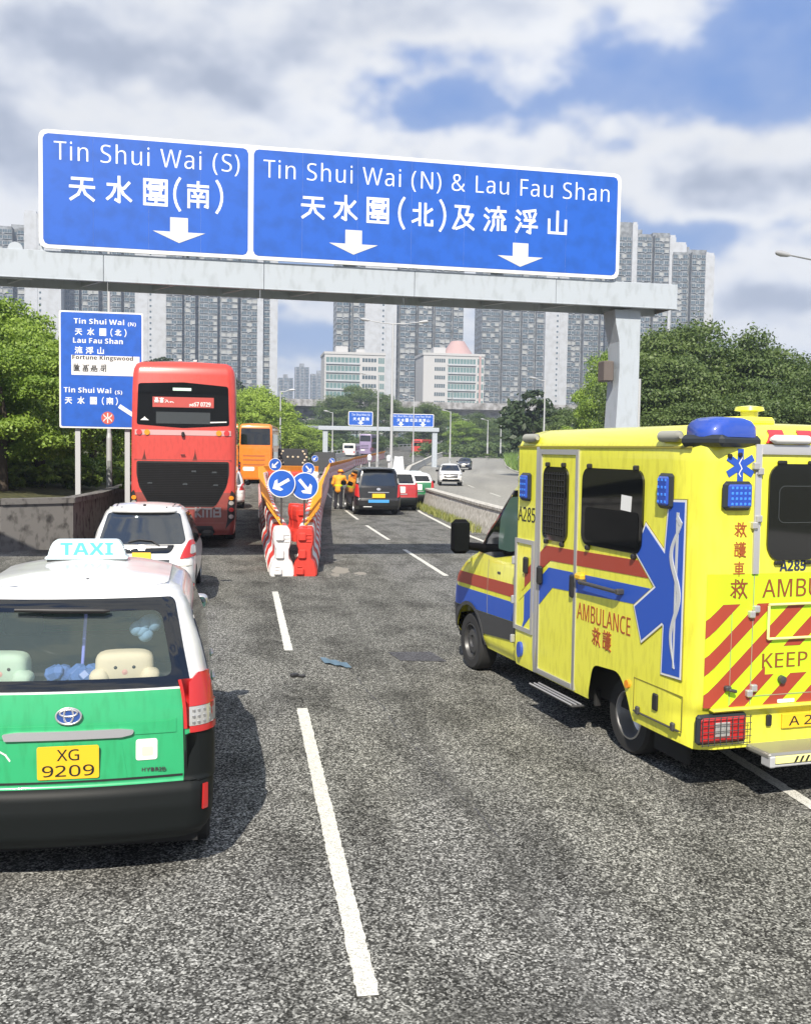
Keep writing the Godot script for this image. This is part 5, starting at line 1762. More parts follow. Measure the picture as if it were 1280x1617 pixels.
func hatchback(label: String, at: Vector3, turn: float, col: Material, group := "") -> Node3D:
	var t := thing("hatchback_car", label, "car", at, turn, group)
	var k := Hull.new()
	k.rows = [[0.22, 0.78, 0.12, 3.75], [0.36, 0.835, 0.02, 3.88], [0.55, 0.848, 0.0, 3.93], [0.72, 0.848, 0.03, 3.88], [0.82, 0.845, 0.07, 3.7], [0.93, 0.84, 0.10, 3.3], [1.0, 0.832, 0.13, 3.0], [1.06, 0.815, 0.17, 2.85], [1.2, 0.765, 0.30, 2.6], [1.34, 0.70, 0.42, 2.3], [1.41, 0.655, 0.45, 2.15], [1.45, 0.60, 0.47, 2.05], [1.475, 0.54, 0.52, 1.98]]
	k.rx = 0.22; k.rs = 0.3; k.fx = 0.32; k.fs = 0.45; k.bow = 0.07; k.fbow = 0.15
	k.roof = [Vector2(0.6, 1.475), Vector2(1.1, 1.492), Vector2(1.85, 1.475)]
	for r in k.rows:
		if r[0] > 1.05: r[0] = 1.05 + (r[0] - 1.05) * 1.36
	for i in 3: k.roof[i].y = 1.05 + (k.roof[i].y - 1.05) * 1.36
	k.crown = 0.035; k.length = 3.95
	var ar := [arch(0.72, 0.31, 0.36), arch(3.2, 0.31, 0.36)]
	var mb := MB.new()
	skin_band(mb, k, 0.30, 1.628, true, ar, 0.05, 0.2)
	skin_roof(mb, k, 0.2)
	part("body", mb, col, t)
	mb = MB.new()
	skin_band(mb, k, 0.22, 0.30, false, ar, 0.08, 0.2)
	part("lower_bumper", mb, M.bumper_black, t)
	underbody(t, 1.5, 0.2, 3.6, 0.2, 0.75)
	skin_patch("rear_window", k, k.rear, soften(poly([-0.64, 1.04, 0.64, 1.04, 0.69, 1.10, 0.58, 1.54, -0.58, 1.54, -0.69, 1.10]), 0.06), M.win_sky, t, 0.006, 0.06)
	skin_patch("tailgate_trim", k, k.rear, soften(poly([-0.42, 0.90, 0.42, 0.90, 0.48, 0.945, 0.52, 1.03, -0.52, 1.03, -0.48, 0.945]), 0.03), M.win_black, t, 0.007, 0.06)
	skin_patch("bright_bar", k, k.rear, poly([-0.40, 0.985, 0.40, 0.985, 0.41, 1.015, -0.41, 1.015]), M.chrome, t, 0.016, 0.06)
	mb = MB.new()
	mb.X = Transform3D(Basis(Vector3.RIGHT, -0.35), k.rear(0, 0.99) + Vector3(0, 0, 0.02))
	mb.prism(rrect(-0.055, -0.045, 0.055, 0.045, 0.015, 3), 0, 0.012)
	part("badge", mb, M.chrome, t)
	mb = MB.new()
	mb.tube(PackedVector3Array([k.rear(0.28, 1.02) + Vector3(0, 0, 0.03), k.rear(0.16, 1.1) + Vector3(0, 0, 0.035), k.rear(-0.05, 1.12) + Vector3(0, 0, 0.035), k.rear(-0.22, 1.08) + Vector3(0, 0, 0.03)]), PackedFloat32Array([0.014, 0.012, 0.01, 0.007]), 7)
	part("wiper", mb, M.black, t)
	mb = MB.new()
	for i in 12:
		var x0 := -0.60 + i * 0.1
		var x1 := x0 + 0.1
		var a := k.rear(x0, 1.60)
		var b := k.rear(x1, 1.60)
		var up := Vector3(0, 0.022, -0.02)
		var bk := Vector3(0, -0.03, 0.13)
		mb.quad(a + bk, b + bk, b + up, a + up)
		mb.quad(b + bk + Vector3(0, -0.02, -0.01), a + bk + Vector3(0, -0.02, -0.01), a + up + Vector3(0, -0.05, 0), b + up + Vector3(0, -0.05, 0))
		mb.quad(a + bk + Vector3(0, -0.02, -0.01), b + bk + Vector3(0, -0.02, -0.01), b + bk, a + bk)
	part("spoiler", mb, col, t)
	rear_pair("tail_lamp", k, soften(poly([0.60, 0.80, 0.85, 0.84, 0.85, 1.10, 0.74, 1.10, 0.66, 0.95]), 0.03), M.red_lens, t, 0.012)
	rear_pair("clear_lens", k, soften(poly([0.76, 0.88, 0.85, 0.89, 0.85, 1.02, 0.77, 1.02]), 0.02), M.clear_lens, t, 0.018)
	skin_patch("bumper_seam", k, k.rear, poly([-0.8, 0.690, 0.8, 0.690, 0.8, 0.698, -0.8, 0.698]), M.seal_grey, t, 0.003, 0.06)
	plate(t, [], Vector3(0.0, 0.83, -0.055), 0.30, 0.18, Basis(Vector3.RIGHT, -0.2), M.plate_yellow)
	both("side_window", k, soften(poly([0.62, 1.05, 0.9, 1.0, 2.75, 0.98, 2.1, 1.50, 0.8, 1.53]), 0.05), M.win_black, t, 0.005, 0.12)
	skin_patch("windscreen", k, k.front, poly([-0.72, 1.02, 0.72, 1.02, 0.58, 1.54, -0.58, 1.54]), M.win_black, t, 0.005, 0.1)
	mb = MB.new()
	for x in [-0.48, 0.48]:
		for i in 8:
			var s := 0.62 + i * 0.16
			mb.box(k.top(x / 0.55, s) + Vector3(0, 0.001, 0), Vector3(0.018, 0.006, 0.162))
	mb.cbox(k.top(0, 0.68) + Vector3(0, 0.012, 0), Vector3(0.05, 0.03, 0.08), 0.012)
	part("roof_seam", mb, M.black, t)
	for sx in [-1.0, 1.0]:
		for s in [0.72, 3.2]: wheel(t, Vector3(sx * 0.735, 0.3, -s), 0.3, 0.19, "alloy", sx)
		mb = MB.new()
		mb.cbox(Vector3(sx * 0.97, 1.02, -2.5), Vector3(0.22, 0.15, 0.13), 0.05)
		part("mirror", mb, M.trim_black, t)
	front_pair("headlight", k, poly([0.5, 0.66, 0.84, 0.7, 0.84, 0.86, 0.6, 0.8]), M.clear_lens, t)
	return t

func black_van() -> void:
	var t := thing("people_carrier", "black people carrier with yellow plate and blue sticker beside the workers", "van", P(5.42, 0, 40.2), road_turn(44.0) + 0.03)
	var k := Hull.new()
	k.rows = [[0.25, 0.86, 0.10, 4.8], [0.4, 0.91, 0.0, 4.9], [0.62, 0.925, 0.0, 4.92], [0.68, 0.925, 0.05, 4.9], [0.9, 0.925, 0.07, 4.7], [1.0, 0.92, 0.08, 4.3], [1.1, 0.91, 0.09, 3.9], [1.3, 0.88, 0.14, 3.6], [1.6, 0.82, 0.22, 3.2], [1.78, 0.77, 0.28, 2.95], [1.84, 0.73, 0.30, 2.8], [1.88, 0.65, 0.36, 2.65]]
	k.rx = 0.16; k.rs = 0.2; k.fx = 0.3; k.fs = 0.4; k.bow = 0.05; k.fbow = 0.12
	k.roof = [Vector2(0.45, 1.88), Vector2(1.4, 1.90), Vector2(2.5, 1.87)]
	k.crown = 0.04; k.length = 4.9
	var ar := [arch(1.0, 0.34, 0.40), arch(4.0, 0.34, 0.40)]
	var mb := MB.new()
	skin_band(mb, k, 0.25, 1.88, true, ar, 0.06, 0.25)
	skin_roof(mb, k, 0.3)
	part("body", mb, M.van_black, t)
	underbody(t, 1.6, 0.3, 4.6, 0.25, 0.8)
	skin_patch("rear_window", k, k.rear, soften(poly([-0.70, 1.20, 0.70, 1.20, 0.62, 1.70, -0.62, 1.70]), 0.06), M.win_sky, t, 0.006, 0.1)
	mb = MB.new()
	mb.cbox(Vector3(0, 1.865, -0.22), Vector3(1.3, 0.04, 0.24), 0.015)
	part("spoiler", mb, M.van_black, t)
	rear_pair("tail_lamp", k, soften(poly([0.76, 0.72, 0.93, 0.80, 0.93, 1.28, 0.80, 1.24]), 0.03), M.red_lens, t, 0.012)
	rear_pair("lamp_strip", k, poly([0.79, 1.30, 0.86, 1.30, 0.84, 1.5, 0.79, 1.5]), M.clear_lens, t, 0.008)
	skin_patch("badge", k, k.rear, disc(0, 1.06, 0.085, 16, 0.6), M.chrome, t, 0.014, 0.1)
	skin_patch("bright_bar", k, k.rear, poly([-0.42, 0.92, 0.42, 0.92, 0.42, 0.95, -0.42, 0.95]), M.chrome, t, 0.012, 0.1)
	plate(t, [], Vector3(0, 0.80, -0.02), 0.52, 0.17, Basis.IDENTITY, M.plate_yellow)
	mb = MB.new()
	mb.X = Transform3D(Basis.IDENTITY, Vector3(0, 0.585, 0.008))
	mb.prism(rrect(-0.42, -0.06, 0.42, 0.06, 0.01), 0, 0.004)
	part("blue_sticker", mb, mat("sticker_cyan", lin(0.06, 0.3, 0.62), 0.5), t)
	mb = MB.new()
	mb.cbox(Vector3(-0.45, 0.36, 0.012), Vector3(0.34, 0.03, 0.01), 0.004)
	part("bumper_text", mb, M.paper, t)
	both("side_window", k, soften(poly([0.5, 1.16, 3.45, 1.12, 2.9, 1.70, 0.6, 1.72]), 0.06), M.win_black, t, 0.005, 0.2)
	skin_patch("windscreen", k, k.front, poly([-0.78, 1.14, 0.78, 1.14, 0.66, 1.78, -0.66, 1.78]), M.win_black, t, 0.005, 0.15)
	mb = MB.new()
	mb.rod(Vector3(-0.62, 1.92, -0.9), Vector3(-0.62, 2.02, -0.86), 0.02)
	part("aerial", mb, M.sign_white, t)
	for sx in [-1.0, 1.0]:
		for s in [1.0, 4.0]: wheel(t, Vector3(sx * 0.80, 0.34, -s), 0.34, 0.22, "alloy", sx)
		mb = MB.new()
		mb.cbox(Vector3(sx * 1.05, 1.2, -3.5), Vector3(0.24, 0.2, 0.14), 0.05)
		part("mirror", mb, M.trim_black, t)

func suv(label: String, at: Vector3, turn: float, col: Material) -> Node3D:
	var t := thing("suv_car", label, "car", at, turn, "oncoming cars")
	var k := Hull.new()
	k.rows = [[0.30, 0.84, 0.10, 4.4], [0.45, 0.88, 0.0, 4.52], [0.7, 0.89, 0.0, 4.55], [0.9, 0.885, 0.05, 4.48], [1.0, 0.88, 0.08, 4.2], [1.06, 0.87, 0.1, 3.7], [1.12, 0.85, 0.14, 3.35], [1.3, 0.79, 0.25, 3.05], [1.5, 0.70, 0.4, 2.7], [1.58, 0.63, 0.5, 2.55], [1.61, 0.55, 0.6, 2.45]]
	k.rx = 0.22; k.rs = 0.3; k.fx = 0.32; k.fs = 0.35; k.bow = 0.05; k.fbow = 0.08
	k.roof = [Vector2(0.66, 1.61), Vector2(1.5, 1.64), Vector2(2.3, 1.61)]
	k.crown = 0.04; k.length = 4.55
	var ar := [arch(0.85, 0.35, 0.41), arch(3.6, 0.35, 0.41)]
	var mb := MB.new()
	skin_band(mb, k, 0.30, 1.61, true, ar, 0.08, 0.3)
	skin_roof(mb, k, 0.3)
	part("body", mb, col, t)
	underbody(t, 1.55, 0.3, 4.2, 0.3, 0.85)
	skin_patch("windscreen", k, k.front, soften(poly([-0.74, 1.12, 0.74, 1.12, 0.60, 1.54, -0.60, 1.54]), 0.06), M.win_black, t, 0.006, 0.1)
	skin_patch("grille", k, k.front, poly([-0.5, 0.62, 0.5, 0.62, 0.56, 0.90, -0.56, 0.90]), M.trim_dark, t, 0.008, 0.1)
	skin_patch("lower_grille", k, k.front, poly([-0.7, 0.34, 0.7, 0.34, 0.62, 0.52, -0.62, 0.52]), M.trim_black, t, 0.008, 0.1)
	skin_patch("bright_bar", k, k.front, poly([-0.5, 0.76, 0.5, 0.76, 0.5, 0.80, -0.5, 0.80]), M.chrome, t, 0.016, 0.1)
	front_pair("headlight", k, poly([0.58, 0.76, 0.86, 0.80, 0.86, 0.95, 0.6, 0.90]), M.clear_lens, t, 0.012)
	mb = MB.new()
	mb.X = Transform3D(Basis(Vector3.UP, PI), Vector3(0, 0.56, -4.555))
	mb.prism(rrect(-0.26, -0.055, 0.26, 0.055, 0.01), 0, 0.01)
	part("number_plate", mb, M.sticker, t)
	both("side_window", k, soften(poly([0.8, 1.1, 3.1, 1.06, 2.5, 1.48, 0.95, 1.5]), 0.05), M.win_black, t, 0.005, 0.2)
	rear_pair("tail_lamp", k, poly([0.66, 0.85, 0.88, 0.85, 0.88, 1.1, 0.66, 1.1]), M.red_lens, t, 0.012)
	skin_patch("rear_window", k, k.rear, poly([-0.6, 1.16, 0.6, 1.16, 0.5, 1.5, -0.5, 1.5]), M.win_black, t, 0.006, 0.15)
	for sx in [-1.0, 1.0]:
		for s in [0.85, 3.6]: wheel(t, Vector3(sx * 0.77, 0.35, -s), 0.35, 0.22, "alloy", sx)
		mb = MB.new()
		mb.cbox(Vector3(sx * 1.0, 1.12, -3.0), Vector3(0.22, 0.16, 0.13), 0.05)
		part("mirror", mb, M.trim_black, t)
	return t

func bus(label: String, at: Vector3, turn: float, col: Material, col_low: Material, dressed: int, h := 4.42, L := 11.5) -> Node3D:
	# dressed 2: the near red bus in full; 1: the orange one; 0: far away
	var t := thing("double_decker_bus" if h > 4 else "coach", label, "bus", at, turn, "buses in the left lane" if h > 4 else "")
	var k := Hull.new()
	k.rows = [[0.32, 1.19, 0.05, L - 0.15], [0.42, 1.22, 0.0, L - 0.05], [1.3, 1.225, 0.0, L], [2.6, 1.225, 0.05, L - 0.05], [h - 0.75, 1.215, 0.12, L - 0.2], [h - 0.28, 1.20, 0.2, L - 0.35], [h - 0.16, 1.17, 0.24, L - 0.4], [h - 0.08, 1.12, 0.31, L - 0.5], [h - 0.04, 1.03, 0.40, L - 0.65]]
	k.rx = 0.16; k.rs = 0.16; k.fx = 0.3; k.fs = 0.3; k.bow = 0.05; k.fbow = 0.15
	k.roof = [Vector2(0.45, h - 0.04), Vector2(L - 0.8, h - 0.04)]
	k.crown = 0.05; k.length = L
	var ar := [arch(2.6, 0.48, 0.58), arch(L - 2.7, 0.48, 0.58)]
	var mb := MB.new()
	skin_band(mb, k, 1.32, h - 0.04, true, [], 0.12, 0.8)
	skin_roof(mb, k, 1.0)
	part("body", mb, col, t)
	mb = MB.new()
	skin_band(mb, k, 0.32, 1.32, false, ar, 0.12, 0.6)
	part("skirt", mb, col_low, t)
	underbody(t, 2.1, 0.4, L - 0.5, 0.3, 1.1)
	for sx in [-1.0, 1.0]:
		for s in [2.6, L - 2.7]: wheel(t, Vector3(sx * 1.06, 0.48, -s), 0.48, 0.28, "steel", sx)
	for q in ([[h - 1.6, h - 0.75], [1.5, 2.35]] if h > 4 else [[h - 1.35, h - 0.5]]):
		both("side_window", k, rrect(0.9, q[0], L - 0.9, q[1], 0.1), M.win_black, t, 0.006, 1.0)
	skin_patch("windscreen", k, k.front, poly([-1.1, 1.2, 1.1, 1.2, 1.1, h - 0.6, -1.1, h - 0.6]), M.win_black, t, 0.006, 0.4)
	if dressed == 2:
		skin_patch("rear_window", k, k.rear, soften(poly([-1.06, 2.92, -0.5, 2.87, 0.5, 2.87, 1.06, 2.92, 1.05, 3.75, -1.05, 3.80, -1.0, 3.86, 0.3, 3.83]), 0.05) if false else soften(poly([-1.06, 2.90, 0.0, 2.83, 1.06, 2.90, 1.03, 3.82, 0.0, 3.90, -1.03, 3.86]), 0.06), M.win_black2, t, 0.006, 0.1)
		skin_patch("poster", k, k.rear, poly([-0.70, 3.31, 0.70, 3.31, 0.70, 3.55, -0.70, 3.55]), mat("poster_red", lin(0.42, 0.06, 0.05), 0.5), t, 0.009, 0.2)
		var TP := Transform3D(Basis(Vector3.RIGHT, -0.12), Vector3(0, 3.31, k.rear(0, 3.43).z + 0.016))
		mb = MB.new()
		mb.X = TP
		glyphs("嘉富久真車真", -0.66, 0.105, 0.1, 0.12, 0.117, 0.014, mb)
		part("characters", mb, M.paper, t)
		text("9857 0729", 0.1, 0.5, M.paper, t, TP * Transform3D(Basis.IDENTITY, Vector3(0.13, 0.03, 0.002)), true)
		skin_patch("lit_notice", k, k.rear, poly([-0.24, 3.70, 0.18, 3.70, 0.18, 3.765, -0.24, 3.765]), mat("notice_green", lin(0.5, 0.72, 0.6), 0.5), t, 0.01, 0.2)
		skin_patch("inner_panel", k, k.rear, poly([-0.62, 2.93, 0.62, 2.93, 0.62, 3.2, -0.62, 3.2]), M.win_grey, t, 0.008, 0.2)
		skin_patch("window_marking", k, k.rear, poly([0.62, 2.955, 1.0, 2.975, 1.0, 3.0, 0.62, 2.985]), M.paper, t, 0.009, 0.2)
		skin_patch("window_marking", k, k.rear, poly([-0.98, 3.0, -0.78, 3.0, -0.86, 3.06, -0.88, 3.09, -0.90, 3.06]), M.paper, t, 0.009, 0.2)
		skin_patch("silver_band", k, k.rear, poly([-1.1, 2.66, 1.1, 2.66, 1.1, 2.78, -1.1, 2.78]), mat("band_pink", lin(0.5, 0.3, 0.3), 0.5), t, 0.008, 0.1)
		for q in [[-1.0, M.red_lens], [-0.82, M.amber], [0.82, M.amber], [1.0, M.red_lens]]:
			skin_patch("marker_lamp", k, k.rear, disc(q[0], 2.72, 0.065), q[1], t, 0.03, 0.05, 0.03)
		mb = MB.new()
		mb.cbox(Vector3(0, 2.68, 0.0), Vector3(0.07, 0.12, 0.08), 0.02)
		part("camera", mb, M.black, t)
		skin_patch("panel_joint", k, k.rear, poly([-1.12, 2.08, 1.12, 2.08, 1.12, 2.095, -1.12, 2.095]), M.bus_low, t, 0.004, 0.1)
		mb = MB.new()
		mb.cbox(Vector3(0, 2.2, 0.01), Vector3(0.1, 0.03, 0.02), 0.006)
		part("catch", mb, M.black, t)
		# engine cover with louvre slats
		var gl := soften(poly([-0.72, 0.99, 0.72, 0.99, 0.82, 1.12, 1.0, 1.45, 1.06, 1.75, 1.06, 2.05, -1.06, 2.05, -1.06, 1.75, -1.0, 1.45, -0.82, 1.12]), 0.05)
		var gp: Node3D = skin_patch("engine_grille", k, k.rear, gl, M.grille_black, t, 0.008, 0.1)
		for i in 24:
			var y := 1.04 + i * 0.041
			var hw := 0.75 + minf(0.28, (y - 1.0) * 0.5)
			var sl := MB.new()
			patch(sl, k.rear, poly([-hw, y, hw, y, hw, y + 0.022, -hw, y + 0.022]), 0.4, 0.5, 0.022, 0.014, [], Vector3(0, 0.8, -5))
			part("slat", sl, M.grille_slat, gp)
		for q in [[-0.75, 1.54], [0.05, 1.52], [0.75, 1.5], [0.25, 1.82], [0.72, 1.80]]:
			skin_patch("grille_catch", k, k.rear, poly([q[0] - 0.06, q[1] - 0.02, q[0] + 0.06, q[1] - 0.02, q[0] + 0.05, q[1] + 0.02, q[0] - 0.05, q[1] + 0.02]), M.win_grey, t, 0.026, 0.1)
		for q in [[-0.95, 0.93, 0.55, 0.03], [-0.95, 0.84, -0.05, 0.025]]:
			skin_patch("grey_strip", k, k.rear, poly([q[0], q[1], q[2], q[1], q[2], q[1] + q[3], q[0], q[1] + q[3]]), mat("strip_grey", lin(0.25, 0.21, 0.2), 0.6), t, 0.007, 0.1)
		# operator letters, drawn as blocks
		mb = MB.new()
		mb.X = Transform3D(Basis.IDENTITY, Vector3(0.28, 0.76, 0.012))
		for s in [[0.02, 0, 0.02, 0.2], [0.03, 0.1, 0.12, 0.2], [0.03, 0.1, 0.13, 0.0], [0.19, 0, 0.19, 0.17], [0.19, 0.185, 0.37, 0.185], [0.28, 0, 0.28, 0.17], [0.37, 0, 0.37, 0.17], [0.44, 0, 0.44, 0.2], [0.44, 0.195, 0.58, 0.195], [0.45, 0.1, 0.58, 0.1], [0.45, 0.005, 0.58, 0.005], [0.585, 0.02, 0.585, 0.085], [0.575, 0.115, 0.575, 0.18]]:
			stroke_bar(mb, Vector2(s[0], s[1]), Vector2(s[2], s[3]), 0.045, 0.003 + 0.0003 * (int(s[0] * 100) % 7))
		part("operator_letters", mb, mat("letter_grey", lin(0.35, 0.3, 0.29), 0.6), t)
		rear_pair("lamp_panel", k, soften(poly([0.98, 0.45, 1.10, 0.62, 1.20, 0.70, 1.20, 1.28, 1.12, 1.38, 1.03, 1.05, 1.03, 0.7]), 0.03), M.black, t, 0.01)
		for sx in [-1.0, 1.0]:
			for q in [[1.08, M.clear_lens], [0.92, M.red_lens], [0.76, M.clear_lens], [1.2, M.amber]]:
				skin_patch("lamp", k, k.rear, disc(sx * 1.11, q[0], 0.05), q[1], t, 0.03, 0.05, 0.025)
		skin_patch("lower_joint", k, k.rear, poly([-1.0, 0.60, 0.95, 0.60, 0.95, 0.615, -1.0, 0.615]), mat("joint_pale", lin(0.3, 0.1, 0.08), 0.6), t, 0.004, 0.1)
		skin_patch("plate_recess", k, k.rear, soften(poly([0.2, 0.36, 0.75, 0.36, 0.68, 0.54, 0.3, 0.54]), 0.04), M.black, t, 0.004, 0.1)
		for q in [[-0.88, 2.07, 0.26], [0.28, 2.07, 0.28]]:
			skin_patch("soot_stain", k, k.rear, poly([q[0] - 0.06, q[1], q[0] + 0.05, q[1], q[0] + 0.01, q[1] + q[2] * 0.6, q[0], q[1] + q[2], q[0] - 0.02, q[1] + q[2] * 0.5]), mat("soot", lin(0.09, 0.02, 0.015), 0.8), t, 0.003, 0.1)
		mb = MB.new()
		for x in [-0.1, 0.25]: mb.cbox(Vector3(x, h + 0.02, -0.6), Vector3(0.08, 0.05, 0.05), 0.01)
		part("roof_stud", mb, M.paper, t)
	elif h > 4:
		skin_patch("rear_window", k, k.rear, soften(poly([-1.08, 2.85, 1.08, 2.85, 1.05, h - 0.35, -1.05, h - 0.35]), 0.08), M.win_black, t, 0.006, 0.2)
		for y in [1.35, 1.7, 2.0]:
			skin_patch("louvre", k, k.rear, poly([-0.9, y, 0.7, y, 0.7, y + 0.1, -0.9, y + 0.1]), M.bus_low_orange if dressed == 1 else M.win_grey, t, 0.008, 0.3)
		rear_pair("lamp_panel", k, poly([1.06, 0.8, 1.2, 0.8, 1.2, 1.6, 1.06, 1.6]), M.black, t, 0.008)
		for y in [0.9, 1.15, 1.4]: rear_pair("lamp", k, disc(1.13, y, 0.05, 10), M.red_lens, t, 0.02)
		skin_patch("white_mark", k, k.rear, rrect(-0.9, 0.95, -0.05, 1.25, 0.1), M.paper, t, 0.008, 0.3)
	else:
		skin_patch("rear_window", k, k.rear, soften(poly([-0.95, 1.6, 0.95, 1.6, 0.9, h - 0.4, -0.9, h - 0.4]), 0.08), M.win_black, t, 0.006, 0.3)
		rear_pair("lamp", k, poly([0.95, 0.7, 1.15, 0.7, 1.15, 1.1, 0.95, 1.1]), M.red_lens, t, 0.01)
	return t

func build_vehicles() -> void:
	build_taxi()
	hatchback("white hatchback with sky in its rear window behind the red bus", P(-1.60, 0, 16.8), 0.0, M.car_white)
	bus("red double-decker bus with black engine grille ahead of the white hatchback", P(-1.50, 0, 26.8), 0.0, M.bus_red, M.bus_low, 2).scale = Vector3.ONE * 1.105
	hatchback("white car half hidden beside the red bus, ahead of it", P(-0.72, 0, 44.0), -0.01, M.car_white)
	bus("orange double-decker bus ahead of the red bus by green trees", P(road_x(75) - 0.72, 0, 75.0), road_turn(80.0), M.bus_orange, M.bus_orange, 1)
	bus("pale purple double-decker bus far ahead below the far gantry", R(-1.4, 205.0), road_turn(212.0), M.bus_purple, M.bus_purple, 0)
	bus("red single-deck coach with pale side on the climbing road", P(39.2, road_y(228.0), 228.0), road_turn(234.0) - 0.25, M.bus_red, M.bus_red, 0, 3.2, 9.0)
	bus("small white minibus far ahead just left of the purple bus", R(-3.0, 196.0), road_turn(200.0), M.car_white, M.car_white, 0, 2.6, 6.5)
	black_van()
	far_taxi("red taxi with white roof at the right of the black people carrier", P(6.72, 0, 43.3), road_turn(48.0) - 0.03, M.taxi_red, M.taxi_white, 1.72)
	far_taxi("dark green taxi with white roof nearest the median barrier", P(8.0, 0, 46.4), road_turn(52.0) - 0.08, M.taxi_dark_green, M.taxi_white, 1.55)
	suv("white oncoming car with dark grille on the opposite carriageway", P(16.2, 0, 79.0), PI - 0.16, M.car_white)
	suv("dark blue oncoming car farther off beside the grass island", P(31.2, 0.05, 140.0), PI - 0.3, mat("car_navy", lin(0.03, 0.04, 0.07), 0.3))
	suv("pale car partly hidden behind the grass island bushes", P(42.5, 0.5, 150.0), PI - 0.35, mat("car_silver", lin(0.4, 0.42, 0.45), 0.3, 0.3))

# ------------------------------------------------------------------ barriers and signs in the closed lane
func barrier_proto(m: Material) -> Node3D:
	var o := Node3D.new()
	o.name = "water_barrier"
	var prof := [[0.0, 0.25], [0.03, 0.262], [0.12, 0.262], [0.28, 0.215], [0.36, 0.15], [0.42, 0.14], [0.56, 0.14], [0.62, 0.165], [0.74, 0.185], [0.86, 0.18], [0.95, 0.16], [0.985, 0.13], [0.99, 0.0]]
	var mb := MB.new()
	var sta := [[-0.46, 0.86], [-0.42, 0.98], [-0.14, 1.0], [-0.12, 0.9], [0.12, 0.9], [0.14, 1.0], [0.42, 0.98], [0.46, 0.86]]
	for i in sta.size() - 1:
		for j in prof.size() - 1:
			for sx in [-1.0, 1.0]:
				var a := Vector3(sx * prof[j][1] * sta[i][1], prof[j][0], sta[i][0])
				var b := Vector3(sx * prof[j][1] * sta[i + 1][1], prof[j][0], sta[i + 1][0])
				var c := Vector3(sx * prof[j + 1][1] * sta[i + 1][1], prof[j + 1][0], sta[i + 1][0])
				var d := Vector3(sx * prof[j + 1][1] * sta[i][1], prof[j + 1][0], sta[i][0])
				if sx > 0: mb.quad(b, a, d, c)
				else: mb.quad(a, b, c, d)
	for e in [0, sta.size() - 1]:
		for j in prof.size() - 1:
			var z: float = sta[e][0]
			var k: float = sta[e][1]
			var q := [Vector3(-prof[j][1] * k, prof[j][0], z), Vector3(prof[j][1] * k, prof[j][0], z), Vector3(prof[j + 1][1] * k, prof[j + 1][0], z), Vector3(-prof[j + 1][1] * k, prof[j + 1][0], z)]
			if e == 0: mb.quad(q[1], q[0], q[3], q[2])
			else: mb.quad(q[0], q[1], q[2], q[3])
	var b := part("shell", mb, m, o)
	# knuckles that hook into the next barrier, staggered
	for e in [1.0, -1.0]:
		for q in ([[0.10, 0.16, -0.09], [0.46, 0.2, -0.05], [0.82, 0.18, -0.05]] if e > 0 else [[0.27, 0.16, 0.06], [0.64, 0.16, 0.05]]):
			mb = MB.new()
			mb.cbox(Vector3(q[2], q[0], e * 0.475), Vector3(0.17, q[1], 0.10), 0.03)
			part("knuckle", mb, m, o)
	mb = MB.new()
	for i in 3: mb.cbox(Vector3(0.08, 0.72 + i * 0.07, 0.462), Vector3(0.12, 0.03, 0.03), 0.01)
	for i in 2: mb.cbox(Vector3(-0.10, 0.13 + i * 0.07, 0.50), Vector3(0.1, 0.028, 0.05), 0.01)
	part("moulding", mb, m, o)
	mb = MB.new()
	mb.lathe(PackedVector2Array([Vector2(0.05, 0), Vector2(0.05, 0.025), Vector2(0.035, 0.04), Vector2(0, 0.04)]), 12, Transform3D(Basis.IDENTITY, Vector3(0, 0.985, 0.22)))
	part("filler_cap", mb, m, o)
	return o

func fence_proto() -> Node3D:
	var o := Node3D.new()
	o.name = "orange_fence_panel"
	var mb := MB.new()
	mb.X = Transform3D(Basis(Vector3(0, 0, 1), 0.62), Vector3.ZERO)
	for i in 5: mb.cbox(Vector3(0, 0.05 + i * 0.10, 0), Vector3(0.022, 0.085, 0.97), 0.006)
	for i in 9: mb.cbox(Vector3(0, 0.25, -0.46 + i * 0.115), Vector3(0.03, 0.49, 0.05), 0.006)
	part("board", mb, M.fence_orange, o)
	mb = MB.new()
	for z in [-0.36, 0.36]: mb.cbox(Vector3(0, 0.0, z), Vector3(0.05, 0.12, 0.06), 0.01)
	part("foot", mb, M.fence_orange, o)
	return o

func pos_in(line: Array, d: float) -> float:
	for i in range(1, line.size()):
		if d <= line[i][0]: return lerpf(line[i - 1][1], line[i][1], (d - line[i - 1][0]) / (line[i][0] - line[i - 1][0]))
	return line[-1][1]

func arrow_disc(called: String, label: String, at: Vector3, r: float, ang: float, foot: float) -> void:
	var s := thing(called, label, "arrow sign", at, 0.0, "round blue arrow signs")
	var mb := MB.new()
	mb.prism(disc(0, 0, r, 36), -0.025, 0.0)
	part("rim", mb, M.sign_white, s)
	mb = MB.new()
	mb.prism(disc(0, 0, r * 0.93, 36), 0.0, 0.004)
	part("disc", mb, M.sign_blue, s)
	mb = MB.new()
	mb.X = Transform3D(Basis(Vector3(0, 0, 1), ang), Vector3(0, 0, 0.0045))
	mb.prism(poly([-r * 0.62, -r * 0.115, r * 0.25, -r * 0.115, r * 0.10, -r * 0.42, r * 0.32, -r * 0.42, r * 0.74, 0, r * 0.32, r * 0.42, r * 0.10, r * 0.42, r * 0.25, r * 0.115, -r * 0.62, r * 0.115]), 0, 0.003)
	part("arrow", mb, M.sign_white, s)
	mb = MB.new()
	mb.rod(Vector3(0, r * 0.3, -0.045), Vector3(0, -foot, -0.045), 0.02)
	part("post", mb, M.rim_dark, s)

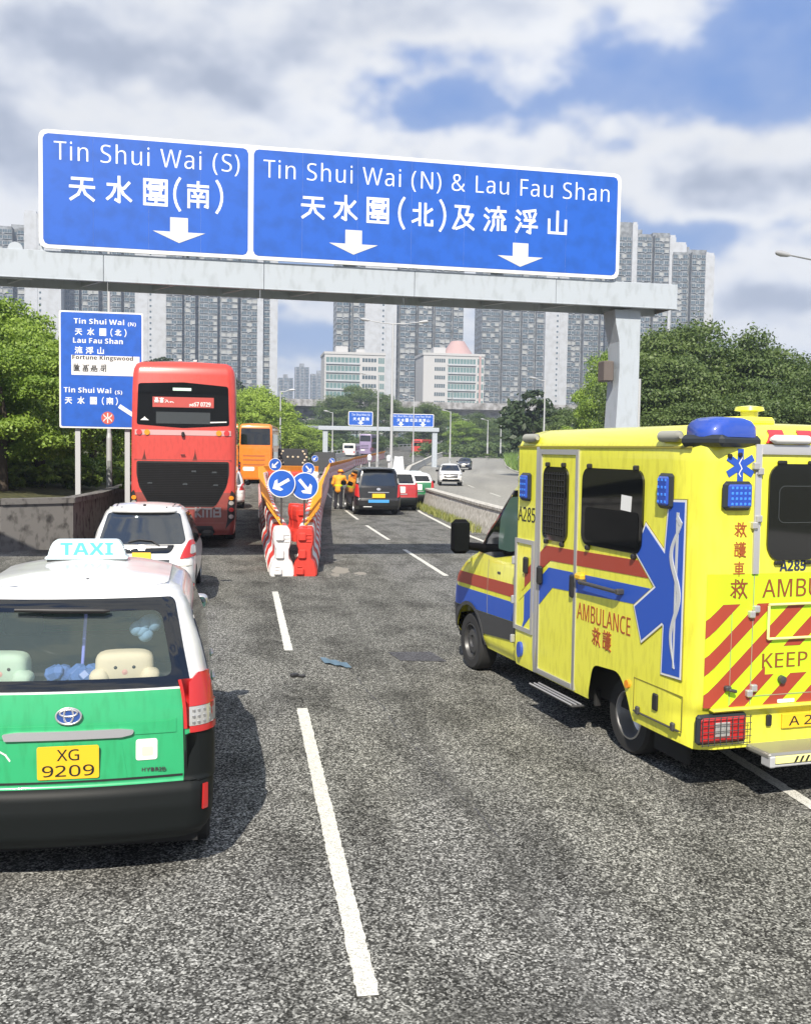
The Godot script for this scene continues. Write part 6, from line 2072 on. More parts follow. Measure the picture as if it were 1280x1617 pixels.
func build_barriers() -> void:
	var white := barrier_proto(M.plastic_white)
	var red := barrier_proto(M.plastic_red)
	var fence := fence_proto()
	var left := [[21.0, 0.84], [30.0, 0.83], [46.0, 1.02], [68.0, 1.35], [90.0, 3.4]]
	var right := [[21.0, 1.30], [25.4, 1.70], [35.0, 2.46], [46.4, 3.48], [69.0, 5.62], [90.0, 7.45], [149.0, 16.2], [200.0, 29.0]]
	var k := 0
	for side in 2:
		var line: Array = left if side == 0 else right
		var d := 21.45
		var n := 0
		while d < (72.0 if side == 0 else 190.0):
			var x := pos_in(line, d)
			var x2 := pos_in(line, d + 0.5)
			var tn := -atan((x2 - pos_in(line, d - 0.5)))
			var is_red := (n % 2 == 0) == (side == 1)
			if n == 1 and side == 1: is_red = false
			var src := red if is_red else white
			var colour := "red" if is_red else "white"
			var lb := "%s plastic barrier in the %s row under an orange fence" % [colour, "left" if side == 0 else "right"]
			if d > 70.0: lb = "%s plastic barrier in the far row curving right behind the black van" % colour
			if n == 0: lb = ("white plastic barrier at the very front, end of the left row" if side == 0 else "red plastic barrier at the very front, end of the right row")
			var b := dup(src, P(x, road_y(d), d), tn, lb, "water_barrier")
			tag(b, lb, "barrier", "water barriers round the closed lane")
			if n >= 1:
				var f := dup(fence, P(x + (0.02 if side == 0 else -0.02), road_y(d) + 0.97, d), tn if side == 0 else tn + PI, "", "orange_fence_panel")
				tag(f, "orange plastic fence panel on the %s row of barriers" % ("left" if side == 0 else "right") if d < 70.0 else "orange plastic fence panel on the far barrier row", "fence", "orange fence panels on the barriers")
			d += 1.0 / sqrt(1.0 + pow((x2 - x) * 2.0, 2.0)) * 0.985
			n += 1
	for i in 4:
		var src := red if i % 2 == 0 else white
		var lb := "%s barrier in the short row across the closed lane" % ("red" if i % 2 == 0 else "white")
		var b := dup(src, P(2.0 + i * 0.98, 0, 73.0), PI / 2, lb, "water_barrier")
		tag(b, lb, "barrier", "water barriers round the closed lane")
		var f := dup(fence, P(2.0 + i * 0.98, 0.99, 73.0), PI / 2, "", "orange_fence_panel")
		tag(f, "orange fence panel on the row across the closed lane", "fence", "orange fence panels on the barriers")
	# a few inside the wedge
	for q in [[1.75, 30.5, 0.5, true], [1.62, 29.3, 0.2, true]]:
		var b := dup(red, P(q[0], 0, q[1]), q[2], "", "water_barrier")
		tag(b, "loose red barrier standing inside the wedge %s" % ("at the back" if q[1] > 30 else "at the front"), "barrier", "water barriers round the closed lane")
	arrow_disc("arrow_sign", "large round blue sign with arrow pointing down left", P(0.85, 1.885, 22.0), 0.30, deg_to_rad(210), 1.9)
	arrow_disc("arrow_sign", "large round blue sign with arrow pointing down right", P(1.35, 1.835, 22.06), 0.30, deg_to_rad(-50), 1.85)
	arrow_disc("arrow_sign", "small round blue sign above the large left arrow sign", P(1.1, 2.10, 34.0), 0.21, deg_to_rad(225), 2.1)
	arrow_disc("arrow_sign", "small round blue sign above the large right arrow sign", P(2.2, 1.97, 34.0), 0.21, deg_to_rad(-50), 1.97)
	arrow_disc("arrow_sign", "tiny round blue sign right of the flashing arrow board", P(6.6, 1.75, 93.0), 0.30, deg_to_rad(225), 1.7)
	arrow_disc("arrow_sign", "tiny round blue sign among far orange fences", P(8.6, 1.5, 98.0), 0.28, deg_to_rad(-45), 1.45)
	# board of lamps on a trailer
	var ab := thing("arrow_board", "black arrow board of lamps on a trailer inside the closed lane", "arrow board", P(3.95, 0, 80.0))
	var mb := MB.new()
	mb.cbox(Vector3(0, 1.97, 0), Vector3(2.3, 1.3, 0.12), 0.03)
	part("board", mb, M.board_black, ab)
	for q in [[-0.78, 0.45], [-0.92, 0.24], [-1.06, 0.0], [-0.92, -0.24], [-0.78, -0.45], [-0.4, 0], [0, 0], [0.4, 0], [0.78, 0.45], [0.92, 0.24], [1.06, 0.0], [0.92, -0.24], [0.78, -0.45]]:
		mb = MB.new()
		mb.lathe(PackedVector2Array([Vector2(0.085, 0), Vector2(0.075, 0.05), Vector2(0, 0.07)]), 12, Transform3D(Basis(Vector3.RIGHT, PI / 2), Vector3(q[0], 1.97 + q[1], 0.06)))
		part("lamp", mb, M.amber_pale, ab)
	mb = MB.new()
	mb.box(Vector3(0, 0.6, -0.5), Vector3(2.0, 0.5, 2.2))
	for x in [-0.8, 0.8]: mb.box(Vector3(x, 1.1, -0.1), Vector3(0.1, 1.0, 0.1))
	part("trailer", mb, M.trim_dark, ab)
	for sx in [-1.0, 1.0]: wheel(ab, Vector3(sx * 1.0, 0.3, -0.6), 0.3, 0.2, "steel", sx)
	mb = MB.new()
	mb.box(Vector3(0, 1.0, 0), Vector3(2.2, 1.3, 4.0))
	mb.box(Vector3(0, 1.95, -1.0), Vector3(2.0, 0.7, 1.6))
	for sx in [-1.0, 1.0]:
		for z in [-1.2, 1.3]:
			mb.lathe(PackedVector2Array([Vector2(0, 0), Vector2(0.38, 0), Vector2(0.38, 0.24), Vector2(0, 0.24)]), 14, Transform3D(Basis(Vector3.FORWARD, PI / 2), Vector3(sx * 0.9 - 0.12, 0.38, z)))
	var wt := solo("works_truck", mb, M.trim_dark, "dark works truck parked inside the closed lane beside the arrow board", "truck")
	wt.position = P(8.4, 0, 104.0)
	wt.rotation.y = road_turn(104.0)
	# pale panels leaning together behind the taxis
	for q in [[9.5, -0.2, -0.14], [10.2, 0.25, 0.12]]:
		mb = MB.new()
		mb.X = Transform3D(Basis(Vector3(0, 0, 1), q[2]), Vector3.ZERO)
		mb.cbox(Vector3(0, 1.12, 0), Vector3(0.42, 2.25, 0.05), 0.01)
		var h := thing("white_panel", "pale panel leaning %s behind the red and green taxis" % ("right" if q[2] < 0 else "left"), "panel", P(q[0], 0, 64.0), q[1], "pale panels behind the taxis")
		part("board", mb, M.panel_white, h)
		mb = MB.new()
		mb.box(Vector3(0, 0.06, -0.25), Vector3(0.5, 0.12, 0.6))
		part("foot", mb, M.trim_dark, h)
	for q in [[9.6, 66.5, "nearer"], [8.75, 70.0, "farther"]]:
		mb = MB.new()
		mb.lathe(PackedVector2Array([Vector2(0.18, 0), Vector2(0.16, 0.1), Vector2(0.05, 0.15), Vector2(0.05, 1.8), Vector2(0.16, 1.9), Vector2(0.17, 2.15), Vector2(0.1, 2.3), Vector2(0, 2.32)]), 12)
		var bl := solo("warning_lamp_post", mb, M.panel_white, "white warning lamp on a stand behind the black people carrier, the %s one" % q[2], "warning lamp")
		bl.position = P(q[0], 0, q[1])
	white.free(); red.free(); fence.free()

# ------------------------------------------------------------------ people: one skin drawn round a skeleton of tapered bones
func blob(bones: Array, cell: float, soft: float) -> MB:
	var lo := Vector3(INF, INF, INF)
	var hi := -lo
	for b in bones:
		var r := maxf(b[2], b[3]) + cell * 2.0
		lo = lo.min(b[0] - Vector3.ONE * r).min(b[1] - Vector3.ONE * r)
		hi = hi.max(b[0] + Vector3.ONE * r).max(b[1] + Vector3.ONE * r)
	var nx := int(ceil((hi.x - lo.x) / cell)) + 1
	var ny := int(ceil((hi.y - lo.y) / cell)) + 1
	var nz := int(ceil((hi.z - lo.z) / cell)) + 1
	var f := PackedFloat32Array()
	f.resize(nx * ny * nz)
	f.fill(1.0)
	for b in bones:
		var A: Vector3 = b[0]
		var D: Vector3 = b[1] - b[0]
		var L2 := maxf(D.length_squared(), 1e-8)
		var r := maxf(b[2], b[3]) + cell * 2.0 + soft
		var l2: Vector3 = A.min(b[1]) - Vector3.ONE * r
		var h2: Vector3 = A.max(b[1]) + Vector3.ONE * r
		for z in range(maxi(0, int((l2.z - lo.z) / cell)), mini(nz, int((h2.z - lo.z) / cell) + 2)):
			for y in range(maxi(0, int((l2.y - lo.y) / cell)), mini(ny, int((h2.y - lo.y) / cell) + 2)):
				for x in range(maxi(0, int((l2.x - lo.x) / cell)), mini(nx, int((h2.x - lo.x) / cell) + 2)):
					var p := lo + Vector3(x, y, z) * cell
					var t := clampf((p - A).dot(D) / L2, 0.0, 1.0)
					var d: float = p.distance_to(A + D * t) - lerpf(b[2], b[3], t)
					var i := (z * ny + y) * nx + x
					var h := clampf(0.5 + 0.5 * (f[i] - d) / soft, 0.0, 1.0)
					f[i] = lerpf(f[i], d, h) - soft * h * (1.0 - h)
	var vid := {}
	var vs := PackedVector3Array()
	var ns := PackedVector3Array()
	var off := [0, 1, nx, nx + 1, nx * ny, nx * ny + 1, nx * ny + nx, nx * ny + nx + 1]
	for z in nz - 1:
		for y in ny - 1:
			for x in nx - 1:
				var i := (z * ny + y) * nx + x
				var m := 0
				for k in 8:
					if f[i + off[k]] < 0.0: m += 1
				if m == 0 or m == 8: continue
				var s := Vector3.ZERO
				var c := 0
				for e in [[0, 1], [2, 3], [4, 5], [6, 7], [0, 2], [1, 3], [4, 6], [5, 7], [0, 4], [1, 5], [2, 6], [3, 7]]:
					var a: float = f[i + off[e[0]]]
					var b: float = f[i + off[e[1]]]
					if (a < 0.0) != (b < 0.0):
						var pa := Vector3(e[0] & 1, (e[0] >> 1) & 1, e[0] >> 2)
						var pb := Vector3(e[1] & 1, (e[1] >> 1) & 1, e[1] >> 2)
						s += pa.lerp(pb, a / (a - b)); c += 1
				vid[i] = vs.size()
				vs.append(lo + (Vector3(x, y, z) + s / c) * cell)
				var g := Vector3(f[i + 1] - f[i] + f[i + off[7]] - f[i + off[6]], f[i + nx] - f[i] + f[i + off[7]] - f[i + off[5]], f[i + nx * ny] - f[i] + f[i + off[7]] - f[i + off[3]])
				ns.append(g.normalized())
	var mb := MB.new()
	var st := [1, nx, nx * ny]
	for i in vid:
		for ax in 3:
			var a: float = f[i]
			var b: float = f[i + st[ax]]
			if (a < 0.0) == (b < 0.0): continue
			var u: int = st[(ax + 1) % 3]
			var w: int = st[(ax + 2) % 3]
			if not (vid.has(i - u) and vid.has(i - w) and vid.has(i - u - w)): continue
			var q := [vid[i], vid[i - u], vid[i - u - w], vid[i - w]]
			mb.trin(vs[q[0]], vs[q[1]], vs[q[2]], ns[q[0]], ns[q[1]], ns[q[2]])
			mb.trin(vs[q[0]], vs[q[2]], vs[q[3]], ns[q[0]], ns[q[2]], ns[q[3]])
	return mb

func build_worker() -> void:
	# standing, leaning forward and to the right towards the car window; faces -z
	var o := thing("person", "person in orange jacket, orange hat and dark trousers, back turned, left of black van", "person", P(4.22, 0, 44.6), -0.35, "road workers")
	var hipL := Vector3(-0.10, 0.92, 0.03)
	var hipR := Vector3(0.10, 0.92, 0.03)
	var kneeL := Vector3(-0.12, 0.50, -0.03)
	var kneeR := Vector3(0.11, 0.50, -0.01)
	var ankL := Vector3(-0.13, 0.09, 0.05)
	var ankR := Vector3(0.12, 0.09, 0.07)
	var chest := Vector3(0.0, 1.30, -0.07)
	var neck := Vector3(0.02, 1.47, -0.13)
	var head := Vector3(0.04, 1.62, -0.17)
	var shL := Vector3(-0.20, 1.40, -0.09)
	var shR := Vector3(0.21, 1.40, -0.09)
	var elL := Vector3(-0.29, 1.13, -0.08)
	var elR := Vector3(0.32, 1.16, -0.20)
	var haL := Vector3(-0.22, 0.93, -0.22)
	var haR := Vector3(0.33, 1.16, -0.45)
	var legs := [[hipL, kneeL, 0.088, 0.06], [kneeL, ankL, 0.058, 0.042], [hipR, kneeR, 0.088, 0.06], [kneeR, ankR, 0.058, 0.042]]
	var arms := [[shL, elL, 0.055, 0.042], [elL, haL, 0.04, 0.03], [shR, elR, 0.055, 0.042], [elR, haR, 0.04, 0.03]]
	var torso := [[Vector3(0, 0.95, 0.02), Vector3(0, 1.12, -0.02), 0.135, 0.135], [Vector3(0, 1.12, -0.02), chest, 0.135, 0.15], [chest, Vector3(0.0, 1.38, -0.1), 0.15, 0.12], [shL, shR, 0.07, 0.07]]
	var skull := [[neck, head, 0.055, 0.075], [head, head + Vector3(0, 0.03, -0.01), 0.095, 0.09], [head + Vector3(0, -0.06, -0.05), head + Vector3(0, -0.03, -0.06), 0.05, 0.055], [head + Vector3(0, -0.01, -0.09), head + Vector3(0, -0.03, -0.108), 0.014, 0.018], [head + Vector3(-0.09, 0, 0), head + Vector3(-0.1, -0.02, 0.0), 0.02, 0.018], [head + Vector3(0.09, 0, 0), head + Vector3(0.1, -0.02, 0.0), 0.02, 0.018]]
	var hands := []
	for h in [[haL, (haL - elL).normalized(), -1.0], [haR, (haR - elR).normalized(), 1.0]]:
		var H: Vector3 = h[0]
		var D: Vector3 = h[1]
		var S := D.cross(Vector3.UP).normalized()
		var N := S.cross(D)
		hands.append([H, H + D * 0.075, 0.03, 0.036])
		for i in 4:
			var rt := H + D * 0.085 + S * (0.03 - i * 0.02)
			var md := rt + D * (0.045 - absf(i - 1.3) * 0.006) - N * 0.012
			hands.append([rt, md, 0.0095, 0.009])
			hands.append([md, md + D * 0.022 - N * 0.024, 0.0088, 0.0078])
		var tb: Vector3 = H + D * 0.03 + S * 0.032 * h[2]
		hands.append([tb, tb + D * 0.035 + S * 0.028 * h[2], 0.011, 0.010])
		hands.append([tb + D * 0.035 + S * 0.028 * h[2], tb + D * 0.065 + S * 0.026 * h[2] - N * 0.01, 0.0098, 0.008])
	var body := blob(legs + arms + torso + skull, 0.028, 0.03)
	var hm := blob(hands, 0.011, 0.006)
	body.v.append_array(hm.v)
	body.n.append_array(hm.n)
	part("body", body, M.skin, o)
	var grow := func(bs: Array, g: float) -> Array:
		var r := []
		for b in bs: r.append([b[0], b[1], b[2] + g, b[3] + g])
		return r
	part("jacket", blob(grow.call(torso, 0.028) + grow.call([arms[0], arms[2], [elL, elL.lerp(haL, 0.85), 0.042, 0.036], [elR, elR.lerp(haR, 0.85), 0.042, 0.036]], 0.024) + [[Vector3(0, 0.86, 0.03), Vector3(0, 1.0, 0.0), 0.165, 0.165]], 0.03, 0.03), M.hi_vis, o)
	part("trousers", blob(grow.call([[hipL, kneeL, 0.092, 0.066], [kneeL, ankL.lerp(kneeL, 0.08), 0.064, 0.058], [hipR, kneeR, 0.092, 0.066], [kneeR, ankR.lerp(kneeR, 0.08), 0.064, 0.058], [hipL, hipR, 0.10, 0.10]], 0.02), 0.03, 0.03), M.navy_cloth, o)
	for a in [ankL, ankR]: part("boot", blob([[a + Vector3(0, 0.02, 0), a + Vector3(0, -0.03, 0), 0.058, 0.055], [a + Vector3(0, -0.045, 0.0), a + Vector3(0, -0.05, -0.15), 0.044, 0.038]], 0.022, 0.02), M.black, o)
	var mb := MB.new()
	mb.lathe(PackedVector2Array([Vector2(0.175, 0.03), Vector2(0.18, 0.036), Vector2(0.118, 0.05), Vector2(0.112, 0.09), Vector2(0.09, 0.13), Vector2(0.05, 0.15), Vector2(0, 0.155)]), 20, Transform3D(Basis(Vector3.RIGHT, -0.2), head + Vector3(0, -0.02, 0)))
	part("hat", mb, M.hi_vis, o)
	mb = MB.new()
	mb.lathe(PackedVector2Array([Vector2(0.182, 1.0), Vector2(0.185, 1.03), Vector2(0.182, 1.06)]), 16, Transform3D(Basis.IDENTITY, Vector3(0, 0.02, 0)))
	part("reflective_band", mb, M.lime, o)
	for sx in [-1.0, 1.0]:
		mb = MB.new()
		mb.lathe(PackedVector2Array([Vector2(0.013, 0), Vector2(0.0, 0.006)]), 8, Transform3D(Basis(Vector3.RIGHT, -PI / 2), head + Vector3(sx * 0.035, 0.012, -0.096)))
		part("eye", mb, M.black, o)
	var p2 := dup(o, P(4.95, 0, 45.6), -0.8, "second person in orange jacket and hat, half hidden by the black people carrier", "person")
	p2.set_meta("group", "road workers")

# ------------------------------------------------------------------ vegetation
func crown_mesh(sd: int, rx: float, ry: float, lobes: int, leaves: int, leaf: float, c0: Color, c1: Color) -> ArrayMesh:
	var r := RandomNumberGenerator.new()
	r.seed = sd
	var L := []
	for i in lobes:
		var a := r.randf() * TAU
		var h := r.randf_range(-0.8, 1.0)
		var q := sqrt(maxf(0.0, 1.0 - h * h)) * r.randf_range(0.45, 0.95)
		L.append([Vector3(cos(a) * q * rx, h * ry * r.randf_range(0.6, 1.0), sin(a) * q * rx), r.randf_range(0.17, 0.36) * minf(rx, ry), r.randf(), Vector3(r.randf_range(0.8, 1.3), r.randf_range(0.5, 0.8), r.randf_range(0.8, 1.3))])
	var n := leaves
	var V := PackedVector3Array()
	var N := PackedVector3Array()
	var C := PackedColorArray()
	V.resize(n * 6); N.resize(n * 6); C.resize(n * 6)
	for i in n:
		var l = L[i % lobes]
		var d := Vector3(r.randfn(), r.randfn(), r.randfn()).normalized()
		if d.y < -0.3: d.y *= -0.6
		var p: Vector3 = l[0] + d * l[3] * l[1] * ((0.55 + 0.55 * sqrt(r.randf())) if r.randf() > 0.13 else r.randf_range(1.05, 1.55))
		var nn := (d * 0.8 + Vector3(r.randfn(), r.randfn() + 0.7, r.randfn()) * 0.75).normalized()
		var t := nn.cross(Vector3(r.randfn(), r.randfn(), r.randfn())).normalized()
		var b := nn.cross(t)
		var s := leaf * r.randf_range(0.6, 1.25)
		var A := p - t * s * 0.5
		var B := p + b * s * 0.27 + nn * s * 0.05
		var D := p + t * s * 0.5
		var E := p - b * s * 0.27 + nn * s * 0.05
		var k := clampf(0.55 * float(l[2]) + 0.45 * r.randf(), 0.0, 1.0)
		var c := c0.lerp(c1, k)
		var o := i * 6
		V[o] = A; V[o + 1] = B; V[o + 2] = D; V[o + 3] = A; V[o + 4] = D; V[o + 5] = E
		for j in 6:
			N[o + j] = nn; C[o + j] = c
	var a := []
	a.resize(Mesh.ARRAY_MAX)
	a[Mesh.ARRAY_VERTEX] = V
	a[Mesh.ARRAY_NORMAL] = N
	a[Mesh.ARRAY_COLOR] = C
	var m := ArrayMesh.new()
	m.add_surface_from_arrays(Mesh.PRIMITIVE_TRIANGLES, a)
	return m

func trunk_mesh(sd: int, h: float, rx: float) -> MB:
	var r := RandomNumberGenerator.new()
	r.seed = sd
	var mb := MB.new()
	mb.tube(PackedVector3Array([Vector3(0, -0.4, 0), Vector3(0.05, h * 0.3, 0.02), Vector3(-0.04, h * 0.6, 0.05), Vector3(0.05, h * 0.85, 0)]), PackedFloat32Array([0.2, 0.16, 0.11, 0.04]), 8)
	for i in 6:
		var a := TAU * i / 6.0 + r.randf()
		var y := h * r.randf_range(0.3, 0.55)
		var e := Vector3(cos(a) * rx * 0.65, y + h * r.randf_range(0.12, 0.3), sin(a) * rx * 0.65)
		mb.tube(PackedVector3Array([Vector3(0, y, 0), e * 0.5 + Vector3(0, y * 0.45, 0), e]), PackedFloat32Array([0.08, 0.05, 0.02]), 6)
	return mb

var crowns := {}

func tree(called: String, label: String, group: String, at: Vector3, h: float, rx: float, kind: String, variant: int, trunk_share := 0.3) -> void:
	var t := thing(called, label, "tree", at, variant * 1.3 + at.x * 0.7, group)
	var cm: ArrayMesh = crowns[kind][variant % crowns[kind].size()]
	var tr := part("trunk", trunk_mesh(variant, h * 0.85, rx), M.bark, t)
	var c := part("crown", cm, M.leaf, t)
	var ry := h * (1.0 - trunk_share) * 0.5
	c.scale = Vector3(rx / 3.0, ry / 3.0, rx / 3.0)
	c.position = Vector3(0, h - ry, 0)

func build_trees() -> void:
	var g0 := Color(0.09, 0.17, 0.022)
	var g1 := Color(0.30, 0.42, 0.06)
	var d0 := Color(0.06, 0.105, 0.03)
	var d1 := Color(0.135, 0.19, 0.05)
	var y0 := Color(0.16, 0.25, 0.025)
	var y1 := Color(0.34, 0.46, 0.07)
	var k0 := Color(0.035, 0.06, 0.028)
	var k1 := Color(0.07, 0.105, 0.04)
	crowns = {
		"near": [crown_mesh(1, 3.0, 3.0, 76, 32000, 0.165, g0, g1), crown_mesh(2, 3.0, 3.0, 70, 32000, 0.175, g0, g1), crown_mesh(3, 3.0, 3.0, 88, 32000, 0.155, g0, g1)],
		"dark": [crown_mesh(4, 3.0, 3.0, 95, 30000, 0.165, d0, d1), crown_mesh(5, 3.0, 3.0, 84, 30000, 0.175, d0, d1), crown_mesh(6, 3.0, 3.0, 105, 30000, 0.155, d0, d1)],
		"pale": [crown_mesh(7, 3.0, 3.0, 70, 16000, 0.24, y0, y1), crown_mesh(8, 3.0, 3.0, 76, 16000, 0.25, y0, y1)],
		"far": [crown_mesh(9, 3.0, 3.0, 40, 2600, 0.62, k0, k1), crown_mesh(10, 3.0, 3.0, 46, 2600, 0.66, k0, k1)],
	}
	# left bank behind the parapet; nearest first
	var spots := [[-9.4, 29.6, 5.4, 2.3], [-7.0, 31.6, 4.6, 2.0], [-11.6, 31.0, 6.2, 2.6], [-9.6, 34.5, 6.4, 2.7], [-6.9, 36.5, 5.0, 2.1], [-13.4, 36.0, 7.0, 2.9], [-11.0, 39.5, 7.2, 2.9], [-7.6, 41.0, 6.0, 2.5], [-14.6, 42.0, 7.6, 3.0], [-6.4, 45.5, 5.4, 2.3], [-10.2, 46.5, 7.4, 3.0], [-16.5, 49.0, 8.2, 3.3], [-7.2, 51.5, 5.6, 2.5], [-12.5, 54.0, 7.8, 3.2], [-6.8, 58.5, 5.6, 2.6], [-9.8, 63.0, 7.0, 3.0], [-15.5, 61.0, 8.2, 3.4], [-17.5, 36.5, 7.0, 3.0]]
	var lbl := "bright green leafy tree in the bank behind the left parapet"
	for i in spots.size():
		var s = spots[i]
		tree("bank_tree", lbl, "green trees behind the left parapet", P(s[0], 1.0 + (0.4 if s[0] < -9 else 0.0), s[1]), s[2], s[3], "near", i, 0.1)
	# pale green trees on the left verge farther on
	spots = [[-3.0, 84.0, 5.6, 2.8], [-0.8, 96.0, 6.6, 3.2], [0.6, 106.0, 7.2, 3.4], [-3.6, 104.0, 8.0, 3.6], [2.6, 114.0, 7.6, 3.3], [-1.0, 118.0, 9.0, 3.8], [4.3, 124.0, 7.2, 3.2], [6.2, 138.0, 6.4, 3.0], [1.8, 132.0, 9.4, 4.0], [8.6, 152.0, 5.6, 2.8], [11.4, 165.0, 5.6, 3.0], [5.4, 158.0, 7.6, 3.6]]
	for i in spots.size():
		var s = spots[i]
		tree("verge_tree", "yellow-green rounded tree on the left verge beyond the orange bus", "yellow-green trees on the left verge", P(s[0], 0.6, s[1]), s[2], s[3], "pale", i, 0.12)
	# big dark trees on the right behind the ambulance
	spots = [[23.5, 55.0, 8.6, 3.6], [26.2, 58.0, 10.2, 4.0], [29.5, 57.0, 9.8, 4.1], [33.0, 60.0, 9.8, 4.2], [36.0, 57.0, 8.6, 4.0], [31.0, 51.0, 7.2, 3.6], [27.0, 50.5, 6.2, 3.2], [23.0, 51.0, 5.2, 2.7], [35.0, 52.0, 6.6, 3.6], [39.0, 60.0, 9.0, 4.2], [28.5, 64.0, 10.6, 4.2]]
	for i in spots.size():
		var s = spots[i]
		tree("roadside_tree", "large dark green tree behind the ambulance, right of the gantry post", "dark trees behind the ambulance", P(s[0], 0.0, s[1]), s[2], s[3], "dark", i, 0.12)
	tree("roadside_tree", "lighter tree with yellow-green top just left of the gantry post", "", P(25.3, 0, 69.0), 9.6, 2.3, "near", 2, 0.1)
	tree("roadside_tree", "lower bushy tree left of the gantry post, below the light one", "", P(26.6, 0, 74.0), 6.4, 2.6, "dark", 1, 0.1)
	tree("roadside_tree", "yellow-green low tree above the ambulance cab roof", "", P(26.4, 0, 80.0), 4.6, 2.4, "pale", 1, 0.1)
	tree("roadside_tree", "dark crooked tree with open crown left of the ambulance cab", "", P(31.6, 0, 108.0), 9.3, 3.6, "far", 0, 0.2)
	tree("roadside_tree", "second dark tree left of the ambulance cab, right of the crooked one", "", P(34.5, 0, 104.0), 7.2, 3.2, "dark", 2, 0.1)
	# middle distance, behind the far gantry
	spots = [[24.0, 262.0, 15.0, 6.0], [30.0, 268.0, 17.0, 7.0], [36.5, 262.0, 15.0, 6.0], [20.0, 240.0, 9.0, 5.0], [27.0, 215.0, 5.4, 4.0]]
	for i in spots.size():
		var s = spots[i]
		tree("distant_tree", ["dark round tree before the viaduct, leftmost of the tall three", "tallest dark round tree before the viaduct, middle of the three", "dark round tree before the viaduct, right of the three, beside the far sign", "lower dark tree in front of the tall three by the far gantry", "lowest bush-like tree under the far gantry beam"][i], "trees before the viaduct, left", P(s[0], road_y(s[1]) - 1.0, s[1]), s[2], s[3], "dark", i, 0.15)
	spots = [[43.0, 240.0, 13.0, 5.4], [49.5, 246.0, 11.0, 5.4], [56.0, 240.0, 10.4, 5.0], [62.0, 246.0, 9.6, 5.0], [50.0, 228.0, 8.6, 4.2], [57.0, 226.0, 8.0, 4.2], [67.0, 238.0, 9.6, 5.0], [75.0, 262.0, 9.6, 5.4], [84.0, 270.0, 10.0, 5.4]]
	for i in spots.size():
		var s = spots[i]
		tree("distant_tree", "mid green tree in front of the viaduct, right of the far signs", "trees before the viaduct, right", P(s[0], road_y(s[1]) - 1.0, s[1]), s[2], s[3], "near" if i % 3 == 1 else "dark", i, 0.15)
	# wooded hill behind the left bank
	var hill := MB.new()
	var hh := func(x: float, d: float) -> float:
		var u := (x + 45.0) / 62.0
		var w := (d - 250.0) / 60.0
		return 27.0 * exp(-u * u * 0.9 - w * w) * clampf((road_x(d) - 12.0 - x) / 26.0, 0.0, 1.0) * (0.9 + 0.1 * sin(x * 0.13) * cos(d * 0.07)) - 1.5
	for i in 30:
		for j in 12:
			var q := []
			for k in [[0, 0], [1, 0], [1, 1], [0, 1]]:
				var x: float = -150.0 + (i + k[0]) * 7.0
				var d: float = 170.0 + (j + k[1]) * 14.0
				q.append(P(x, hh.call(x, d), d))
			hill.quad(q[0], q[1], q[2], q[3])
	struct("hill", hill, M.soil)
	var r := RandomNumberGenerator.new()
	r.seed = 77
	var mm := MultiMesh.new()
	mm.transform_format = MultiMesh.TRANSFORM_3D
	mm.mesh = crowns.far[0]
	var xs := []
	for i in 900:
		var x := r.randf_range(-140.0, 40.0)
		var d := r.randf_range(178.0, 300.0)
		var y: float = hh.call(x, d)
		if y < 1.5 or x > road_x(d) - 9.0: continue
		var s := r.randf_range(0.7, 1.25)
		xs.append(Transform3D(Basis(Vector3.UP, r.randf() * TAU).scaled(Vector3(s, s * 0.9, s)), P(x, y + 1.2, d)))
	mm.instance_count = xs.size()
	for i in xs.size(): mm.set_instance_transform(i, xs[i])
	var wood := MultiMeshInstance3D.new()
	wood.name = "woods"
	wood.multimesh = mm
	wood.material_override = M.leaf
	add_child(wood)
	stuff(tag(wood, "dark woods covering the hill behind the left bank", "woods"))
	# undergrowth behind the left parapet
	mm = MultiMesh.new()
	mm.transform_format = MultiMesh.TRANSFORM_3D
	mm.mesh = crown_mesh(31, 1.0, 0.7, 16, 900, 0.2, d0, g1)
	xs = []
	for i in 240:
		var d := r.randf_range(29.0, 80.0)
		var x := r.randf_range(-11.0, -5.2) + road_x(d) * 0.6
		if d < 34.0 and x > -7.0: continue
		xs.append(Transform3D(Basis(Vector3.UP, r.randf() * TAU).scaled(Vector3.ONE * r.randf_range(0.6, 1.3)), P(x, 1.4, d)))
	mm.instance_count = xs.size()
	for i in xs.size(): mm.set_instance_transform(i, xs[i])
	var ug := MultiMeshInstance3D.new()
	ug.name = "undergrowth"
	ug.multimesh = mm
	ug.material_override = M.leaf
	add_child(ug)
	stuff(tag(ug, "dense green undergrowth at the foot of the left bank trees", "undergrowth"))
	# long grass on the island, weeds at the median foot, scrub on the far right verge
	var blades := func(n: int, pick: Callable, h0: float, h1: float, ca: Color, cb: Color) -> ArrayMesh:
		var mb := MB.new()
		mb.colored = true
		for i in n:
			var p: Vector3 = pick.call()
			var h := r.randf_range(h0, h1)
			var a := r.randf() * TAU
			var w := Vector3(cos(a), 0, sin(a)) * h * 0.06
			var tip := p + Vector3(r.randfn() * 0.25, 1.0, r.randfn() * 0.25) * h
			mb.col = ca.lerp(cb, r.randf())
			mb.tri(p - w, p + w, p.lerp(tip, 0.6) + w * 0.8)
			mb.tri(p - w, p.lerp(tip, 0.6) + w * 0.8, tip)
		return mb.mesh()
	var isl := MB.new()
	var l := []
	for d in [104.0, 108.0, 115.0, 125.0, 140.0, 160.0, 190.0]: l.append([median_x(d) + 13.5 + (3.0 if d < 110 else 0.0), median_x(d) + 13.5 + minf(11.0, 3.6 + (d - 104.0) * 0.5), d])
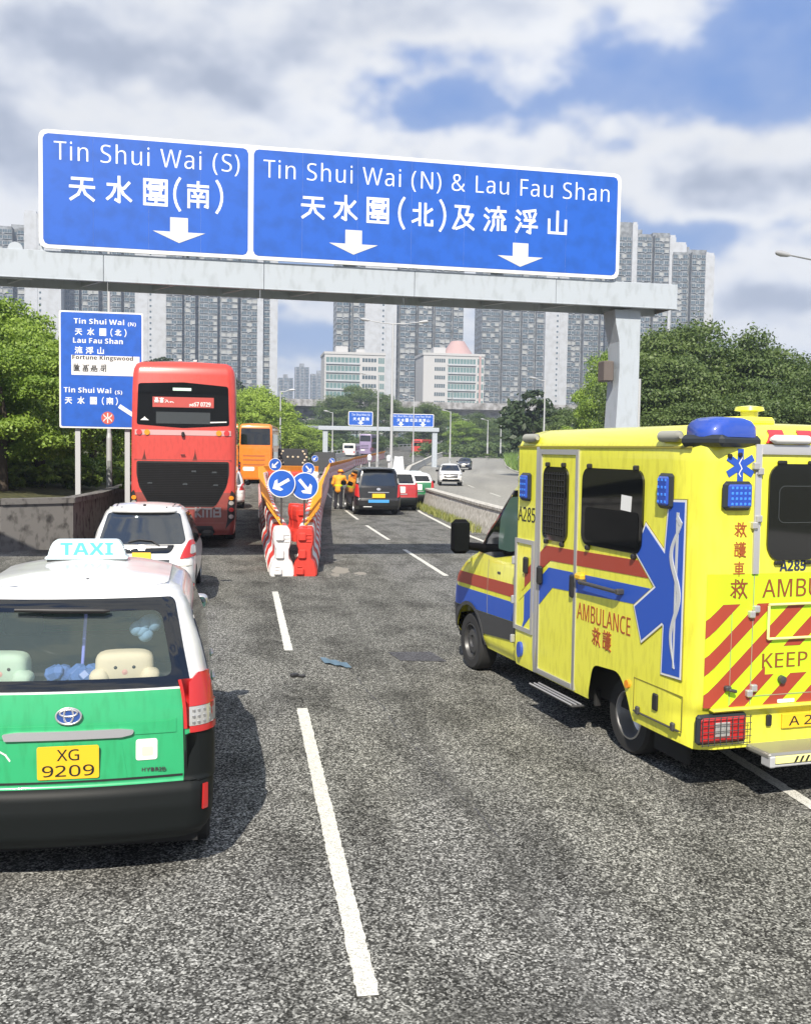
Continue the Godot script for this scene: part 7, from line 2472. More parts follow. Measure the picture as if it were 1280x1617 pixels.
	for i in l.size() - 1:
		var a = l[i]
		var b = l[i + 1]
		isl.quad(P(a[0], 0.14 + road_y(a[2]), a[2]), P(a[1], 0.14 + road_y(a[2]), a[2]), P(b[1], 0.14 + road_y(b[2]), b[2]), P(b[0], 0.14 + road_y(b[2]), b[2]))
	struct("grass_island", isl, M.soil)
	isl = MB.new()
	for i in l.size() - 1:
		var a = l[i]
		var b = l[i + 1]
		for s in 2:
			var p := P(a[s], road_y(a[2]) + 0.07, a[2])
			var q := P(b[s], road_y(b[2]) + 0.07, b[2])
			isl.X = Transform3D(Basis.looking_at(q - p), (p + q) / 2)
			isl.cbox(Vector3.ZERO, Vector3(0.25, 0.16, p.distance_to(q)), 0.02)
	isl.X = Transform3D.IDENTITY
	isl.cbox(P(l[0][0] + 0.3, 0.3, 103.8), Vector3(1.4, 0.55, 0.5), 0.08)
	struct("island_kerb", isl, M.concrete)
	var gm := MeshInstance3D.new()
	gm.name = "long_grass"
	gm.mesh = blades.call(9000, func() -> Vector3:
		var d := r.randf_range(105.0, 185.0)
		var i := 0
		while i < l.size() - 2 and d > l[i + 1][2]: i += 1
		var t: float = (d - l[i][2]) / (l[i + 1][2] - l[i][2])
		return P(lerpf(lerpf(l[i][0], l[i + 1][0], t), lerpf(l[i][1], l[i + 1][1], t), r.randf()), road_y(d) + 0.1, d), 0.7, 1.9, Color(0.09, 0.17, 0.03), Color(0.2, 0.3, 0.07))
	gm.material_override = M.leaf
	add_child(gm)
	stuff(tag(gm, "long bright grass growing on the island between the far carriageways", "grass"))
	gm = MeshInstance3D.new()
	gm.name = "weeds"
	gm.mesh = blades.call(1700, func() -> Vector3:
		var d := 32.0 + 15.0 * r.randf()
		if r.randf() < 0.6: d = [34.5, 37.0, 40.0, 42.5, 44.0][r.randi() % 5] + r.randfn() * 0.8
		return P(median_x(d) - 0.3 - absf(r.randfn()) * 0.14, 0.0, d), 0.06, 0.34, Color(0.16, 0.2, 0.05), Color(0.36, 0.36, 0.12))
	gm.material_override = M.leaf
	add_child(gm)
	stuff(tag(gm, "dry yellowish weeds along the foot of the median barrier", "weeds"))
	var wp := solo("wall_plant", crown_mesh(41, 0.35, 0.3, 8, 260, 0.14, g0, g1), M.leaf, "small green weed sprouting from the parapet beside the red bus", "plant")
	wp.position = P(-3.72, 1.35, 32.6)
	mm = MultiMesh.new()
	mm.transform_format = MultiMesh.TRANSFORM_3D
	mm.mesh = crown_mesh(32, 1.6, 1.1, 20, 700, 0.34, d0, d1)
	xs = []
	for i in 420:
		var d := r.randf_range(48.0, 130.0)
		var x := maxf(28.0, median_x(d) + 19.0) + r.randf_range(0.0, 26.0)
		if d < 75: x = r.randf_range(24.5, 48.0)
		elif x < median_x(d) + 40.0: continue
		xs.append(Transform3D(Basis(Vector3.UP, r.randf() * TAU).scaled(Vector3.ONE * r.randf_range(0.7, 1.4)), P(x, 0.6, d)))
	for i in 260:
		var d := r.randf_range(200.0, 300.0)
		xs.append(Transform3D(Basis(Vector3.UP, r.randf() * TAU).scaled(Vector3.ONE * r.randf_range(1.2, 2.6)), P(road_x(d) + r.randf_range(-34.0, -6.0) + (0.0 if r.randf() < 0.5 else 44.0), road_y(d) + 0.5, d)))
	mm.instance_count = xs.size()
	for i in xs.size(): mm.set_instance_transform(i, xs[i])
	var sc := MultiMeshInstance3D.new()
	sc.name = "scrub"
	sc.multimesh = mm
	sc.material_override = M.leaf
	add_child(sc)
	stuff(tag(sc, "low dark scrub under the right-hand trees and along far verges", "scrub"))

# ------------------------------------------------------------------ the town
func tower(label: String, x0: float, d: float, turn: float, cols: Array, floors: int, base_y: float, group := "housing towers beyond the motorway", fh := 2.9) -> void:
	# cols: [width, kind, forward] from left to right. kinds: w windows, g blank gable, s gable with small windows, r shaded recess
	var t := thing("housing_tower", label, "tower block", P(x0, base_y, d), turn, group)
	var H := floors * fh
	var wall := MB.new()
	var gable := MB.new()
	var win := MB.new()
	var ledge := MB.new()
	var frames := MB.new()
	var curtain := MB.new()
	var tr := RandomNumberGenerator.new()
	tr.seed = int(absf(x0)) + 3
	var x := 0.0
	for c in cols:
		var w: float = c[0]
		var z: float = c[2]
		var kind: String = c[1]
		var top: float = H + (c[3] if c.size() > 3 else 0.0)
		var dst := gable if kind in "gs" else wall
		dst.box(Vector3(x + w / 2, top / 2, z / 2 - 9.0), Vector3(w - 0.02, top, 18.0 + z))
		dst.box(Vector3(x + w / 2, top + 0.6, z / 2 - 9.0), Vector3(w - 0.6, 1.2, 17.0 + z))
		for f in floors:
			var y := f * fh
			if kind == "w":
				var n := maxi(1, int(w / 2.2))
				var pw := w / n
				for i in n:
					var cx := x + (i + 0.5) * pw
					var hw := pw * (0.40 if (i + f) % 5 != 0 else 0.34)
					(win if tr.randf() > 0.22 else curtain).quad(Vector3(cx - hw, y + 0.95, z + 0.04), Vector3(cx + hw, y + 0.95, z + 0.04), Vector3(cx + hw, y + 2.45, z + 0.04), Vector3(cx - hw, y + 2.45, z + 0.04))
					frames.box(Vector3(cx, y + 1.7, z + 0.06), Vector3(0.08, 1.5, 0.06))
				ledge.box(Vector3(x + w / 2, y + 0.82, z + 0.25), Vector3(w * 0.96, 0.14, 0.5))
				if n > 1: ledge.box(Vector3(x + w / 2 + (0.4 if f % 2 == 0 else -0.4), y + 0.5, z + 0.2), Vector3(0.9, 0.45, 0.4))
			elif kind == "s":
				win.quad(Vector3(x + w / 2 - 0.45, y + 1.2, z + 0.04), Vector3(x + w / 2 + 0.45, y + 1.2, z + 0.04), Vector3(x + w / 2 + 0.45, y + 2.2, z + 0.04), Vector3(x + w / 2 - 0.45, y + 2.2, z + 0.04))
			elif kind == "r":
				win.quad(Vector3(x + w * 0.25, y + 1.0, z + 0.04), Vector3(x + w * 0.75, y + 1.0, z + 0.04), Vector3(x + w * 0.75, y + 2.2, z + 0.04), Vector3(x + w * 0.25, y + 2.2, z + 0.04))
		x += w
	# left flank of the block, also windowed
	for f in floors:
		for i in 4:
			var zz: float = cols[0][2] - 2.5 - i * 4.0
			win.quad(Vector3(-0.03, f * fh + 0.95, zz - 1.0), Vector3(-0.03, f * fh + 0.95, zz + 1.0), Vector3(-0.03, f * fh + 2.4, zz + 1.0), Vector3(-0.03, f * fh + 2.4, zz - 1.0))
	wall.box(Vector3(x * 0.3, H + 2.4, -9), Vector3(7, 4.8, 7))
	wall.box(Vector3(x * 0.68, H + 1.8, -9), Vector3(9, 3.6, 6))
	part("wall", wall, M.tower_wall, t)
	if gable.v.size(): part("gable", gable, M.tower_gable, t)
	stuff(part("windows", win, M.tower_glass, t))
	stuff(part("curtained_windows", curtain, M.curtain, t))
	stuff(part("ledges", ledge, M.tower_ledge, t))
	stuff(part("window_bars", frames, M.tower_gable, t))

func low_block(label: String, x0: float, x1: float, d: float, H: float, bands: bool, pink: bool) -> void:
	var t := thing("low_block", label, "building", P(x0, 0, d), 0.0, "low blocks in front of the towers")
	var W := x1 - x0
	var mb := MB.new()
	mb.box(Vector3(W * 0.5, H / 2, -10), Vector3(W, H, 20))
	mb.box(Vector3(W * 0.5, H + 0.5, -10), Vector3(W + 0.6, 1.0, 20.6))
	mb.box(Vector3(W * 0.3, H + 2.4, -9), Vector3(W * 0.2, 3.0, 8))
	mb.box(Vector3(W * 0.62, H + 1.9, -9), Vector3(W * 0.14, 2.0, 6))
	part("wall", mb, M.low_wall, t)
	var glass := MB.new()
	var open := MB.new()
	var slab := MB.new()
	var nf := int(H / 3.6)
	for f in nf:
		var y := H - 3.5 - f * 3.6
		var xs0 := W * (0.02 if bands else 0.40)
		var xs1 := W * (0.58 if bands else 0.86)
		var n := 9
		for i in n:
			var a := lerpf(xs0, xs1, float(i) / n) + 0.12
			var b := lerpf(xs0, xs1, float(i + 1) / n) - 0.12
			glass.quad(Vector3(a, y, 0.06), Vector3(b, y, 0.06), Vector3(b, y + 2.2, 0.06), Vector3(a, y + 2.2, 0.06))
		slab.box(Vector3((xs0 + xs1) / 2, y - 0.35, 0.3), Vector3(xs1 - xs0, 0.7, 0.6))
		var ox0 := W * (0.62 if bands else 0.18)
		var ox1 := W * (0.86 if bands else 0.36)
		for i in 5:
			var a := lerpf(ox0, ox1, i / 5.0) + 0.12
			var b := lerpf(ox0, ox1, (i + 1) / 5.0) - 0.12
			open.quad(Vector3(a, y + 0.5, 0.05), Vector3(b, y + 0.5, 0.05), Vector3(b, y + 2.1, 0.05), Vector3(a, y + 2.1, 0.05))
		for i in 3:
			var a := W * 0.89 + i * W * 0.035
			glass.quad(Vector3(a, y, 0.05), Vector3(a + W * 0.028, y, 0.05), Vector3(a + W * 0.028, y + 2.4, 0.05), Vector3(a, y + 2.4, 0.05))
	stuff(part("window_panes", glass, M.low_glass, t))
	stuff(part("openings", open, M.tower_glass, t))
	stuff(part("balcony_slabs", slab, M.tower_gable, t))
	if pink:
		mb = MB.new()
		mb.lathe(PackedVector2Array([Vector2(7.2, 0), Vector2(6.6, 0.8), Vector2(4.2, 4.2), Vector2(3.0, 6.0), Vector2(0, 6.4)]), 10, Transform3D(Basis.IDENTITY, Vector3(W * 0.62, H + 1.0, -8)))
		part("pink_roof", mb, M.pink_roof, t)
		mb = MB.new()
		mb.box(Vector3(W * 0.93, H * 0.5, 0.3), Vector3(W * 0.03, H, 0.5))
		part("pink_pier", mb, M.pink_roof, t)

func build_town() -> void:
	var W := [[6.5, "w", 0.0], [2.0, "r", -3.0], [6.0, "w", 1.5], [8.0, "g", 2.5], [3.0, "s", 2.2], [5.5, "g", 2.5], [2.0, "r", -3.0], [8.0, "w", 1.0], [1.6, "r", -3.0], [7.0, "w", 1.8], [2.0, "r", -3.0], [8.0, "w", 0.4], [1.8, "r", -3.0], [5.4, "w", -0.6]]
	tower("far left tower with a tall blank stair shaft beside the big sign's left edge", -150.0, 525.0, 0.05, [[7.0, "w", 0.0], [2.0, "r", -3.0], [8.0, "w", 1.4], [2.0, "r", -3], [9.0, "w", 0.6], [2.0, "r", -3], [9.0, "w", 1.5], [2.0, "r", -3.0], [3.5, "w", 0.0], [6.0, "g", 2.0, 8.0], [2.6, "s", 1.8, 8.0], [8.5, "g", 2.0, 8.0]], 37, 0.0)
	tower("tower behind the roadside sign with a white gable on its right", -91.0, 540.0, 0.0, [[9.0, "w", 0.0], [1.8, "r", -3.0], [8.0, "w", 1.6], [2.0, "r", -3.0], [9.0, "w", 0.5], [1.6, "r", -3.0], [5.4, "w", 1.4], [6.4, "g", 2.2], [2.6, "s", 2.0], [6.6, "g", 2.2]], 40, 0.0)
	tower("wide tower behind the red bus, grey windowed bays and no gable", -38.2, 530.0, 0.0, [[8.0, "w", 0.0], [1.6, "r", -3.0], [5.0, "w", 1.4], [2.0, "r", -3.0], [9.0, "w", 0.6], [1.8, "r", -3.0], [8.4, "w", 1.8], [1.8, "r", -3.0], [8.0, "w", 0.4], [3.0, "g", 1.6], [3.4, "w", -0.4], [4.0, "g", 0.8]], 40, 0.0)
	tower("middle tower with a broad white gable above the far road signs", 47.5, 525.0, 0.0, W, 37, 0.0)
	tower("tower right of the sky gap, white gable near the gantry post", 127.8, 540.0, 0.0, [[9.5, "w", 0.0], [1.8, "r", -3.0], [9.0, "w", 1.5], [2.0, "r", -3.0], [6.5, "w", 0.4], [1.8, "r", -3.0], [4.2, "w", -0.5], [5.6, "g", 2.0], [2.6, "s", 1.8], [4.6, "g", 2.0], [7.4, "w", 0.6], [1.8, "r", -3.0], [8.2, "w", 1.4], [1.8, "r", -3.0], [8.0, "w", 0.2]], 39, 0.0)
	tower("right-hand tower rising above the sign's right end, stepped roof", 188.0, 500.0, -0.08, [[7.5, "w", 0.0, 6.0], [2.6, "g", 1.2, 6.0], [7.4, "w", 1.4], [1.8, "r", -3.0], [7.6, "w", 0.8], [3.2, "g", 1.5], [6.4, "g", -0.6, -3.0]], 39, 0.0)
	tower("rightmost tower, a little lower, over the right-hand trees", 216.0, 495.0, -0.12, [[7.6, "w", 0.0], [1.8, "r", -3.0], [7.0, "w", 1.2], [1.8, "g", 1.6], [3.4, "g", -0.2]], 36, 0.0)
	low_block("low block with green-tinted window bands left of the double-armed lamp", 34.2, 59.8, 430.0, 42.6, true, false)
	low_block("low white block with glazed bay and pink pyramid roof", 76.4, 103.0, 430.0, 43.4, false, true)
	for q in [[38.0, 16.0, 78.0, 0], [56.0, 15.0, 90.0, 1], [73.0, 18.0, 83.0, 2]]:
		var t := thing("distant_block", ["leftmost pale blue block in the gap between towers, far off", "tallest pale blue block in the gap, far off", "rightmost pale blue block in the gap, far off"][q[3]], "tower block", P(q[0], 0, 1100.0))
		var mb := MB.new()
		for i in 3: mb.box(Vector3(q[1] * (i + 0.5) / 3.0, q[2] / 2, -8 + (i % 2) * 2.0), Vector3(q[1] / 3.0 - 0.1, q[2], 16))
		mb.box(Vector3(q[1] * 0.5, q[2] + 2, -8), Vector3(5, 4, 6))
		part("wall", mb, M.tower_wall, t)
		mb = MB.new()
		for f in int(q[2] / 3.0):
			for i in 3: mb.quad(Vector3(q[1] * (i + 0.2) / 3.0, f * 3.0 + 1.0, 2.1), Vector3(q[1] * (i + 0.8) / 3.0, f * 3.0 + 1.0, 2.1), Vector3(q[1] * (i + 0.8) / 3.0, f * 3.0 + 2.3, 2.1), Vector3(q[1] * (i + 0.2) / 3.0, f * 3.0 + 2.3, 2.1))
		stuff(part("windows", mb, M.tower_glass, t))
	# railway viaduct across the view
	var v := thing("railway_viaduct", "grey concrete railway viaduct crossing in front of the towers", "viaduct", P(0, 0, 300.0), -0.012)
	var mb := MB.new()
	for i in 9:
		var xa := -60.0 + i * 26.0
		mb = MB.new()
		mb.X = Transform3D(Basis(Vector3.UP, PI / 2), Vector3(xa + 0.04, 0, 0))
		mb.prism(poly([-5.2, 16.9, -5.2, 14.9, -4.8, 14.6, -3.0, 14.2, -2.6, 12.6, 2.6, 12.6, 3.0, 14.2, 4.8, 14.6, 5.2, 14.9, 5.2, 16.9, 5.0, 16.9, 5.0, 15.2, -5.0, 15.2, -5.0, 16.9]), 0.0, 25.92)
		part("girder", mb, M.viaduct, v)
		mb = MB.new()
		mb.X = Transform3D(Basis.IDENTITY, Vector3(xa, 0, 0))
		mb.prism(poly([-1.6, -2, 1.6, -2, 1.6, 8.5, 3.6, 12.58, -3.6, 12.58, -1.6, 8.5]), -1.6, 1.6)
		part("pier", mb, M.viaduct, v)
		for k in 2:
			mb = MB.new()
			mb.box(Vector3(xa + 6 + k * 13.0, 18.6, -4.5), Vector3(0.18, 5.0, 0.18))
			mb.box(Vector3(xa + 7 + k * 13.0, 20.4, -4.5), Vector3(2.0, 0.1, 0.1))
			part("mast", mb, M.galv_dark, v)
	var b := thing("underbridge", "dark wide opening with lintel beneath the viaduct on the right", "bridge", P(64.0, 0, 296.0))
	mb = MB.new()
	mb.box(Vector3(8.0, 11.4, 0), Vector3(19.0, 1.5, 4.0))
	mb.box(Vector3(-0.6, 5.5, 0), Vector3(2.4, 13.2, 4.0))
	mb.box(Vector3(17.0, 5.5, 0), Vector3(1.6, 11.0, 4.0))
	part("frame", mb, M.viaduct, b)
	mb = MB.new()
	mb.box(Vector3(8.2, 5.0, -3.0), Vector3(16.0, 11.6, 0.5))
	part("shutter", mb, M.board_black, b)
	mb = MB.new()
	for i in 5: mb.box(Vector3(2.2 + i * 3.0, 9.2, -2.6), Vector3(2.0, 1.0, 0.2))
	part("window_row", mb, M.tower_gable, b)
	# far gantry with its two signs
	var g := thing("sign_gantry", "far white gantry across the road with two small blue signs", "gantry", P(11.2, 0, 150.0), -0.04)
	mb = MB.new()
	mb.cbox(Vector3(8.9, 5.72, -0.5), Vector3(18.0, 0.62, 1.1), 0.05)
	part("beam", mb, M.gantry, g)
	for x in [0.95, 17.3]:
		mb = MB.new()
		mb.cbox(Vector3(x, 2.6, -0.5), Vector3(0.75, 5.6, 0.6), 0.04)
		part("post", mb, M.gantry, g)
	mb = MB.new()
	mb.cbox(Vector3(-2.2, 5.9, -4.0), Vector3(5.6, 0.4, 2.2), 0.05, Basis(Vector3.UP, 0.9))
	part("canopy", mb, M.gantry, g)
	small_sign("direction_sign", "small blue sign on the left half of the far gantry", P(15.5, 6.15, 149.9), -0.04, 3.65, 2.1, [["天水圍", 0.7, 0.75, 0.5, 0.62], ["南", 2.6, 0.75, 0.5, 0.6], ["Tin Shui Wai (S)", 0.5, 1.45, 0.3, 0, 2.7]], [[1.85, 0.14]])
	small_sign("direction_sign", "wider small blue sign on the right half of the far gantry", P(21.75, 6.1, 149.8), -0.04, 6.55, 1.95, [["天水圍", 1.0, 0.75, 0.5, 0.62], ["北", 2.9, 0.75, 0.5, 0.6], ["及流浮山", 3.6, 0.75, 0.5, 0.62], ["Tin Shui Wai (N) & Lau Fau Shan", 0.4, 1.42, 0.27, 0, 5.7]], [[1.6, 0.12], [4.9, 0.12]])

# ------------------------------------------------------------------ materials of the place
func build_materials() -> void:
	grime = noise_tex(512, 0.012, FastNoiseLite.TYPE_SIMPLEX_SMOOTH, 5, 3, Color(0.935, 0.93, 0.92), Color(1, 1, 1), 0.15, 0.6)
	var stones := stone_tex()
	washed = noise_tex(512, 0.03, FastNoiseLite.TYPE_SIMPLEX_SMOOTH, 5, 44, Color(0.945, 0.94, 0.92), Color(1, 1, 1), 0.18, 0.5)
	var patchy := noise_tex(512, 0.02, FastNoiseLite.TYPE_SIMPLEX_SMOOTH, 5, 21, Color(0.70, 0.69, 0.67), Color(1, 1, 1), 0.2, 0.75)
	var streak := noise_tex(512, 0.03, FastNoiseLite.TYPE_SIMPLEX_SMOOTH, 5, 12, Color(0.16, 0.155, 0.15), Color(0.44, 0.435, 0.42), 0.14, 0.42)
	var conc := noise_tex(512, 0.03, FastNoiseLite.TYPE_SIMPLEX_SMOOTH, 5, 14, Color(0.60, 0.585, 0.54), Color(0.80, 0.79, 0.76), 0.2, 0.7)
	var steel := noise_tex(512, 0.02, FastNoiseLite.TYPE_SIMPLEX_SMOOTH, 5, 17, Color(0.625, 0.655, 0.68), Color(0.67, 0.70, 0.73), 0.12, 0.5)
	var speck := noise_tex(512, 0.35, FastNoiseLite.TYPE_CELLULAR, 1, 18, Color(0.72, 0.72, 0.70), Color(1, 1, 0.99), 0.0, 0.45)
	var earth := noise_tex(512, 0.05, FastNoiseLite.TYPE_SIMPLEX_SMOOTH, 5, 19, Color(0.16, 0.17, 0.09), Color(0.36, 0.36, 0.2), 0.2, 0.8)
	var m := mat("asphalt", Color(1, 1, 1), 0.92)
	tri_map(m, stones, 3.1, true)
	m.vertex_color_use_as_albedo = true
	m.metallic_specular = 0.15
	m.detail_enabled = true      # broad wear, drips and polished places
	m.detail_blend_mode = BaseMaterial3D.BLEND_MODE_MUL
	m.detail_uv_layer = BaseMaterial3D.DETAIL_UV_2
	m.detail_albedo = noise_tex(512, 0.014, FastNoiseLite.TYPE_SIMPLEX_SMOOTH, 6, 61, Color(0.80, 0.80, 0.80), Color(1, 1, 1), 0.18, 0.58)
	m.uv2_triplanar = true
	m.uv2_world_triplanar = true
	m.uv2_scale = Vector3(0.16, 0.16, 0.075)
	m = mat("asphalt_pale", Color(1, 1, 1), 0.92)
	tri_map(m, noise_tex(512, 0.3, FastNoiseLite.TYPE_CELLULAR, 1, 9, Color(0.42, 0.42, 0.41), Color(0.76, 0.75, 0.72)), 3.1, true)
	m.vertex_color_use_as_albedo = true
	m = mat("line", lin(0.66, 0.655, 0.61), 0.8); tri_map(m, speck, 1.3, true)
	m = mat("tar", Color(1, 1, 1), 0.9); tri_map(m, noise_tex(256, 0.3, FastNoiseLite.TYPE_CELLULAR, 1, 28, Color(0.15, 0.15, 0.16), Color(0.4, 0.4, 0.41)), 1.1, true)
	mat("cement", lin(0.25, 0.235, 0.20), 0.95)
	m = mat("soil", Color(1, 1, 1), 0.95); tri_map(m, earth, 6.0, true)
	m = mat("wall_dark", Color(1, 1, 1), 0.9); tri_map(m, streak, 3.0, true); m.uv1_scale = Vector3(0.28, 0.13, 0.28)
	m = mat("concrete", Color(1, 1, 1), 0.9); tri_map(m, conc, 3.5, true)
	m = mat("viaduct", lin(0.36, 0.36, 0.37), 0.9); m.albedo_texture = patchy; m.uv1_triplanar = true; m.uv1_world_triplanar = true; m.uv1_scale = Vector3.ONE / 22.0
	m = mat("gantry", Color(1, 1, 1), 0.45); tri_map(m, steel, 2.6); m.uv1_scale = Vector3(0.5, 0.18, 0.3)
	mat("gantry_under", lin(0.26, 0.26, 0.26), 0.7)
	mat("box_brown", lin(0.12, 0.10, 0.09), 0.6)
	mat("galv", lin(0.46, 0.47, 0.48), 0.5, 0.2)
	mat("galv_dark", lin(0.22, 0.23, 0.23), 0.5, 0.2)
	mat("sign_white", lin(0.70, 0.70, 0.69), 0.5)
	m = mat("sign_blue", lin(0.012, 0.10, 0.49), 0.45); tri_map(m, grime, 3.0)
	mat("sign_letter", lin(0.72, 0.76, 0.80), 0.5)
	mat("sign_arrow", lin(0.60, 0.60, 0.56), 0.6)
	mat("rail_red", lin(0.5, 0.10, 0.08), 0.5)
	mat("lamp_head", lin(0.4, 0.41, 0.42), 0.4, 0.3)
	mat("tyre", lin(0.022, 0.022, 0.022), 0.85)
	mat("rim", lin(0.5, 0.5, 0.5), 0.3, 0.8)
	mat("rim_dark", lin(0.09, 0.09, 0.09), 0.4, 0.5)
	mat("black", lin(0.015, 0.015, 0.016), 0.5)
	mat("under", lin(0.015, 0.015, 0.015), 0.9)
	mat("trim_black", lin(0.006, 0.006, 0.007), 0.6).metallic_specular = 0.2
	mat("trim_dark", lin(0.045, 0.046, 0.048), 0.6)
	mat("seal_grey", lin(0.3, 0.28, 0.2), 0.6)
	m = paint("amb_yellow", lin(0.77, 0.75, 0.06), 0.4); streaky(m)
	mat("amb_yellow_dark", lin(0.25, 0.22, 0.03), 0.6)
	mat("amb_pale", lin(0.8, 0.76, 0.3), 0.4)
	mat("amb_red", lin(0.34, 0.05, 0.028), 0.4)
	mat("amb_red2", lin(0.52, 0.035, 0.035), 0.4)
	mat("amb_blue", lin(0.022, 0.085, 0.44), 0.4)
	mat("amb_silver", lin(0.5, 0.52, 0.53), 0.4)
	mat("amb_letter", lin(0.33, 0.08, 0.02), 0.5)
	mat("amb_letter2", lin(0.24, 0.06, 0.02), 0.5)
	mat("amb_orange", lin(0.7, 0.42, 0.02), 0.4)
	mat("lime", lin(0.52, 0.84, 0.02), 0.35)
	mat("alu", lin(0.5, 0.5, 0.5), 0.35, 0.5)
	mat("alu_dark", lin(0.3, 0.3, 0.28), 0.4, 0.5)
	mat("paper", lin(0.7, 0.7, 0.68), 0.7)
	glass_dark("win_black", lin(0.006, 0.007, 0.008))
	glass_dark("win_black2", lin(0.008, 0.009, 0.010), 0.06).metallic_specular = 0.25
	glass_dark("win_grey", lin(0.03, 0.035, 0.035), 0.2)
	m = glass_dark("win_sky", lin(0.02, 0.025, 0.03), 0.03); m.metallic_specular = 1.0; m.clearcoat_enabled = true; m.clearcoat = 1.0; m.clearcoat_roughness = 0.02
	glass_dark("cab_glass", lin(0.07, 0.12, 0.10), 0.06)
	m = mat("clear_glass", Color(0.55, 0.62, 0.6, 0.16), 0.0); m.transparency = BaseMaterial3D.TRANSPARENCY_ALPHA; m.metallic_specular = 0.6
	mat("mirror", lin(0.5, 0.55, 0.55), 0.05, 1.0)
	mat("mirror_dark", lin(0.06, 0.065, 0.065), 0.08, 1.0)
	mat("lamp_base", lin(0.02, 0.025, 0.03), 0.4)
	m = mat("blue_lens", lin(0.012, 0.06, 0.40), 0.10); m.clearcoat_enabled = true; m.clearcoat = 1.0
	mat("blue_cell", lin(0.06, 0.25, 0.85), 0.2)
	mat("lamp_grey", lin(0.33, 0.33, 0.28), 0.5)
	m = mat("red_lens", lin(0.48, 0.012, 0.012), 0.15); m.clearcoat_enabled = true; m.clearcoat = 1.0
	m = mat("clear_lens", lin(0.5, 0.5, 0.48), 0.12, 0.4); m.clearcoat_enabled = true
	mat("amber", lin(0.75, 0.26, 0.02), 0.25)
	mat("amber_pale", lin(0.6, 0.5, 0.36), 0.3)
	mat("plate_yellow", lin(0.82, 0.50, 0.02), 0.5)
	paint("taxi_green", lin(0.025, 0.36, 0.14))
	streaky(M.taxi_green)
	paint("taxi_dark_green", lin(0.015, 0.16, 0.06))
	paint("taxi_red", lin(0.42, 0.03, 0.03))
	paint("taxi_white", lin(0.78, 0.79, 0.79))
	paint("car_white", lin(0.74, 0.74, 0.73))
	paint("van_black", lin(0.01, 0.01, 0.011))
	paint("bus_red", lin(0.52, 0.05, 0.035))
	streaky(M.bus_red)
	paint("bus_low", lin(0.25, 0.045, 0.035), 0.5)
	paint("bus_orange", lin(0.75, 0.20, 0.012))
	mat("bus_low_orange", lin(0.35, 0.10, 0.02), 0.5)
	paint("bus_purple", lin(0.28, 0.22, 0.36))
	mat("bumper_black", lin(0.009, 0.011, 0.011), 0.5).metallic_specular = 0.3
	mat("chrome", lin(0.62, 0.62, 0.63), 0.3, 0.75)
	mat("sticker", lin(0.78, 0.78, 0.72), 0.5)
	m = mat("roof_lamp", lin(0.62, 0.74, 0.76), 0.3)
	mat("roof_letter", lin(0.10, 0.55, 0.62), 0.4)
	mat("cabin", lin(0.03, 0.034, 0.036), 0.8)
	mat("cushion_mint", lin(0.42, 0.58, 0.46), 0.9)
	mat("cushion_cream", lin(0.60, 0.56, 0.40), 0.9)
	mat("grille_black", lin(0.008, 0.008, 0.008), 0.7)
	mat("grille_slat", lin(0.010, 0.010, 0.011), 0.6).metallic_specular = 0.25
	m = mat("plastic_white", lin(0.74, 0.73, 0.72), 0.45); tri_map(m, grime, 0.9)
	m = mat("plastic_red", lin(0.62, 0.045, 0.03), 0.45); tri_map(m, grime, 0.9)
	m = mat("fence_orange", lin(0.85, 0.34, 0.02), 0.55); tri_map(m, grime, 0.7)
	mat("board_black", lin(0.03, 0.031, 0.034), 0.7)
	mat("panel_white", lin(0.6, 0.62, 0.65), 0.5)
	mat("skin", lin(0.36, 0.2, 0.13), 0.6)
	m = mat("hi_vis", lin(0.85, 0.33, 0.02), 0.7); m.rim_enabled = true; m.rim = 0.3
	mat("navy_cloth", lin(0.018, 0.018, 0.025), 0.85)
	m = mat("leaf", Color(1, 1, 1), 0.55); m.vertex_color_use_as_albedo = true; m.backlight_enabled = true; m.backlight = Color(0.7, 0.75, 0.4); m.cull_mode = BaseMaterial3D.CULL_DISABLED
	mat("bark", lin(0.07, 0.055, 0.04), 0.9)
	m = mat("tower_wall", lin(0.25, 0.27, 0.29), 0.8); m.albedo_texture = patchy; m.uv1_triplanar = true; m.uv1_scale = Vector3.ONE / 40.0
	m = mat("tower_gable", lin(0.42, 0.44, 0.47), 0.8); m.albedo_texture = grime; m.uv1_triplanar = true; m.uv1_scale = Vector3.ONE / 30.0
	mat("tower_ledge", lin(0.33, 0.35, 0.37), 0.8)
	mat("curtain", lin(0.30, 0.31, 0.30), 0.7)
	m = mat("tower_glass", lin(0.06, 0.09, 0.11), 0.15)
	m = mat("low_glass", lin(0.12, 0.20, 0.20), 0.15)
	mat("low_wall", lin(0.44, 0.44, 0.44), 0.8)
	mat("pink_roof", lin(0.40, 0.27, 0.26), 0.7)

func streaky(m: StandardMaterial3D) -> void:      # road dust washed down in faint streaks
	m.albedo_texture = washed
	m.uv1_scale = Vector3(0.9, 0.22, 0.9)

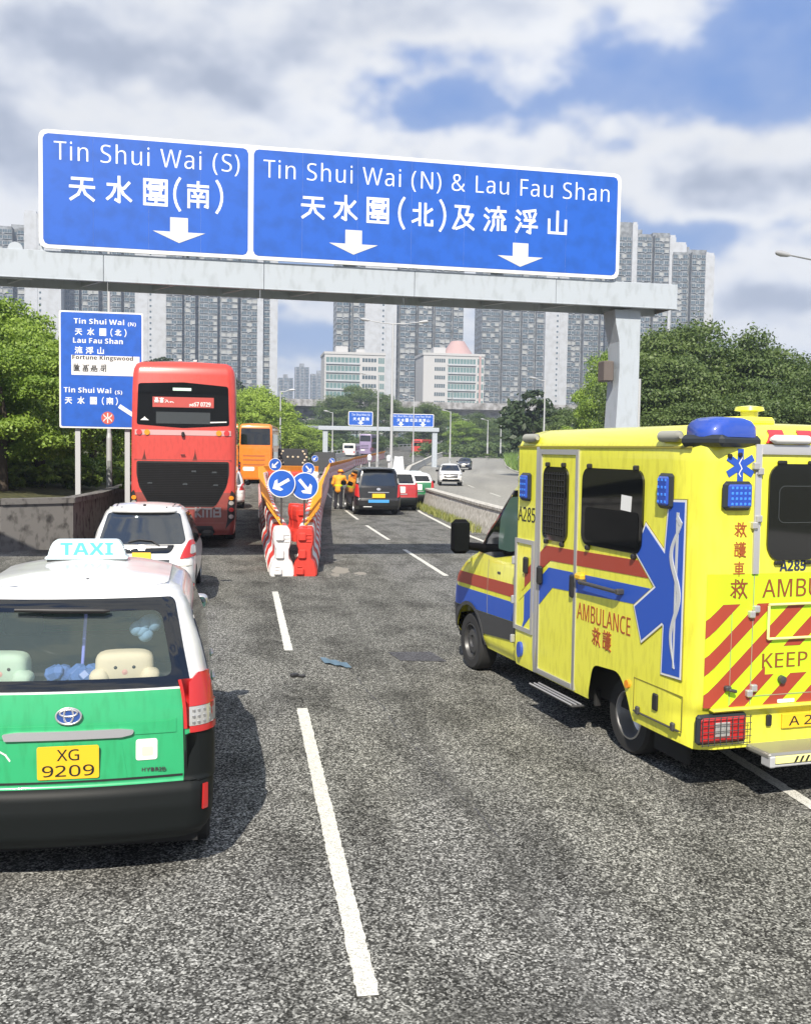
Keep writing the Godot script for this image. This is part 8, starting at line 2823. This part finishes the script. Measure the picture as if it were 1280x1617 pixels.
func stone_tex() -> ImageTexture:      # chippings of many tones in a dark binder, some sand between
	var sz := 1024
	var f := FastNoiseLite.new()
	f.seed = 8; f.noise_type = FastNoiseLite.TYPE_CELLULAR; f.frequency = 0.27
	f.cellular_return_type = FastNoiseLite.RETURN_CELL_VALUE; f.fractal_type = FastNoiseLite.FRACTAL_NONE
	var a := f.get_seamless_image(sz, sz)
	f.cellular_return_type = FastNoiseLite.RETURN_DISTANCE2_SUB
	var e := f.get_seamless_image(sz, sz)
	f.noise_type = FastNoiseLite.TYPE_SIMPLEX_SMOOTH; f.frequency = 0.035; f.fractal_type = FastNoiseLite.FRACTAL_FBM; f.fractal_octaves = 3
	var c := f.get_seamless_image(sz, sz)
	for q in [a, e, c]: q.convert(Image.FORMAT_L8)
	var da := a.get_data()
	var de := e.get_data()
	var dc := c.get_data()
	var o := PackedByteArray()
	o.resize(sz * sz * 3)
	for i in sz * sz:
		var v := da[i] / 255.0
		v = 0.19 + 0.40 * v * v + 0.13 * v + 0.15 * (dc[i] / 255.0 - 0.5) + 0.10 * (de[i] / 255.0)
		v += (rng.randf() - 0.5) * 0.07
		var b := clampi(int(v * 255.0), 0, 255)
		o[i * 3] = b; o[i * 3 + 1] = b; o[i * 3 + 2] = int(b * 0.975)
	return ImageTexture.create_from_image(Image.create_from_data(sz, sz, false, Image.FORMAT_RGB8, o))

var washed: Texture2D

# ------------------------------------------------------------------ sky: broken cumulus, computed over the whole dome
func make_sky() -> PanoramaSkyMaterial:
	var W := 2048
	var Hh := 1024
	var f := FastNoiseLite.new()
	f.seed = 41; f.noise_type = FastNoiseLite.TYPE_SIMPLEX_SMOOTH; f.frequency = 1.0; f.fractal_octaves = 6; f.fractal_gain = 0.56
	var g := FastNoiseLite.new()
	g.seed = 90; g.noise_type = FastNoiseLite.TYPE_SIMPLEX_SMOOTH; g.frequency = 0.55; g.fractal_octaves = 3
	# broad cloud masses and clearings: [azimuth, elevation, half width, half height, tilt, strength]
	var masses := [[21.5, 20.0, 8.5, 2.5, 0.10, -0.85], [31.0, 23.4, 4.5, 3.6, 0.0, -0.95], [11.5, 18.2, 8.0, 1.9, 0.12, -0.55], [3.0, 17.0, 5.0, 1.4, 0.0, -0.42], [23.5, 11.3, 5.0, 1.2, -0.05, -0.48], [5.0, 24.4, 2.2, 0.5, 0.0, -0.7], [-7.0, 19.0, 10.0, 6.0, 0.0, 0.40], [10.0, 22.4, 7.0, 1.6, 0.0, 0.2], [27.0, 15.4, 6.0, 2.0, 0.1, 0.40], [3.8, 6.2, 3.0, 0.8, 0.0, -0.7], [-60.0, 30.0, 24.0, 10.0, 0.1, -0.9], [75.0, 35.0, 26.0, 10.0, -0.1, -0.9], [150.0, 28.0, 30.0, 10.0, 0.1, -0.9], [-140.0, 40.0, 30.0, 12.0, 0.0, -0.9], [30.0, 52.0, 30.0, 9.0, 0.0, -0.8]]
	var data := PackedFloat32Array()
	data.resize(W * Hh * 3)
	var ground := Color(0.20, 0.20, 0.19)
	for j in Hh:
		var el := PI * (0.5 - (j + 0.5) / Hh)
		if el < -0.02:
			for i in W:
				var o := (j * W + i) * 3
				data[o] = ground.r; data[o + 1] = ground.g; data[o + 2] = ground.b
			continue
		var se := sin(el)
		var ce := cos(el)
		var eld := rad_to_deg(el)
		var pk := 1.0 / (maxf(se, 0.0) + 0.45)
		var t := pow(clampf(1.0 - se, 0.0, 1.0), 3.2)
		var blue := Color(0.105, 0.25, 0.65).lerp(Color(0.34, 0.46, 0.66), t)
		for i in W:
			var az := TAU * (i + 0.5) / W
			var azd := rad_to_deg(az)
			if azd > 180.0: azd -= 360.0
			var dx := sin(az) * ce
			var dz := cos(az) * ce
			var px := dx * pk * 3.3
			var pz := dz * pk * 3.3
			var n := f.get_noise_3d(px, se * 4.5, pz)
			var b := g.get_noise_3d(px, se * 2.0 + 7.0, pz)
			var m := 0.0
			for q in masses:
				var ax: float = azd - q[0]
				if absf(ax) > q[2] * 2.6: continue
				var ay: float = eld - q[1] + ax * q[4]
				var e := exp(-(ax * ax) / (q[2] * q[2]) - (ay * ay) / (q[3] * q[3]))
				m += q[5] * e
			var c := 0.47 + n * 1.05 + b * 0.30 + m
			var d := smoothstep(-0.04, 0.48, c)
			d = maxf(d, 0.16 * smoothstep(-0.5, 0.2, c))
			# thick cores are grey beneath, thin edges are white
			var core := smoothstep(0.55, 1.25, c + 0.35 * g.get_noise_3d(px * 2.3 + 30.0, se * 5.0, pz * 2.3))
			var shade := lerpf(0.82, 0.43, core) * (1.0 + 0.16 * n)
			var o := (j * W + i) * 3
			data[o] = lerpf(blue.r, shade * lerpf(0.97, 0.86, core), d)
			data[o + 1] = lerpf(blue.g, shade * lerpf(0.99, 0.97, core), d)
			data[o + 2] = lerpf(blue.b, shade * lerpf(1.03, 1.22, core), d)
	var im := Image.create_from_data(W, Hh, false, Image.FORMAT_RGBF, data.to_byte_array())
	var sm := PanoramaSkyMaterial.new()
	sm.panorama = ImageTexture.create_from_image(im)
	return sm

func _ready() -> void:
	rng.seed = 4
	var cam := Camera3D.new()
	cam.name = "camera"
	add_child(cam)
	cam.fov = 53.62
	cam.near = 0.1
	cam.far = 3000.0
	cam.position = Vector3(0, 2.65, 0)
	cam.basis = Basis(Vector3.UP, deg_to_rad(-9.2)) * Basis(Vector3.RIGHT, deg_to_rad(-3.5)) * Basis(Vector3.BACK, deg_to_rad(0.9))
	cam.current = true
	var env := Environment.new()
	env.background_mode = Environment.BG_SKY
	env.sky = Sky.new()
	env.sky.sky_material = make_sky()
	env.background_energy_multiplier = 0.78
	env.tonemap_mode = Environment.TONE_MAPPER_LINEAR
	env.tonemap_exposure = 1.42
	env.fog_enabled = true
	env.fog_density = 0.00045
	env.fog_light_color = Color(0.80, 0.86, 0.95)
	env.sdfgi_enabled = true
	env.ssao_enabled = true
	env.ssil_enabled = true
	var we := WorldEnvironment.new()
	we.name = "environment"
	we.environment = env
	add_child(we)
	var sun := DirectionalLight3D.new()
	sun.name = "sun"
	sun.light_energy = 1.6
	sun.light_color = Color(1.0, 0.965, 0.91)
	sun.light_angular_distance = 0.5
	sun.shadow_enabled = true
	sun.basis = Basis.looking_at(Vector3(0.33, -1.0, -1.05))
	add_child(sun)
	font_plain = SystemFont.new()
	font_plain.font_names = PackedStringArray(["Droid Sans"])
	font_wide = FontVariation.new()
	font_wide.base_font = font_plain
	font_wide.spacing_glyph = 2
	font_wide.variation_embolden = -0.25
	font_bold = SystemFont.new()
	font_bold.font_names = PackedStringArray(["Droid Sans"])
	font_bold.font_weight = 700
	build_materials()
	build_ground()
	build_walls()
	build_town()
	build_gantry()
	build_trees()
	build_roadside_sign()
	build_lamps()
	build_ambulance()
	build_vehicles()
	build_barriers()
	build_worker()
